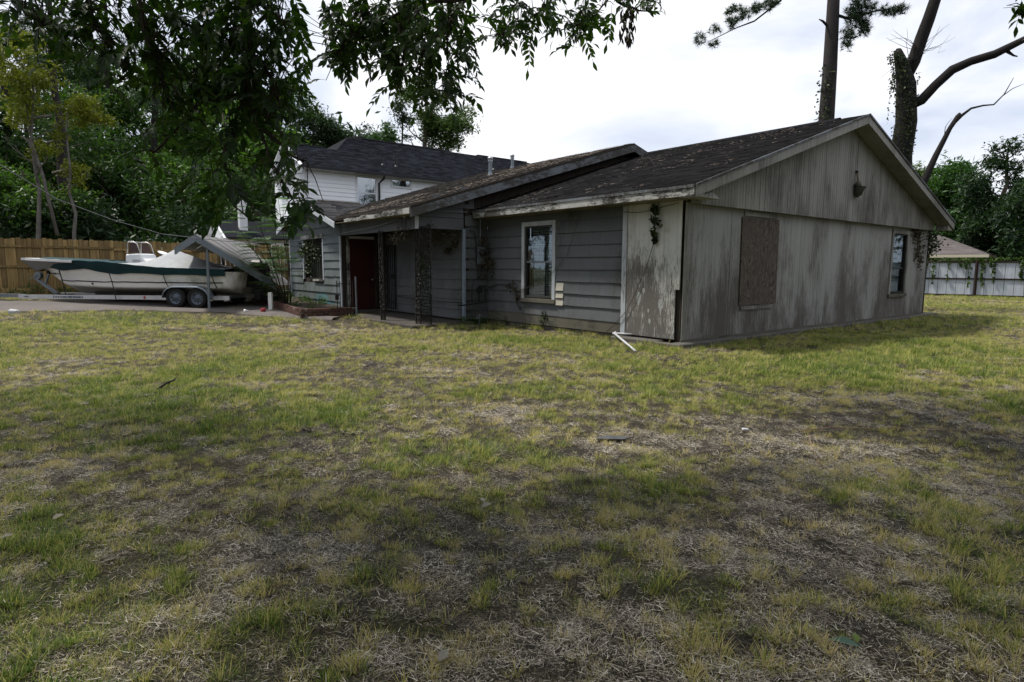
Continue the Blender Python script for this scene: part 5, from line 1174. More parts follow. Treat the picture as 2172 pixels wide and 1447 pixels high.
def needle_cloud(blobs, n, size, seed, per=16):
    r = np.random.default_rng(seed); B = np.array([b[:6] for b in blobs], float); w = (B[:,3]*B[:,4]*B[:,5])**0.66; w /= w.sum()
    k = r.choice(len(B), n, p=w); d = r.normal(size=(n,3)); d /= np.linalg.norm(d, axis=1)[:,None]; c = B[k,:3]+d*(r.random((n,1))**0.45)*B[k,3:6]
    c = np.repeat(c, per, 0); N = n*per; e = r.normal(size=(N,3)); e[:,2] += 0.35; e /= np.linalg.norm(e, axis=1)[:,None]
    a = np.cross(e, r.normal(size=(N,3))); a /= np.linalg.norm(a, axis=1)[:,None]; L = size*(0.7+0.5*r.random((N,1)))
    V = np.stack([c-a*size*0.045, c+a*size*0.045, c+e*L], 1).reshape(-1,3); return V, np.arange(3*N).reshape(N,3), np.repeat(r.random(N), 3)

def grow(seed, base, top, r0, limbs, bend=0.3, lean_top=None, lim_r=0.35, lo=0.35, up=0.5, spread=None):
    """trunk and limbs as one mesh; returns MB and limb tips"""
    r = random.Random(seed); base = Vector(base); top = Vector(top); mb = MB(); n = 9; pts = []; H = (top-base).length
    for i in range(n+1): t = i/n; pts.append(base.lerp(top, t)+Vector((r.uniform(-1,1), r.uniform(-1,1), 0))*bend*min(1, t*2)*0.5)
    mb.tube(pts, [r0*(1.25-0.25*min(1, i*3/n))*(1-0.78*i/n) for i in range(n+1)], 10); tips = [pts[-1]]
    for k in range(limbs):
        t = lo+(0.97-lo)*(k+r.random())/limbs; p = base.lerp(top, t); i = min(n-1, int(t*n)); p = pts[i].lerp(pts[i+1], t*n-i); a = r.uniform(0, 2*PI)
        L = (spread or H*0.35)*(1.15-0.6*t)*(0.7+0.5*r.random()); q = [p]; dirn = Vector((math.cos(a), math.sin(a), up*r.uniform(0.3, 1.4))).normalized()
        for j in range(5): dirn = (dirn+Vector((r.uniform(-.3,.3), r.uniform(-.3,.3), r.uniform(-.15,.3)))).normalized(); q.append(q[-1]+dirn*L/5)
        rr = r0*(1-0.7*t)*lim_r*1.3; mb.tube(q, [rr*(1-0.8*j/5) for j in range(6)], 6)
        tips += [q[-1], q[3]]
        for j in (2, 4):
            d2 = (dirn+Vector((r.uniform(-1,1), r.uniform(-1,1), r.uniform(-.2,.8)))).normalized(); e = q[j]+d2*L*0.45; mb.tube([q[j], q[j].lerp(e, .5)+Vector((0,0,.1)), e], [rr*.4, rr*.25, rr*.08], 5); tips.append(e)
    return mb, tips

def tree(name, label, seed, base, top, r0, blobs, nleaf, size, mat='leaf', bark='bark', limbs=10, group=None, needles=False, lo=0.35, cat='tree', spread=None, tipr=0.0, up=0.5, ntips=None, lim_r=0.35):
    root = empty(name, base, 0, label, cat, group); b0 = Vector(base)
    mb, tips = grow(seed, (0,0,0), Vector(top)-b0, r0, limbs, lo=lo, spread=spread, up=up, lim_r=lim_r); mb.obj('trunk', M[bark], root, smooth=True)
    bl = [(b[0]-b0.x, b[1]-b0.y, b[2]-b0.z)+tuple(b[3:]) for b in blobs]
    if tipr: bl += [(t.x, t.y, t.z, tipr*rnd.uniform(.7,1.2), tipr*rnd.uniform(.7,1.2), tipr*rnd.uniform(.5,.8)) for t in tips]
    if nleaf:
        V, F, A = needle_cloud(bl, nleaf, size, seed) if needles else leaf_cloud(bl, nleaf, size, seed)
        np_obj('crown', V, F, M[mat], {'v': A}, root, kind='stuff')
    return root
def clump(seed, c, R, n, r, flat=0.75):
    """n sub-blobs of radius r filling an ellipsoid R round c"""
    q = random.Random(seed); o = []
    while len(o) < n:
        d = Vector((q.uniform(-1,1), q.uniform(-1,1), q.uniform(-1,1)))
        if 0.25 < d.length < 1: s = r*q.uniform(0.65, 1.25); o.append((c[0]+d.x*R[0], c[1]+d.y*R[1], c[2]+d.z*R[2], s, s, s*flat))
    return o

# right side: trees beyond the metal fence
c = (34.311,44,7.113); tree('broadleaf_tree', 'tall dark broadleaf tree at the right edge beyond the fence', 11, (c[0]+0.5,c[1],0), (c[0]+0.3,c[1],9.5), 0.32, clump(1, (c[0],c[1],4.9), (2.0,2.0,3.7), 30, 0.85)+clump(2,(c[0]+3.3,c[1]+1,4.2),(2.2,2,3.4),22,0.9)+clump(3,(c[0]-0.2,c[1],9.3),(1.0,1.0,1.7),9,0.55), 27000, 0.16, 'leafd', limbs=14, lo=0.2, spread=2.5)
c = (34.938,50,6.755); tree('broadleaf_tree', 'rounded mid green tree rising just right of the house eave', 12, (c[0],c[1],0), (c[0],c[1],8.0), 0.3, clump(4, (c[0],c[1],6.2), (3.4,2.5,3.4), 36, 1.15), 14000, 0.19, 'leafg', limbs=12, spread=3)
c = (33.678,52,8.109); tree('broadleaf_tree', 'lighter green tree directly behind the dead leaning trunk', 13, (c[0]+1,c[1]+1,0), (c[0],c[1]+1,9.6), 0.28, clump(5, (c[0],c[1],7.8), (2.2,2.5,2.2), 18, 1.0), 7000, 0.19, 'leaf', limbs=10, spread=3)
c = (47.962,62,3.873); tree('broadleaf_tree', 'hazy yellowish tree showing in the gap above the neighbour roof', 14, (c[0],c[1],0), (c[0],c[1],5), 0.25, clump(6, (c[0]-1,c[1],3.3), (4.5,2,1.6), 18, 1.1), 6000, 0.2, 'leafy', limbs=6, spread=3)
c = (35.285,40,5.134); tree('broadleaf_tree', 'dense dark tree mostly outside the right edge', 15, (c[0],c[1],0), (c[0],c[1],8.6), 0.3, clump(7, (c[0]-0.5,c[1],4.6), (3.0,2,3.9), 26, 1.0), 9000, 0.18, 'leafd', limbs=10, spread=3)

# pine behind the ridge
b0 = Vector((12.243,24,1.557)); t0_ = Vector((11.696,24,15.384)); b0.z = 0
pt = empty('tall_pine', b0, 0, 'tall straight pine trunk rising behind the roof ridge with needle branches', 'tree')
pts = [b0, Vector((11.885,24,6.922)), Vector((11.898,24,8.839)), Vector((11.869,24,11.347)), t0_, t0_+Vector((0.1,0,5))]; tb = MB().tube([p-b0 for p in pts], [0.33,0.28,0.25,0.21,0.15,0.04], 16); tb.obj('trunk', M['barkpine'], pt, smooth=True)
def pine_branch(name, pix, rads, blobs, n, seed, parent=None, base=b0, size=0.19):
    q = MB().tube([Vector(p)-base for p in pix], rads, 6).obj(name, M['barkdark'], parent, smooth=True)
    if blobs: V, F, A = needle_cloud([(b[0]-base.x, b[1]-base.y, b[2]-base.z)+tuple(b[3:]) for b in blobs], n, size, seed, 22); np_obj('needles', V, F, M['needle'], {'v': A}, q, kind='stuff')
pine_branch('branch', [(11.903,24,10.851), (12.32,23.7,10.572), (13.056,23.5,10.743), (14.038,23.3,10.83)], [0.06,0.05,0.03,0.01], [(*(12.361,23.7,9.996), .35,.3,.35), (*(12.532,23.6,10.453), .4,.3,.3), (*(12.964,23.5,10.824), .4,.3,.25), (*(13.599,23.4,10.706), .4,.3,.22), (*(13.994,23.3,10.749), .25,.3,.2), (*(12.303,23.7,9.582), .22,.25,.2), (*(12.847,23.5,10.091), .25,.3,.22), (*(12.603,23.5,11.065), .4,.3,.3), (*(12.791,23.6,10.455),.3,.3,.3), (*(12.423,23.6,10.779),.35,.3,.25)], 340, 31, pt)
pine_branch('branch', [(11.736,24,13.79), (10.441,23.6,12.145), (9.564,23.2,10.977), (8.596,23,10.208), (7.9,22.9,9.928), (6.884,22.8,9.41)], [0.08,0.06,0.04,0.03,0.02,0.01], [(*(9.194,23.1,10.807), .28,.3,.22), (*(8.657,23,10.637), .3,.3,.2), (*(8.126,22.9,10.437), .3,.3,.26), (*(7.725,22.9,10.086), .22,.25,.2), (*(7.117,22.8,9.808), .25,.25,.16), (*(6.627,22.8,9.536), .24,.25,.2), (*(7.089,22.8,9.315), .2,.25,.14), (*(7.703,22.9,10.53), .2,.25,.16)], 190, 32, pt)
MB().tube([Vector((11.796,24,10.352))-b0, Vector((11.468,23.9,10.562))-b0, Vector((11.276,23.8,10.589))-b0], [0.06,0.04,0.015], 6).obj('dead_stub', M['barkdark'], pt)
def trunk_vine(name, pts, rad, n, seed, label, mat='ivy', size=0.035, parent=None, group=None, hang=None, cat='vine'):
    r = np.random.default_rng(seed); P = np.array([list(p) for p in pts]); seg = r.integers(0, len(P)-1, n); t = r.random((n,1)); c = P[seg]*(1-t)+P[seg+1]*t
    R = np.array(rad)[seg][:,None]; d = r.normal(size=(n,3)); d[:,1] -= 0.5; d /= np.linalg.norm(d,axis=1)[:,None]; c = c+d*R*(0.95+0.35*r.random((n,1))**2)
    if hang is not None:
        for (p, L, k) in hang:
            tt = r.random((k,1)); c = np.vstack([c, np.array(p)+np.array([[0,0,-L]])*tt + r.normal(size=(k,3))*size*0.9*(1.2-tt)])
    N = len(c); nr = r.normal(size=(N,3)); nr[:,1] -= 1; nr /= np.linalg.norm(nr,axis=1)[:,None]; a = np.cross(nr, r.normal(size=(N,3))); a /= np.linalg.norm(a,axis=1)[:,None]; b = np.cross(nr, a); s = size*(0.6+0.8*r.random((N,1)))
    V = np.stack([c-a*s, c-b*s*0.7, c+a*s, c+b*s*0.7],1).reshape(-1,3); o = np_obj(name, V, np.arange(4*N).reshape(N,4), M[mat], {'v': np.repeat(r.random(N)*0.9, 4)}, parent, kind='stuff' if parent else None)
    if not parent: fin(o, label, cat, group)
    return o
trunk_vine('climbing_vine', [(11.728,23.9,6.899), (11.693,23.9,7.96), (11.708,23.9,8.808)], [0.25,0.24,0.22], 260, 5, 'thin green vine climbing the left side of the tall pine trunk', size=0.05)
# dead trees
b0 = Vector((13.896,22,1.46)); b0.z = 0
dt = empty('dead_tree', b0, 0, 'large dead vine covered tree with a broken stub and a long limb to the right', 'tree')
V3 = lambda *a: [Vector(p)-b0 for p in a]
MB().tube(V3((b0.x,b0.y,0), (13.575,22,5.394), (13.681,22,6.511), (13.577,22,7.769), (13.418,22,8.313), (13.214,22,8.822), (13.221,22,8.946)), [0.42,0.35,0.33,0.30,0.23,0.14,0.08], 14).obj('trunk', M['barkdark'], dt, smooth=True)
MB().tube(V3((13.499,22,7.924), (13.772,22,8.547), (13.918,21.9,9.283), (14.042,21.8,9.854), (14.215,21.7,10.713), (14.397,21.7,12.188)), [0.2,0.21,0.20,0.19,0.17,0.1], 12).obj('limb', M['barkdark'], dt, smooth=True)
MB().tube(V3((13.635,22,7.063), (14.029,21.8,7.217), (14.337,21.6,7.658), (14.715,21.4,8.088), (15.177,21.2,8.298), (15.786,21,8.458), (16.217,20.8,8.685), (16.779,20.6,8.978)), [0.2,0.17,0.15,0.15,0.13,0.13,0.11,0.09], 12).obj('limb', M['barkdark'], dt, smooth=True)
MB().tube(V3((16.085,20.9,8.529), (16.33,20.9,8.383), (16.456,20.9,8.355)), [0.06,0.03,0.02], 6).obj('stub', M['barkdark'], dt)
tw = MB(); r_ = random.Random(9)
for k in range(16):
    p = Vector((13.814,21.8,8.789)) if k % 2 else Vector((13.679,21.8,8.482)); q = [p]; d = Vector((r_.uniform(-1.2,1.1), 0, r_.uniform(0.0,1)))
    for j in range(5): d = d+Vector((r_.uniform(-.5,.5), r_.uniform(-.3,.3), r_.uniform(-.3,.4))); q.append(q[-1]+d.normalized()*0.24)
    tw.tube([x-b0 for x in q], [0.012,0.010,0.008,0.006,0.005,0.003], 4)
tw.obj('twigs', M['barkdark'], dt, kind='stuff')
trunk_vine('climbing_vine', [(13.454,21.9,5.296), (13.527,21.9,6.013), (13.56,21.9,6.802), (13.463,21.9,7.584), (13.183,21.9,8.435), (13.035,21.9,8.665)], [0.35,0.33,0.31,0.27,0.20,0.13], 1500, 6, 'leafy vine wrapping the big dead trunk and trailing from its stub', size=0.036,
           hang=[((12.968,21.8,8.326), 1.0, 60), ((12.912,21.8,8.018), 1.6, 45), ((13.85,21.8,8.176), 0.5, 20), ((13.045,21.8,8.172), 0.7, 60)])
b0 = Vector((19.505,30,1.695)); b0.z = 0
lt = empty('leaning_dead_tree', b0, 0, 'thin bare dead trunk leaning right beyond the gable', 'tree')
MB().tube(V3((b0.x,b0.y,0), (19.647,30,5.404), (20.2,30,6.837), (20.76,30,8.102), (21.09,30,8.643), (21.165,30,8.794)), [0.24,0.18,0.13,0.10,0.11,0.05], 10).obj('trunk', M['barkdark'], lt, smooth=True)
MB().tube(V3((20.896,30,8.318), (21.265,30,8.687), (21.681,30,9.012), (22.226,30,9.143), (22.734,30,9.188), (23.176,30,9.662), (23.544,30,10.409)), [0.09,0.07,0.05,0.04,0.035,0.025,0.012], 8).obj('limb', M['barkdark'], lt, smooth=True)
MB().tube(V3((23.096,30,9.576), (23.55,30,9.919), (24.061,30,10.135)), [0.025,0.018,0.01], 6).obj('limb', M['barkdark'], lt)
MB().tube(V3((20.526,30,7.71), (20.532,30,8.144), (20.628,30,8.317), (20.828,30,8.577)), [0.02,0.015,0.01,0.006], 5).obj('twig', M['barkdark'], lt)

# trees behind the white house
c = (-15.354,48,11.932); tree('broadleaf_tree', 'round dark oak behind the left gable of the white house', 21, (c[0],c[1],0), (c[0],c[1],11.5), 0.35, clump(21, (c[0],c[1],10.8), (3.1,2.5,2.6), 34, 0.8), 14000, 0.14, 'leafd', limbs=12, spread=3.5, lo=0.6)
c = (-14.195,60,13.621); tree('broadleaf_tree', 'small tree crown peeping over the charcoal ridge', 22, (c[0],c[1],0), (c[0],c[1],13.6), 0.25, clump(22, (c[0],c[1],13.3), (1.5,1.5,1.3), 10, 0.6), 2500, 0.15, 'leafd', limbs=6, spread=2, lo=0.7)
c = (-11.719,58,13.519); tree('broadleaf_tree', 'slim pale green tree left of the vine covered tree', 23, (c[0],c[1],0), (c[0],c[1],14.6), 0.2, clump(23, (c[0],c[1],13.4), (1.0,1.0,1.9), 10, 0.6), 2500, 0.15, 'leafg', limbs=6, spread=1.6, lo=0.6)
c = (-9.058,52,12.841); tree('broadleaf_tree', 'tall thin sparse tree beside the vine covered tree', 24, (c[0],c[1],0), (c[0]-0.2,c[1],16.6), 0.16, clump(24, (c[0],c[1],13.6), (0.6,0.6,3.2), 12, 0.42), 1900, 0.14, 'leafd', limbs=9, spread=1.4, lo=0.6)
c = (-6.291,46,11.867)
tree('vine_covered_tree', 'tall tree with olive creeper on its trunk right of the white house chimney pipes', 25, (c[0],c[1],0), (c[0]-0.1,c[1],15.4), 0.35, clump(25, (c[0]+1.6,c[1],11.7), (1.9,1.5,1.5), 16, 0.75)+clump(26, (c[0]-0.1,c[1],13.8), (1.3,1.2,1.9), 12, 0.5)+clump(27, (c[0]+0.3,c[1],11.2), (1.0,1.0,1.7), 8, 0.6), 10500, 0.13, 'leaf', limbs=12, spread=2.4, lo=0.6)

# left wood: pines, broadleaved trees and an understorey
for (k, u0, v0, u1, y, r0, lab, bk) in [(0, 146, 520, 112, 27, 0.24, 'pine with a pale straight trunk third from the left edge', 'barkpine'), (1, 34, 520, 2, 30, 0.26, 'pine trunk nearest the left edge', 'barkpine'), (2, 246, 500, 236, 38, 0.26, 'distant dark forked pine against the bright gap', 'barkdark'), (3, 338, 505, 330, 36, 0.28, 'dark trunk behind the collapsed carport', 'barkdark')]:
    P0 = {0: (-19.378,27,2.31), 1: (-24.1,30,2.393), 2: (-24.267,38,3.248), 3: (-20.526,36,3.03)}[k]; P1 = {0: (-19.428,27,11.312), 1: (-24.139,30,12.396), 2: (-24.081,38,15.346), 3: (-20.319,36,13.621)}[k]
    d = (Vector(P1)-Vector(P0)); base = Vector(P0)-d*((P0[2]-0.2)/max(0.1, d.z)); top = Vector(P1)+d*0.45
    bl = {0: [(*(-19.437,27,10.748),1.5,1.5,.7), (*(-18.611,27,11.128),1.3,1.2,.6), (*(-18.746,28,10.706),1.2,1.2,.5), (*(-20.18,27,11.309),1.4,1.2,.7), (*(-19.457,27.5,10.15),1.0,1,.5)],
          1: [(*(-23.563,30,11.981),1.6,1.5,.8), (*(-24.603,30,12.603),2,1.5,.8), (*(-22.997,30,10.932),1,1,.5)],
          2: [(*(-25.612,38,11.863),1.6,1.4,.7), (*(-26.391,38,12.669),1.6,1.4,.7), (*(-23.462,38,14.288),2.0,1.5,.8), (*(-22.045,38,14.56),2.0,1.5,.9), (*(-24.818,38,11.189),1.2,1.2,.6), (*(-23.103,38,11.469),1.3,1.2,.6), (*(-21.364,38,12.153),1.7,1.5,1.0), (*(-23.922,38,15.61),2.2,1.5,.8), (*(-20.716,38,13.5),1.4,1.5,.9), (*(-24,38,10.785),1.0,1.2,.5)],
          3: [(*(-20.157,36,12.863),1.8,1.5,.9), (*(-19.157,36,11.851),1.6,1.5,.8), (*(-21.076,36,11.074),1.2,1.2,.6), (*(-19.788,36,10.308),1.5,1.2,.8)]}[k]
    tree('pine_tree', lab, 40+k, tuple(base), tuple(top), r0, bl, 330, 0.30, 'needle', bk, limbs=10, needles=True, lo=0.62, spread=3.0, group=None)
def split_blobs(B, seed, k=6, f=0.42):
    r = random.Random(seed); o = []
    for x in B:
        for i in range(k): s = r.uniform(.6, 1.25)*f; o.append((x[0]+r.uniform(-1,1)*x[3], x[1]+r.uniform(-1,1)*x[4], x[2]+r.uniform(-1,1)*x[5], x[3]*s, x[4]*s, x[5]*s*0.8))
    return o
# pale saplings and yellow-green trees in front of the wood
P0 = (-19.4,25,2.616); P1 = (-19.079,25,7.845)
tree('broadleaf_tree', 'yellow green slender tree at the far left above the fence', 51, (P0[0]+0.2,P0[1],0.3), (P1[0],P1[1],9.5), 0.10,
     split_blobs([(*(-19.609,25,9.526),1.1,1,.8), (*(-18.827,25,9.001),.8,.8,.6), (*(-19.076,25,8.29),.9,.8,.6), (*(-19.835,25,8.109),.8,.8,.8), (*(-19.716,25,7.394),.7,.7,.6), (*(-18.573,25,8.737),.5,.6,.5), (*(-19.76,25,9.876),.9,.9,.7), (*(-19.374,25,6.04),.6,.6,.4), (*(-18.683,25,7.488),.5,.6,.4), (*(-18.303,25,8.649),.3,.4,.4)], 5), 5600, 0.085, 'leafy', 'barkpale', limbs=10, spread=1.6, lo=0.45)
tree('broadleaf_tree', 'tree with golden green tuft of foliage right of the pale pine', 52, (*(-18.262,25.5,2.262)[:2],0.3), (-17.822,25.5,7.615), 0.09,
     split_blobs([(*(-17.537,25.5,7.616),.8,.8,.5), (*(-17.274,25.5,7.343),.6,.7,.5), (*(-18.085,25.5,5.581),.35,.4,.45), (*(-17.739,25.5,5.115),.35,.4,.3), (*(-18.279,25.5,6.694),.4,.4,.3), (*(-17.866,25.5,4.739),.3,.3,.2), (*(-17.048,25.5,7.801),.4,.5,.4), (*(-18.115,25.5,7.522),.3,.5,.4)], 6), 3600, 0.075, 'leafy', 'barkpale', limbs=6, spread=1.2, lo=0.5)
sp = MB(); 
for q in ([(-18.407,25,2.621), (-18.806,25,5.037), (-19.084,25,6.132), (-19.194,25,7.396), (-19.167,25,8.112)], [(-19.149,25,7.073), (-18.797,25,7.254), (-18.233,25,7.311)], [(-19.5,26,6.283), (-19.152,26,6.474), (-18.753,26,6.589)], [(-19.123,26,5.221), (-18.663,26,5.337), (-18.159,26,5.511)], [(-18.932,25,5.311), (-19.218,25,6.313), (-19.464,25,6.493)]):
    sp.tube([Vector(p) for p in q], [0.07*(1-0.6*i/len(q)) for i in range(len(q))], 7)
fin(sp.obj('pale_sapling', M['barkpale'], smooth=True), 'pale bare sapling with crooked side branches among the trees at far left', 'tree')
for (sd, c, R, n, r, lv, sz, mt, lab) in [
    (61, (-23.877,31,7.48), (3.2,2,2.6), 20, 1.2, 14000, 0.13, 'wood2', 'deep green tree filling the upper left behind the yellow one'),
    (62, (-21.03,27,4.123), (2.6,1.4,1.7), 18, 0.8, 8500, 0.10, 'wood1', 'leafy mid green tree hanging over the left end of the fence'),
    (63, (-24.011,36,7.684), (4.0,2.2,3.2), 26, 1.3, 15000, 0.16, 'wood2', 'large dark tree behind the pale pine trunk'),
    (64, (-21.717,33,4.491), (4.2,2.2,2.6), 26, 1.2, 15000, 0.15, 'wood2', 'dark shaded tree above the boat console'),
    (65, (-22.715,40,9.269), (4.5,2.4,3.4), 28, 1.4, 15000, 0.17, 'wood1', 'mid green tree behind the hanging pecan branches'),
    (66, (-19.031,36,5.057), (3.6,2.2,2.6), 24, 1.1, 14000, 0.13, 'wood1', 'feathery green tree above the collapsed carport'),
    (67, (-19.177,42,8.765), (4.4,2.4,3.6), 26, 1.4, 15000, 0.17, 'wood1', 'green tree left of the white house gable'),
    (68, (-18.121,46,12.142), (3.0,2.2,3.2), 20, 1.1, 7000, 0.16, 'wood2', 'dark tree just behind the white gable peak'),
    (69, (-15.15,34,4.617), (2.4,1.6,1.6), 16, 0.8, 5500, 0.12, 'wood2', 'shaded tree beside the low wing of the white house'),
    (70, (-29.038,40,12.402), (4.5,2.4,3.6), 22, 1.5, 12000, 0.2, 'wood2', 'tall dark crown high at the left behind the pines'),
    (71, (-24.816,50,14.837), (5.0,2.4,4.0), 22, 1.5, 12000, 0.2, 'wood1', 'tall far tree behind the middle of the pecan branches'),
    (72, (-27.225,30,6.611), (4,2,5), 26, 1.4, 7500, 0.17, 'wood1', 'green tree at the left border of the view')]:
    tree('broadleaf_tree', lab, sd, (c[0],c[1],0.3), (c[0],c[1],c[2]+R[2]*0.8), 0.2, clump(sd, c, (R if sd not in (70, 71) else (R[0], R[1], R[2]*0.62)), n, (r if sd not in (70, 71) else r*0.75)), lv, sz, mt, limbs=9, spread=R[0]*0.8, lo=0.4)
# understorey thicket behind the wooden fence: one mass
bl = []
for k in range(60):
    t = k/59; x = -27+t*26; y = 25.5+t*6+rnd.uniform(-1,2.5); bl.append((x, y, rnd.uniform(0.6, 3.6), rnd.uniform(.8,1.5), .9, rnd.uniform(.6,1.2)))
V, F, A = leaf_cloud(bl, 30000, 0.15, 77); fin(np_obj('undergrowth', V, F, M['leafd'], {'v': A}), 'dark tangled undergrowth below the trees behind the wooden fence', None, None, 'stuff')
bl = []
for k in range(40):
    t = k/45; bl.append((-45+t*38, 50+t*6+rnd.uniform(-2,4), rnd.uniform(1, 11), rnd.uniform(2,3), 1.5, rnd.uniform(1.6,2.6)))
V, F, A = leaf_cloud(bl, 36000, 0.5, 78); fin(np_obj('far_wood', V, F, M['leafd'], {'v': A}), 'far dark wood closing the view behind the left trees', None, None, 'stuff')
bl = []
for k in range(30):
    t = k/29; bl.append((30+t*38, 70-t*14+rnd.uniform(-2,4), rnd.uniform(1, 3.6), rnd.uniform(2,3), 1.5, rnd.uniform(1.2,1.8)))
V, F, A = leaf_cloud(bl, 9000, 0.3, 79); fin(np_obj('far_hedge', V, F, M['leafg'], {'v': A}), 'far line of trees beyond the neighbour house', None, None, 'stuff')

# unseen trees added to hold back sky light behind and fill the window reflections
for k, (x, y, h) in enumerate([(-22,-12,11), (-13,-17,13), (-4,-19,14), (5,-18,13), (14,-14,13), (21,-6,12), (26,5,11), (29,16,10), (-33,-2,12), (-35,8,12), (-34,17,13), (-32,25,13), (40,24,11), (42,34,12)]):
    tree('broadleaf_tree', ['unseen tree added behind the camera, far left', 'unseen tree added behind the camera, second from the left', 'unseen tree added behind the camera, left of its middle', 'unseen tree added behind the camera, right of its middle', 'unseen tree added behind the camera, far right', 'unseen tall tree added right of the camera, nearest one', 'unseen tall tree added right of the lawn, middle one', 'unseen tall tree added right of the lawn, third one', 'tree left of the view, nearest the street', 'tree left of the view, second from the street', 'tree left of the view, third from the street', 'tree left of the view, next to the fence', 'tree right of the metal fence, nearer one', 'tree right of the metal fence, farther one'][k], 100+k, (x,y,0), (x,y,h*0.85), 0.35, clump(100+k, (x,y,h*0.56), (4.6,4.6,h*0.42), 26, 1.9), 5200, 0.34, 'leafd', limbs=8, spread=4)

# ---- creepers on the house and the fence
def local_cloud(name, pts, n, size, mat, seed, label, stems=None, spread=(0.08,0.05,0.1), cat='vine', group=None):
    """pts: house-local centres"""
    r = np.random.default_rng(seed); P = np.array(pts, float); k = r.integers(0, len(P), n); c = P[k, :3]+r.normal(size=(n,3))*np.array(spread)*(P[k, 3:4] if P.shape[1] > 3 else 1)
    nr = r.normal(size=(n,3))+np.array([-0.8,-0.6,0.3]); nr /= np.linalg.norm(nr,axis=1)[:,None]; a = np.cross(nr, r.normal(size=(n,3))); a /= np.linalg.norm(a,axis=1)[:,None]; b = np.cross(nr, a); s = size*(0.6+0.8*r.random((n,1)))
    V = np.stack([c-a*s, c-b*s*0.6, c+a*s, c+b*s*0.6],1).reshape(-1,3)
    root = empty(name, HOUSE_LOC, HOUSE_RZ, label, cat, group); np_obj('foliage', V, np.arange(4*n).reshape(n,4), M[mat], {'v': np.repeat(r.random(n)*0.8,4)}, root, kind='stuff')
    if stems:
        for st, rad in stems: MB().tube(st, rad, 5).obj('stem', M['twig'], root, smooth=True)
    return root
local_cloud('climbing_vine', [(-0.10,0.62,2.56,.6),(-0.12,0.58,2.45,1),(-0.12,0.60,2.35,1),(-0.11,0.57,2.27,1.1),(-0.10,0.58,2.16,.8),(-0.08,0.60,2.05,.35),(-0.07,0.60,1.95,.25)], 95, 0.055, 'ivy', 81, 'dark ivy sprig hanging from the eave over the peeling white plywood', [([(-0.05,0.55,2.66),(-0.10,0.60,2.3),(-0.06,0.62,1.95),(-0.05,0.78,1.5),(-0.05,1.02,1.0),(-0.05,1.25,0.6),(-0.06,1.55,0.3),(-0.1,1.75,0.12)], 0.006), ([(-0.04,0.1,2.62),(-0.06,0.5,2.56),(-0.05,1.0,2.50),(-0.04,1.4,2.54)], 0.005)], (0.03,0.065,0.065))
local_cloud('climbing_vine', [(-0.06,4.9,0.98,1),(-0.06,5.05,1.0,.8),(-0.06,4.75,0.86,1),(-0.05,4.7,0.70,.7)], 110, 0.03, 'ivydry', 82, 'half dead creeper crawling below the front window', [([(-0.04,5.9,0.92),(-0.05,5.5,1.02),(-0.05,5.1,1.02),(-0.06,4.8,0.92),(-0.05,4.74,0.6),(-0.05,4.6,0.42),(-0.06,4.56,0.5)], 0.012), ([(-0.05,4.75,0.85),(-0.05,4.4,0.95),(-0.05,4.2,1.0)], 0.006), ([(-0.04,2.6,2.6),(-0.05,3.0,1.7),(-0.05,3.5,1.3)], 0.004)], (0.02,0.09,0.05))
local_cloud('climbing_vine', [(-0.05,3.75,0.40,1),(-0.06,3.72,0.28,1.2),(-0.05,3.8,0.18,1)], 70, 0.03, 'ivy', 83, 'small creeper on the tan skirt board under the front window', None, (0.02,0.06,0.05))
local_cloud('climbing_vine', [(-2.14,12.6,2.1,1.2),(-2.15,12.9,2.05,1.2),(-2.13,12.3,2.0,1.1),(-2.15,13.2,1.95,1),(-2.16,13.5,1.9,.8),(-2.08,12.2,1.8,1),(-2.08,12.6,1.75,1),(-2.08,13.1,1.6,.8),(-2.05,13.0,1.3,.8)], 620, 0.04, 'ivy', 84, 'dark vine spilling out of the top of the broken wing window', None, (0.05,0.16,0.10))
local_cloud('hanging_creeper', [(-1.75,6.05,2.3,1),(-1.3,6.3,2.3,1.2),(-1.1,6.5,2.2,1),(-0.95,6.2,2.25,1),(-1.0,6.9,2.1,.8),(-0.8,6.3,2.0,.5),(-0.85,6.6,1.85,.5),(-2.0,6.6,2.3,1.2),(-2.05,6.9,2.2,1),(-2.05,7.1,2.1,.8)], 700, 0.03, 'ivydry', 85, 'dry creeper hanging from the porch beam beside the lattice column', None, (0.10,0.12,0.09))
local_cloud('climbing_vine', [(-2.0,5.95,1.6,1),(-1.95,5.92,1.3,1),(-1.92,5.9,1.45,1),(-1.98,5.95,1.1,.8)], 180, 0.025, 'ivy', 86, 'green creeper on the face of the front lattice column', None, (0.05,0.04,0.12))
local_cloud('climbing_vine', [(-0.25,5.9,1.9,1),(-0.2,5.88,1.7,1.2),(-0.15,5.85,1.5,1.3),(-0.05,5.7,1.45,1),(-0.25,5.88,2.1,.7)], 330, 0.03, 'ivydry', 87, 'tangled brown creeper round the electric meter', None, (0.06,0.05,0.10))
local_cloud('climbing_vine', [(11.2,-0.06,2.45,1),(11.4,-0.06,2.3,1.3),(11.55,-0.07,2.1,1.2),(11.3,-0.05,1.9,.8),(11.6,-0.05,1.7,.6),(11.0,-0.05,2.5,.8)], 420, 0.035, 'ivydry', 88, 'brown creeper patch under the gable right of the narrow window', None, (0.16,0.02,0.16))
local_cloud('climbing_vine', [(12.35,-0.05,2.5,1.2),(12.5,0.1,2.3,1.3),(12.8,0.2,2.45,1.3),(12.3,-0.02,2.0,1),(13.1,0.3,2.5,1),(12.6,0,2.15,1)], 480, 0.045, 'ivy', 89, 'bushy green creeper sticking out past the far right house corner', None, (0.14,0.14,0.14))
r_ = random.Random(12); hp = []
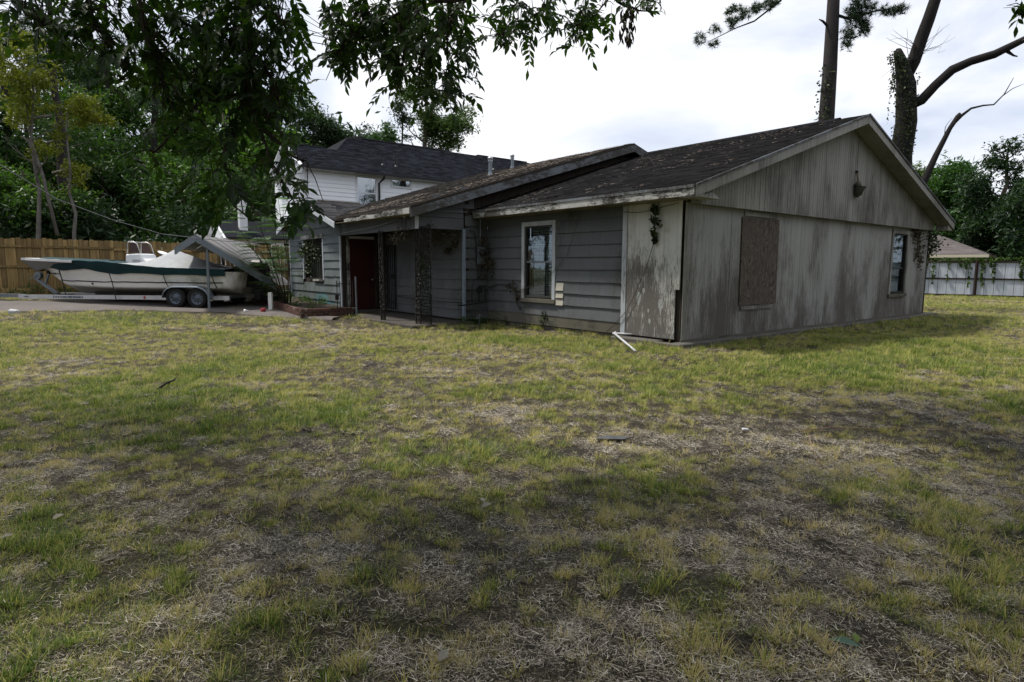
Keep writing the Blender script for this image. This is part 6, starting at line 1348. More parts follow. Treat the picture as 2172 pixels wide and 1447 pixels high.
for k in range(60):
    s = r_.uniform(-2, 11); p = MA+MD*s+nM*0.1
    if 2.0 < s < 3.3 and r_.random() < .5: continue
    hp.append(((p.x, p.y, 1.9), r_.uniform(0.3, 1.5)*(0.5 if s < 1.5 else 1), int(r_.uniform(25, 75))))
trunk_vine('fence_creeper', [tuple(MA+MD*2.0+Vector((0,0,1.95))), tuple(MA+MD*12+Vector((0,0,1.97)))], [0.09,0.09], 700, 90, 'green creeper growing along the top of the metal fence and hanging down its panels', 'leaf', 0.065, hang=hp)

# ---- plants in the planter
def fernleaf(mb, p, d, L, r, lf, A):
    """a bipinnate leaf: rachis with side pinnae of many leaflets (as thin strips)"""
    d = d.normalized(); side = d.cross(Vector((0,0,1))).normalized(); q = p; n = 7
    for i in range(1, n+1):
        t = i/n; q2 = p+d*L*t+Vector((0,0,-L*0.35*t*t)); 
        for sg in (-1, 1):
            w = L*0.42*math.sin(PI*(0.15+0.8*t)); e = q2+side*sg*w+d*w*0.5+Vector((0,0,-w*0.2)); u = (e-q2); g = d*0.02
            m_ = 8
            for j in range(m_):
                a = q2+u*((j+0.1)/m_); b = q2+u*((j+0.6)/m_); h = d*w*0.16
                k = len(lf[0]); lf[0].extend([a-h, b-h*0.9, b+h, a+h]); lf[1].append((k,k+1,k+2,k+3)); A.extend([r.random()]*4)
        mb.tube([q, q2], 0.003, 3, False); q = q2
mim = empty('mimosa_shrub', to_world(-2.9, 14.3, 0.3), 0, 'tall leggy shrub with feathery leaves growing in the brick planter beside the wing corner', 'shrub')
b0 = Vector(to_world(-2.9, 14.3, 0.35)); mb = MB(); lf = ([], []); A = []; r_ = random.Random(21)
stems = [[(-6.919,18.6,0.369), (-7.394,18.3,1.506), (-7.786,18,2.32), (-8.141,17.8,2.975)], [(-6.904,18.6,0.369), (-7.211,18.4,1.787), (-7.501,18.2,2.877), (-7.599,18,3.396)], [(-6.839,18.5,0.375), (-7,18.4,1.788), (-7.17,18.4,2.757)], [(-6.773,18.4,0.381), (-6.628,18.2,1.509), (-6.741,18.1,2.602), (-6.781,18,3.4)], [(-6.652,18.3,0.387), (-6.527,18,1.508), (-6.532,17.8,2.316), (-6.544,17.7,3.105)], [(-6.991,18.6,0.368), (-7.358,18.5,0.942), (-7.815,18.3,1.504)], [(-6.859,18.4,0.38), (-7.022,18.2,1.09), (-7.327,18,1.846), (-7.583,18,2.253)]]
for st in stems:
    pts = [Vector(p)-b0 for p in st]; mb.tube(pts, [0.022-0.017*i/(len(pts)-1) for i in range(len(pts))], 6)
    for k in range(12):
        t = 0.28+0.72*k/11; i = min(len(pts)-2, int(t*(len(pts)-1))); p = pts[i].lerp(pts[i+1], t*(len(pts)-1)-i); a = r_.uniform(0, 2*PI)
        fernleaf(mb, p, Vector((math.cos(a), math.sin(a)*0.6-0.2, 0.25)), r_.uniform(0.45, 0.75), r_, lf, A)
mb.obj('stems', M['bark'], mim, smooth=True); np_obj('leaves', lf[0], lf[1], M['fern'], {'v': A}, mim, kind='stuff')
def bush(name, label, cl, n, size, mat, seed, world_pts=True):
    V, F, A = leaf_cloud(cl, n, size, seed); o = np_obj(name, V, F, M[mat], {'v': A}); return fin(o, label, 'plant')
w_ = lambda x, y, z, r: (*to_world(x, y, z), r, r, r*0.8)
bush('leafy_plant', 'bushy green plant at the back end of the brick planter', [w_(-3.0,14.0,0.5,.35), w_(-3.2,14.4,0.4,.3), w_(-2.7,13.6,0.45,.3), w_(-3.0,15,0.7,.45), w_(-2.9,15.6,0.9,.5), w_(-2.6,15.2,1.4,.4), w_(-3.2,14.7,1.1,.35), w_(-2.4,15.0,1.9,.3)], 3600, 0.045, 'leafg', 91)
bush('leafy_plant', 'weeds in the planter in front of the teal shingles', [w_(-2.5,12.4,0.35,.2), w_(-2.6,11.8,0.32,.22), w_(-2.4,11.2,0.34,.2), w_(-2.9,12.8,0.35,.2)], 1100, 0.035, 'leaf', 92)
bush('leafy_plant', 'low weeds by the front corner of the brick planter', [w_(-3.1,10.2,0.25,.18), w_(-2.7,9.7,0.22,.16), w_(-3.2,11.2,0.25,.18)], 700, 0.03, 'leaf', 93)
bush('leafy_plant', 'weeds at the foot of the pale corner board', [w_(-0.95,5.7,0.12,.14), w_(-0.6,5.6,0.1,.16), w_(-0.3,5.7,0.10,.14), w_(0.0,5.2,.08,.14)], 500, 0.03, 'leaf', 94)
bush('leafy_plant', 'weeds along the foot of the wooden fence behind the trailer', [(x, 19.9+0.42*(x+17), 0.55, .5, .25, .22) for x in np.arange(-18, -8, 0.7)], 2600, 0.05, 'leafg', 95)

# ------------------------------------------------------------------ the pecan tree overhead (trunk outside the view, branches hanging into it)
TB = Vector((-6.5, -3.6, 0))
pec = empty('pecan_tree', TB, 0, 'pecan tree whose leafy branches hang into the top of the view', 'tree')
tmb = MB(); rel = lambda p: Vector(p)-TB
tmb.tube([rel(TB), rel((-6.4,-3.5,2.0)), rel((-6.2,-3.2,4.2)), rel((-6.0,-2.8,6.5)), rel((-5.8,-2.2,9.5))], [0.42,0.33,0.30,0.22,0.10], 14)
LIMBS = [[(-6.2,-3.2,4.0), (-4.4,-1.0,5.2), (-2.6,1.4,5.4), (-1.0,3.4,5.0)], [(-6.2,-3.2,4.3), (-3.5,-2.0,5.6), (0.0,0.0,6.0), (3.0,2.0,5.6), (5.0,3.4,5.4)], [(-6.1,-3.0,4.6), (-6.4,0.5,5.4), (-5.4,3.4,5.4), (-4.2,5.0,5.0)], [(-6,-2.8,5.5), (-2.8,-3.5,7.0), (1.5,-3.0,7.6)], [(-6,-2.8,6), (-7.5,0.5,7.4), (-8,3,7.8)]]
for L in LIMBS: tmb.tube([rel(p) for p in L], [0.15-0.11*i/(len(L)-1) for i in range(len(L))], 9)
tmb.obj('trunk', M['bark'], pec, smooth=True)
# overhead canopy (outside the frame, shades the foreground)
cb = []; r_ = random.Random(31)
for k in range(120):
    x = r_.uniform(-11, 8.5); y = r_.uniform(-9, 8.2-0.12*abs(x)); z = 5.8+2.4*r_.random()+0.6*r_.random()
    if (z-1.45)/max(0.1, y+0.9) < 0.55 and y > 0: z = 1.45+0.62*(y+1.0)+1.2
    if y > -1.2: z = max(z, 1.45+0.95+0.50*(y+1.4))
    cb.append((x, y, z, 1.15, 1.15, 0.6))
V, F, A = leaf_cloud(cb, 34000, 0.145, 33); V -= np.array(TB); np_obj('crown', V, F, M['pecan'], {'v': A}, pec, kind='stuff')

def leaflet(V, F, A, p, d, n, L, W, v):
    """a folded, pointed, drooping leaflet, 8 triangles"""
    s = d.cross(n).normalized(); n = s.cross(d).normalized(); b = len(V)
    prof = [(0,0.02,0),(0.22,0.62,0.02),(0.5,1.0,0.01),(0.78,0.62,-0.05),(1.0,0.03,-0.13)]
    for t, w, h in prof:
        c = p+d*L*t+n*L*h; V += [c-s*W*w*0.5+n*W*0.16*w, c, c+s*W*w*0.5+n*W*0.16*w]; A += [v]*3
    for i in range(4):
        for j in range(2): F.append((b+3*i+j, b+3*i+j+1, b+3*(i+1)+j+1, b+3*(i+1)+j))
def spray(seed, nl=9, L=0.26, ll=0.105):
    """compound leaf along +x drooping down"""
    r = random.Random(seed); V, F, A = [], [], []; q = []; droop = r.uniform(0.25, 0.8)
    pos = lambda t: Vector((L*t, 0.03*math.sin(t*3+seed), -L*droop*t*t))
    base = r.random()*0.5
    k = nl//2
    for i in range(k):
        t = 0.30+0.62*i/k
        for sg in (-1, 1):
            p = pos(t+r.uniform(-.02,.02)); d = Vector((0.75+r.uniform(-.2,.2), sg*(0.75+r.uniform(-.15,.15)), -0.10-r.uniform(0,.65))).normalized(); l = ll*(0.62+0.38*math.sin(PI*(0.25+0.6*i/k)))*r.uniform(.85,1.12)
            leaflet(V, F, A, p, d, Vector((r.uniform(-.4,.4), -sg*0.35+r.uniform(-.4,.4), 1)), l, l*r.uniform(.36,.46), min(1, base+r.random()*0.5))
    leaflet(V, F, A, pos(0.97), Vector((0.8, r.uniform(-.2,.2), -0.7-droop*.5)).normalized(), Vector((0,r.uniform(-.3,.3),1)), ll*1.1, ll*0.40, min(1, base+r.random()*.4))
    b = len(V); pts = [pos(t/5) for t in range(6)]; w = 0.0022
    for p in pts: V += [p+Vector((0,-w,0)), p+Vector((0,w,0)), p+Vector((0,0,-w*1.5))]; A += [0.9]*3
    for i in range(5):
        for j in range(3): F.append((b+3*i+j, b+3*i+(j+1) % 3, b+3*(i+1)+(j+1) % 3, b+3*(i+1)+j))
    return V, F, A
SP = [spray(s, r, L, ll) for s, r, L, ll in ((1,9,.26,.105),(2,11,.30,.10),(3,7,.22,.11),(4,9,.24,.095),(5,11,.28,.11),(6,7,.20,.10))]
SPM = [np_mesh('leaf_spray', [tuple(p) for p in V], F, M['pecan'], {'v': A}, True) for V, F, A in SP]
# main hanging twigs (world points)
TW = [
 [(-2.6,1.4,5.4), (-2.159,3.6,3.546), (-1.912,3.3,2.795), (-1.887,3.3,2.635), (-1.836,3.3,2.496), (-1.807,3.3,2.368)],
 [(-2.6,1.4,5.4), (-1.699,3.9,3.724), (-1.495,3.6,2.919), (-1.482,3.6,2.644), (-1.519,3.6,2.415), (-1.581,3.6,2.26), (-1.671,3.6,2.077), (-1.762,3.6,1.891)],
 [(-1.482,3.6,2.644), (-1.484,3.55,2.427), (-1.42,3.5,2.213), (-1.323,3.4,2.043), (-1.215,3.3,1.881), (-1.157,3.3,1.783)],
 [(-1.519,3.6,2.415), (-1.762,3.6,2.375), (-1.905,3.6,2.233), (-2.048,3.6,2.101), (-2.062,3.6,2.088)],
 [(-1.581,3.6,2.26), (-1.552,3.4,2.042), (-1.534,3.4,1.893), (-1.47,3.3,1.757), (-1.374,3.3,1.684)],
 [(-1.482,3.6,2.644), (-1.331,3.5,2.464), (-1.236,3.4,2.29), (-1.339,3.4,2.24)],
 [(-1.495,3.6,2.919), (-1.29,3.4,2.792), (-1.159,3.3,2.661)],
 [(-1.42,3.5,2.213), (-1.244,3.4,2.093), (-1.077,3.2,1.986), (-1.042,3.2,1.963)],
 [(-5.4,3.4,5.4), (-3.242,4,3.616), (-2.804,3.6,2.963), (-2.56,3.4,2.762), (-2.394,3.3,2.655)],
 [(-4.4,-1.0,5.2), (-2.397,3.6,3.45), (-2.252,3.4,2.881), (-2.15,3.3,2.679), (-2.086,3.3,2.565)],
 [(-1.0,3.4,5.0), (-0.412,4.4,3.847), (-0.32,4.2,3.171), (-0.388,4.1,3.016), (-0.423,4,2.909), (-0.41,4,2.727), (-0.405,4,2.528)],
 [(-0.32,4.2,3.171), (-0.581,4.2,3.141), (-0.828,4.2,3.053), (-0.99,4.1,2.928), (-1.087,4,2.78)],
 [(-0.581,4.2,3.141), (-0.719,4.1,2.958), (-0.692,4.1,2.786), (-0.724,4.1,2.685)],
 [(-0.423,4,2.909), (-0.556,4,2.81), (-0.588,4,2.669), (-0.545,4,2.528)],
 [(-1.0,3.4,5.0), (0.239,4.8,4.069), (0.303,4.6,3.37), (0.17,4.6,3.242), (0.036,4.6,3.146), (-0.098,4.6,3.065)],
 [(-1.0,3.4,5.0), (0.858,5,4.18), (0.751,4.9,3.497), (0.611,4.9,3.361), (0.442,4.8,3.221)],
 [(0.751,4.9,3.497), (0.897,4.9,3.396), (1.058,4.9,3.38)],
 [(3.0,2.0,5.6), (3.262,4.2,3.894), (3.161,4,3.215), (3.173,4,3.022)]]
twm = MB(); skel = []
for T in TW:
    n = len(T); 
    for a, b_ in zip(T, T[1:]): 
        for j in range(5): skel.append(Vector(a).lerp(Vector(b_), j/5))
    sub = []; r_ = random.Random(int(T[1][0]*100))
    for a, b_ in zip(T, T[1:]):
        for j in range(3): sub.append(Vector(a).lerp(Vector(b_), j/3)+Vector((r_.uniform(-1,1), r_.uniform(-1,1), r_.uniform(-1,1)))*0.012)
    sub.append(Vector(T[-1])); twm.tube([p-TB for p in sub], [max(0.0035, 0.014-0.0115*i/(len(sub)-1)) for i in range(len(sub))], 6)
# (pixel ellipse centre as a point, radii in metres across and up, depth spread, number of sprays)
BL = [
 ((-2.631,3.5,2.849), .32,.18,.4, 20), ((-2.564,3.4,2.715), .26,.12,.3, 14), ((-2.431,3.4,2.668), .14,.12,.3, 10), ((-2.351,3.5,2.826), .28,.16,.4, 18), ((-2.208,3.6,2.867), .26,.18,.4, 18), ((-2.17,3.3,2.576), .14,.12,.25, 9),
 ((-2.101,3.4,2.575), .22,.20,.35, 22), ((-2.141,3.7,2.804), .24,.24,.4, 18), ((-2.059,3.4,2.455), .20,.14,.3, 12), ((-2.012,3.6,2.642), .16,.18,.3, 8),
 ((-1.867,3.7,2.857), .26,.24,.5, 26), ((-1.595,3.7,2.883), .34,.22,.5, 38), ((-1.77,3.7,2.65), .24,.26,.5, 34), ((-1.552,3.7,2.651), .26,.24,.4, 36), ((-1.357,3.5,2.758), .18,.18,.3, 16), ((-1.345,3.5,2.439), .18,.18,.3, 20), ((-1.653,3.6,2.415), .28,.20,.4, 34), ((-1.226,3.4,2.531), .12,.16,.2, 8), ((-1.192,3.3,2.764), .09,.12,.2, 5),
 ((-1.77,3.6,2.233), .26,.18,.4, 18), ((-1.487,3.5,2.187), .24,.18,.35, 18), ((-1.902,3.6,2.284), .16,.14,.3, 9), ((-1.989,3.5,2.109), .20,.14,.3, 10), ((-2.1,3.5,2.032), .12,.10,.2, 5), ((-1.708,3.5,1.982), .22,.18,.3, 14), ((-1.481,3.4,1.943), .20,.18,.3, 14), ((-1.286,3.3,1.978), .16,.18,.3, 13), ((-1.839,3.5,1.982), .16,.16,.3, 7), ((-1.157,3.3,2.098), .08,.10,.2, 3), ((-1.262,3.4,2.265), .10,.12,.2, 6),
 ((-1.126,3.2,1.962), .10,.10,.2, 6), ((-1.181,3.2,1.797), .16,.14,.3, 13), ((-1.052,3.1,1.74), .09,.12,.2, 7), ((-1.369,3.3,1.782), .14,.13,.3, 9), ((-1.544,3.3,1.782), .12,.12,.25, 6), ((-1.184,3.1,1.682), .08,.08,.2, 3), ((-1.621,3.3,1.757), .06,.10,.2, 3),
 ((-1.135,4.2,3.051), .16,.24,.4, 20), ((-0.92,4.2,3.052), .28,.22,.4, 36), ((-0.963,4.1,2.814), .26,.18,.4, 26), ((-0.705,4.2,3.024), .26,.22,.4, 30), ((-0.722,4.1,2.786), .22,.16,.3, 18), ((-1.059,4,2.724), .10,.12,.2, 6), ((-0.489,4.2,3.083), .24,.18,.4, 20), ((-0.328,4.1,2.96), .12,.18,.3, 6), ((-0.647,4,2.641), .12,.10,.2, 6),
 ((-0.41,4,2.699), .16,.10,.25, 8), ((-0.322,4,2.586), .12,.12,.25, 7), ((-0.5,4,2.556), .16,.16,.3, 10), ((-0.308,4,2.443), .08,.14,.2, 4), ((-0.262,4,2.756), .07,.05,.2, 2), ((-0.438,4,2.839), .10,.10,.2, 5),
 ((-0.166,4.6,3.272), .16,.12,.3, 8), ((0.036,4.6,3.21), .24,.16,.3, 17), ((-0.082,4.6,3.081), .08,.08,.2, 4), ((0.238,4.6,3.179), .20,.14,.3, 12), ((0.458,4.8,3.321), .20,.16,.3, 14), ((0.634,4.8,3.322), .18,.14,.3, 11), ((0.86,4.9,3.413), .22,.08,.3, 11), ((1.074,4.9,3.431), .08,.08,.2, 3), ((0.443,4.8,3.188), .05,.07,.2, 2), ((3.173,4,3.05), .02,.08,.1, 3)]
allsp = []; r_ = random.Random(44); fine = MB()
for c, rx, rz, ry, n in BL:
    lowp = 0.58 if (c[2]-1.45)/c[1] < 0.22 else 1.35
    if c[0]/c[1] < -0.53 and (c[2]-1.45)/c[1] < 0.40: lowp *= 0.72
    for k in range(max(2, int(n*lowp))):
        a = r_.uniform(0, 2*PI); q = math.sqrt(r_.random()); p = Vector(c)+Vector((rx*q*math.cos(a), r_.uniform(-ry, ry), rz*q*math.sin(a)))
        near = min(skel, key=lambda s: (s-p).length_squared); dist = (near-p).length; out_ = (p-near); out_.z -= 0.15; out_ = out_.normalized() if out_.length > 1e-4 else Vector((1,0,0))
        az = math.atan2(out_.y, out_.x)+r_.uniform(-.7,.7); el_ = r_.uniform(-0.35, 0.75)
        R_ = Euler((r_.uniform(-.5,.5), el_, az), 'XYZ'); base = p - (R_.to_matrix() @ Vector((0.14,0,-0.04)))
        if 0.04 < dist < 0.8: mid = near.lerp(base, .5)+Vector((0,0,.02)); fine.tube([near-TB, mid-TB, base-TB], [0.0035,0.0028,0.002], 4, False)
        allsp.append((base, R_, r_.uniform(.46,.78)))
b_off = len(twm.v); twm.v += fine.v; twm.f += [tuple(i+b_off for i in f) for f in fine.f]
twm.obj('twigs', M['twig'], pec, smooth=True, kind='stuff', fix=False)
allsp.sort(key=lambda s: s[0].y)
order = list(range(len(allsp))); random.Random(5).shuffle(order); vis = set(order[:300]); EV, EF, EA = [], [], []
for i, (p, R_, sc) in enumerate(allsp):
    k = i % 6
    if i in vis: inst(SPM[k], 'leaf_spray', pec, p-TB, R_, (sc, sc, sc))
    else:
        Mx = R_.to_matrix(); b = len(EV); EV += [tuple(Mx @ (q*sc) + p-TB) for q in SP[k][0]]; EF += [tuple(j+b for j in f) for f in SP[k][1]]; EA += SP[k][2]
if EV: np_obj('foliage', EV, EF, M['pecan'], {'v': EA}, pec, kind='stuff', smooth=True)
dc = []; c = Vector((0.852,4.8,3.29))
V = []; F = []; A = []
for k in range(60):
    p = c+Vector((r_.gauss(0,.03), r_.gauss(0,.04), -r_.random()**0.8*0.26+0.12)); leaflet(V, F, A, p, Vector((r_.uniform(-.5,.5), r_.uniform(-.5,.5), -1)).normalized(), Vector((r_.uniform(-1,1), r_.uniform(-1,1), .2)), r_.uniform(.05,.09), .02, 0.3*r_.random())
np_obj('dead_leaf_clump', [tuple(p-TB) for p in V], F, M['ivydry'], {'v': A}, pec, kind='stuff')

# ------------------------------------------------------------------ grass, cut straw and litter on the lawn
def blade(V, F, p, az, h, lean, w, curl=0.3, n=2):
    d = Vector((math.cos(az), math.sin(az), 0)); s = Vector((-d.y, d.x, 0)); b = len(V); prev = None
    for i in range(n+1):
        t = i/n; c = p+d*(lean*h*(t+curl*t*t))+Vector((0,0,h*t*(1-0.35*lean*t))); ww = w*(1-0.85*t)
        V += [c-s*ww/2, c+s*ww/2]
    for i in range(n): F.append((b+2*i, b+2*i+1, b+2*i+3, b+2*i+2))
def grass_mats():
    out_ = {}
    for nm, stops, tr in (('green_grass', [(0.0,(0.60,0.49,0.25)),(0.35,(0.50,0.47,0.13)),(0.7,(0.20,0.27,0.05)),(1.0,(0.06,0.13,0.018))], 0.35), ('straw', [(0.0,(0.03,0.025,0.019)),(0.35,(0.10,0.084,0.063)),(0.62,(0.27,0.235,0.175)),(0.85,(0.48,0.43,0.34)),(1.0,(0.66,0.61,0.52))], 0.1)):
        mt, t, b = new_mat(nm); a = node(t, 'ShaderNodeAttribute', attribute_name='tint', attribute_type='INSTANCER'); v = node(t, 'ShaderNodeAttribute', attribute_name='v')
        k = math_(t, 'ADD', a.outputs['Fac'], math_(t, 'MULTIPLY', math_(t, 'SUBTRACT', v.outputs['Fac'], 0.5), 0.75)); col = ramp(t, k, stops)
        t.links.new(col, b.inputs['Base Color']); b.inputs['Roughness'].default_value = 0.6
        tn = node(t, 'ShaderNodeBsdfTranslucent', {'Color': col}); ms = node(t, 'ShaderNodeMixShader', {0: tr, 1: b.outputs[0], 2: tn.outputs[0]}); t.links.new(ms.outputs[0], t.nodes['Material Output'].inputs['Surface']); out_[nm] = mt
    return out_
GM = grass_mats()
gcol = bpy.data.collections.new('lawn_tufts')
def proto(name, mat, gen, seed):
    r = random.Random(seed); V, F, A = [], [], []; gen(V, F, A, r); o = bpy.data.objects.new(name, np_mesh(name, [tuple(p) for p in V], F, mat, {'v': A})); gcol.objects.link(o)
def g_tuft(nb, R, h0, h1, lean, w):
    def f(V, F, A, r):
        for k in range(nb):
            a = r.uniform(0, 2*PI); q = R*math.sqrt(r.random()); n0 = len(V); blade(V, F, Vector((q*math.cos(a), q*math.sin(a), -0.005)), a+r.uniform(-1,1), r.uniform(h0, h1), r.uniform(0.1, lean), w*r.uniform(.7,1.2)); A += [r.random()]*(len(V)-n0)
    return f
def g_litter(nb, R, l0, l1, w):
    def f(V, F, A, r):
        for k in range(nb):
            a = r.uniform(0, 2*PI); q = R*math.sqrt(r.random()); az = r.uniform(0, 2*PI); L = r.uniform(l0, l1); p = Vector((q*math.cos(a), q*math.sin(a), r.uniform(0.001, 0.018))); d = Vector((math.cos(az), math.sin(az), r.uniform(-.15,.28))).normalized(); s = Vector((-d.y, d.x, r.uniform(-.6,.6))).normalized()*w*r.uniform(.4,1.5)/2
            e = d*L; b = len(V); V += [p-s, p+s, p+e+s*.4, p+e-s*.4]; F += [(b, b+1, b+2, b+3)]; A += [r.random()]*4
    return f
proto('g0', GM['green_grass'], g_tuft(18, 0.030, 0.03, 0.085, 0.7, 0.0045), 1)
proto('g1', GM['green_grass'], g_tuft(14, 0.026, 0.02, 0.060, 1.0, 0.0040), 2)
proto('g2', GM['green_grass'], g_tuft(20, 0.05, 0.015, 0.045, 1.3, 0.0036), 3)
proto('s0', GM['straw'], g_litter(40, 0.07, 0.010, 0.05, 0.0021), 4)
proto('s1', GM['straw'], g_litter(40, 0.06, 0.008, 0.03, 0.0024), 5)
proto('s2', GM['straw'], g_litter(22, 0.08, 0.02, 0.075, 0.0019), 6)
def scatter():
    P, T, I, SC = [], [], [], []
    def zone(y0, y1, dens, sc, keep_l):
        area = 0.5*(y1-y0)*((1.75*y0+1.2)+(1.75*y1+1.2)); n = int(area*dens); 
        y = np.sqrt(rng.random(n)*(y1*y1-y0*y0)+y0*y0); x = (rng.random(n)-0.5)*(1.75*y+1.2)
        b, s, g = lawn_maps(x, y); hx, hy = to_house(x, y); u = rng.random(n); typ = rng.random(n)
        inside = ((hx > -0.28) & (hx < 13.0) & (hy > -0.2)) | ((hx > -2.3) & (hx < 13) & (hy > 5.8)) | ((hx > -3.8) & (hx < 13) & (hy > 9.1) & (hy < 14.8))
        edge = 16.35 - 0.10*np.abs(x+9) - np.clip(x+6.5, 0, 3)*0.35
        far_edge = np.where(x > -8.5, edge+0.9, 20.6+0.3*(x+9)); onroad = (x < -3.9) & (y > edge) & (y < far_edge) & (rng.random(n) > 0.03)
        clump_ = 0.36*fbm(x*3.1+2, y*3.1, 3)+0.64*np.clip((fbm(x*13+2, y*13, 2)-0.5)*2.4+0.5, 0, 1)
        far = np.clip((y-5.5)/4, 0, 1); pg = np.clip(0.42+0.60*g-0.85*b-(0.30+0.45*far)*s + 0.25*far + (clump_-0.5)*3.4 - 0.06, 0.02, 1)
        isg = typ < np.where(y < 7.5, 0.62, 0.70)
        keep = np.where(isg, u < pg, u < np.clip(0.12+0.75*s+0.55*b*keep_l - 0.25*g + 0.22*np.clip((6.5-y)/3, 0, 1) + (fbm(x*10+31, y*10+8, 3)-0.5)*2.0, 0.10, 1)) & ~inside & ~onroad & (y < 34)
        x, y, isg, b, s, g, clump_ = (a[keep] for a in (x, y, isg, b, s, g, clump_)); m_ = len(x); z = ground_h(x, y)
        tint = np.where(isg, np.clip(0.49+0.42*g-0.45*s-0.1*b-0.10*np.clip((y-5.0)/4, 0, 1)+rng.normal(0, 0.13, m_)+(clump_-0.5)*0.3 - 0.05, 0, 1), np.clip(0.42+0.32*s-0.22*b+rng.normal(0, 0.22, m_), 0, 1))
        P.append(np.stack([x, y, z], -1)); T.append(tint); I.append(np.where(isg, rng.integers(0, 3, m_), rng.integers(3, 6, m_))); SC.append(sc*(0.65+0.7*rng.random(m_))*np.where(isg, 0.75+0.5*g, 1.0))
    def base_weeds():
        hx = np.concatenate([rng.uniform(-0.42, -0.26, 260), rng.uniform(-0.25, 13.1, 620), rng.uniform(-0.10, 0.02, 300), rng.uniform(-2.6, -0.7, 160), rng.uniform(-3.9, -2.2, 160)]); hy = np.concatenate([rng.uniform(-0.3, 1.5, 260), -0.22-np.abs(rng.normal(0, 0.10, 620)), rng.uniform(1.5, 5.9, 300), rng.uniform(5.3, 5.74, 160), rng.uniform(8.7, 9.05, 160)])
        n = len(hx); x = HOUSE_LOC[0]+hx*CR-hy*SR; y = HOUSE_LOC[1]+hx*SR+hy*CR; k = rng.random(n) < np.clip((fbm(x*1.7, y*1.7, 3)-0.40)*6, 0.08, 1); x, y = x[k], y[k]; n = len(x)
        P.append(np.stack([x, y, ground_h(x, y)], -1)); T.append(np.clip(rng.normal(0.55, 0.22, n), 0, 1)); I.append(rng.choice([0, 0, 1, 3, 5], n)); SC.append(1.2+1.3*rng.random(n)**2)
    zone(1.7, 4.5, 2100, 0.78, 1.0); zone(4.5, 8, 1100, 0.92, 1.0); zone(8, 14, 560, 1.1, 0.9); zone(14, 34, 150, 1.5, 0.7)
    base_weeds()
    P, T, I, SC = np.vstack(P), np.concatenate(T), np.concatenate(I), np.concatenate(SC); n = len(P)
    me = bpy.data.meshes.new('grass'); me.vertices.add(n); me.vertices.foreach_set('co', P.astype(np.float32).ravel())
    for nm, a, ty in (('tint', T, 'FLOAT'), ('scl', SC, 'FLOAT'), ('yaw', rng.random(n)*6.283, 'FLOAT'), ('kind_id', I, 'INT')):
        at = me.attributes.new(nm, ty, 'POINT'); at.data.foreach_set('value', a.astype(np.int32 if ty == 'INT' else np.float32))
    o = bpy.data.objects.new('grass', me); COL.objects.link(o); fin(o, 'short uneven green and yellow grass with cut straw lying in it', None, None, 'stuff')
    ng = bpy.data.node_groups.new('grass_nodes', 'GeometryNodeTree'); ng.interface.new_socket('Geometry', in_out='INPUT', socket_type='NodeSocketGeometry'); ng.interface.new_socket('Geometry', in_out='OUTPUT', socket_type='NodeSocketGeometry')
    N = ng.nodes.new; gi = N('NodeGroupInput'); go = N('NodeGroupOutput'); ip = N('GeometryNodeInstanceOnPoints'); ci = N('GeometryNodeCollectionInfo'); ci.inputs['Collection'].default_value = gcol; ci.inputs['Separate Children'].default_value = True; ci.inputs['Reset Children'].default_value = True
    def attr(nm, ty): a = N('GeometryNodeInputNamedAttribute'); a.data_type = ty; a.inputs['Name'].default_value = nm; return a.outputs['Attribute']
    m2p = N('GeometryNodeMeshToPoints'); Lk = ng.links.new; Lk(gi.outputs[0], m2p.inputs[0]); Lk(m2p.outputs[0], ip.inputs['Points']); Lk(ci.outputs[0], ip.inputs['Instance']); ip.inputs['Pick Instance'].default_value = True
    Lk(attr('kind_id', 'INT'), ip.inputs['Instance Index']); cx = N('ShaderNodeCombineXYZ'); Lk(attr('yaw', 'FLOAT'), cx.inputs[2]); Lk(cx.outputs[0], ip.inputs['Rotation']); Lk(attr('scl', 'FLOAT'), ip.inputs['Scale']); Lk(ip.outputs[0], go.inputs[0])
    md = o.modifiers.new('grass', 'NODES'); md.node_group = ng; print('tufts', n)
scatter()

# ---- single things lying on the lawn
def on_ground(p, dz=0.0): return (p[0], p[1], float(ground_h(p[0], p[1]))+dz)
def flat_leaf(name, p, L, W, az, mat, label, tilt=0.15, v=0.7, curl=0.1):
    V, F, A = [], [], []; d = Vector((math.cos(az), math.sin(az), tilt)).normalized(); leaflet(V, F, A, Vector((0,0,0)), d, Vector((0.1,-0.25,1)), L, W, v)
    o = np_obj(name, [tuple(q) for q in V], F, mat, {'v': A}, smooth=True); o.location = on_ground(p, 0.02); return fin(o, label, 'leaf')
M['bluegreen'] = leaf_mat('bluegreen_leaf', (0.04,0.075,0.055), (0.06,0.11,0.08), (0.07,0.13,0.09), 0.1); M['pale'] = simple('dry_leaf', (0.20,0.185,0.155), 0.8, 0.2, 30)
flat_leaf('fallen_leaf', (1.217,2.174,0), 0.105, 0.04, -0.45, M['bluegreen'], 'single blue green leaf lying on the straw near the bottom right', 0.1, 0.6)
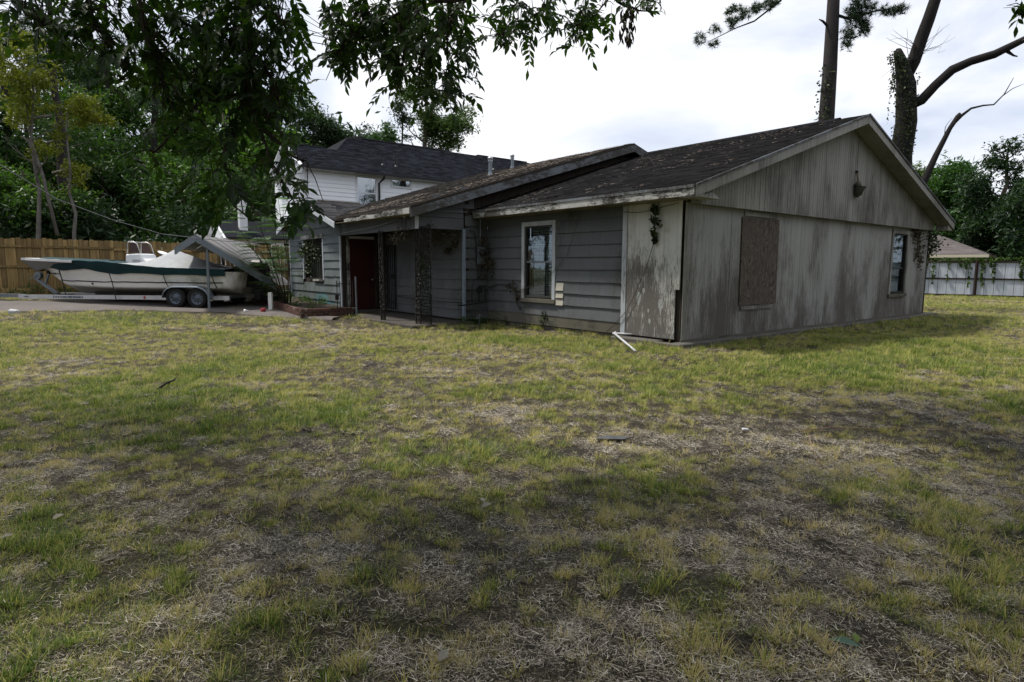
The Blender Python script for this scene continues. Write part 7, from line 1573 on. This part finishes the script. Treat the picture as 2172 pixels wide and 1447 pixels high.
for (p, L, W, az, mt, v, lab) in [((1.313,2.16,0), .05, .03, 1.2, 'leaf', 1.0, 'small curled green leaf right of the blue green leaf'), ((-0.185,3.566,0), .07, .045, .4, 'pale', .9, 'pale curled dry leaf near the middle of the foreground'), ((-0.159,3.641,0), .05, .035, 2.4, 'pale', .9, 'smaller dry leaf touching the pale curled one'), ((-0.262,2.066,0), .06, .04, 1.0, 'pale', .9, 'grey crumpled leaf at the bottom centre'), ((-2.648,3.014,0), .06, .035, .2, 'pale', .9, 'whitish leaf scrap at the left border'), ((-0.916,5.017,0), .06, .04, .2, 'pale', .8, 'light dry leaf in the darker grass'), ((-2.619,3.329,0), .06, .04, .9, 'pale', .7, 'greyish dry leaf at the lower left'), ((0.057,2.61,0), .05, .03, 2.0, 'ivydry', .4, 'brown dry leaf in the foreground straw'), ((-1.688,3.865,0), .07, .05, 1.0, 'ivydry', .3, 'dark reddish brown dry leaf left of centre'), ((5.503,7.184,0), .07, .04, .5, 'ivydry', .5, 'brown leaf in the grass at the right'), ((1.626,3.105,0), .05, .03, .5, 'ivydry', .5, 'small brown leaf on the bare soil at the right')]:
    flat_leaf('fallen_leaf', p, L, W, az, M[mt], lab, 0.35, v)
pebble_box('white_scrap', on_ground((2.095,5.342,0), 0.025), (0.055,0.03,0.012), (0.2,0.1,0.2), M['pvc'], 'small bright white scrap lying on the bare patch at right centre', 'litter', 2)
sl_o = MB(); r_ = random.Random(2); n = 14; sl_o.prism([(0.13*math.cos(2*PI*k/n)*(1+.25*r_.uniform(-1,1)), 0.06*math.sin(2*PI*k/n)*(1+.3*r_.uniform(-1,1))) for k in range(n)], lambda x,y: (x,y,0), lambda x,y: (x,y,0.012)); o = sl_o.obj('flat_stone', simple('grey_slate', (0.07,0.072,0.075), 0.6, 0.4, 20)); o.location = on_ground((0.862,5.048,0), 0.02); o.rotation_euler = (0.03,0.02,0.15); fin(o, 'thin flat grey stone lying in the lawn left of the white scrap', 'stone')
def twig_thing(name, pts, rad, label, cat='twig'):
    q = [Vector(on_ground(p, 0.02+0.01*(i % 2))) for i, p in enumerate(pts)]; return fin(MB().tube(q, [rad*(1-0.6*i/(len(q)-1)) for i in range(len(q))], 6).obj(name, M['straw_t'], smooth=True), label, cat)
M['straw_t'] = simple('dry_runner', (0.26,0.17,0.11), 0.8, 0.3, 10)
twig_thing('dry_runner', [(2.578,5.288,0), (2.898,5.421,0), (3.27,5.395,0), (3.724,5.436,0), (4.101,5.363,0), (4.278,5.211,0), (4.256,4.926,0)], 0.005, 'long curved dry vine runner across the right of the lawn')
twig_thing('dry_runner', [(2.59,5.181,0), (2.447,4.83,0), (2.315,4.464,0), (2.276,4.25,0)], 0.004, 'short reddish runner below the long vine runner')
br = MB(); q0 = Vector(on_ground((-4.104,6.951,0), 0.03)); q1 = Vector(on_ground((-4.121,7.351,0), 0.07)); br.tube([q0, q0.lerp(q1, .5)+Vector((0,0,.02)), q1], [0.012,0.014,0.008], 6); br.tube([q0.lerp(q1,.6), q0.lerp(q1,.7)+Vector((0.05,0.05,.05))], [0.008,.004], 5); br.tube([q0.lerp(q1,.3), q0.lerp(q1,.3)+Vector((-0.02,-0.1,.0))], [0.008,.004], 5)
fin(br.obj('broken_branch', M['barkdark'], smooth=True), 'short dark broken branch on the lawn at the left', 'branch')
sb = MB(); q0 = Vector(on_ground((-5.586,7.137,0), 0.03)); sb.tube([q0, q0+Vector((0.14,0.02,0.01))], 0.006, 5); fin(sb.obj('stick', M['barkdark']), 'tiny dark stick on the lawn near the left border', 'stick')

# dark clods of soil and thatch on the lawn
cl = MB(); r_ = random.Random(8)
for c, rx, ry in [((2.418,9.545,0),.3,.1), ((4.185,10.643,0),.7,.12), ((2.665,9.359,0),.5,.08), ((2.859,7.065,0),.5,.12), ((-1.585,5.259,0),.35,.2), ((10.41,13.754,0),.8,.3), ((-1.989,8.896,0),.8,.1)]:
    for k in range(46):
        p = on_ground((c[0]+r_.gauss(0,rx*.5), c[1]+r_.gauss(0,ry*.7))); s = r_.uniform(.004,.014); n0 = len(cl.v); cl.box((p[0]-s,p[1]-s*r_.uniform(.5,1),p[2]-.01),(p[0]+s*r_.uniform(.5,1.2),p[1]+s,p[2]+s*r_.uniform(.4,1.1)))
        for i in range(n0, len(cl.v)): x, y, z = cl.v[i]; cl.v[i] = (x+r_.uniform(-.4,.4)*s, y+r_.uniform(-.4,.4)*s, z+r_.uniform(-.2,.3)*s)
fin(cl.obj('soil_clods', simple('dark_soil', (0.035,0.027,0.022), 0.95, 0.4, 20)), 'dark clods of loose soil in the lawn', None, None, 'stuff')

# pine straw on the old roofs
def straw_on(q, n, seed, dens, L=0.10):
    r = np.random.default_rng(seed); p00, p10, p11, p01 = (np.array(p, float) for p in q); u, t = r.random(n), r.random(n); k = fbm(u*9+seed, t*7, 4); keep = r.random(n) < np.clip((k-dens)*6, 0.02, 1); u, t = u[keep], t[keep]; m_ = len(u)
    c = (p00*(1-u[:,None])+p10*u[:,None])*(1-t[:,None])+(p01*(1-u[:,None])+p11*u[:,None])*t[:,None]; ex = (p10-p00)/np.linalg.norm(p10-p00); ey = (p01-p00)/np.linalg.norm(p01-p00); nz_ = np.cross(ex, ey); nz_ = nz_ if nz_[2] > 0 else -nz_
    a = r.random(m_)*6.283; d = (ex*np.cos(a)[:,None]+ey*np.sin(a)[:,None])*L*(0.4+r.random((m_,1))); s = np.cross(d, nz_); s = s/np.linalg.norm(s,axis=1)[:,None]*0.0035; c = c+nz_*(0.018+0.012*r.random((m_,1)))
    return np.stack([c-d/2-s, c-d/2+s, c+d/2+s+nz_*.004, c+d/2-s],1).reshape(-1,3), r.random(m_)
VV, AA = [], []
for q, n, sd, de in ((((EX,-0.4,EZ),(EX,6.0,EZ),(RX,6.0,RZ_),(RX,-0.4,RZ_)), 2300, 5, 0.56), (((-2.39,5.75,2.83),(-2.39,9.9,2.83),(MX,9.9,MZ),(MX,5.75,MZ)), 4500, 6, 0.44)):
    v, a = straw_on(q, n, sd, de); VV.append(v); AA.append(np.repeat(a, 4))
V = np.vstack(VV); o = np_obj('pine_straw', V, np.arange(len(V)).reshape(-1,4), leaf_mat('fallen_needles', (0.05,0.034,0.025), (0.12,0.088,0.062), (0.25,0.19,0.14), 0.05), {'v': np.concatenate(AA)}); o.location = HOUSE_LOC; o.rotation_euler = (0,0,HOUSE_RZ); fin(o, 'brown pine needles scattered over the old roofs', None, None, 'stuff')
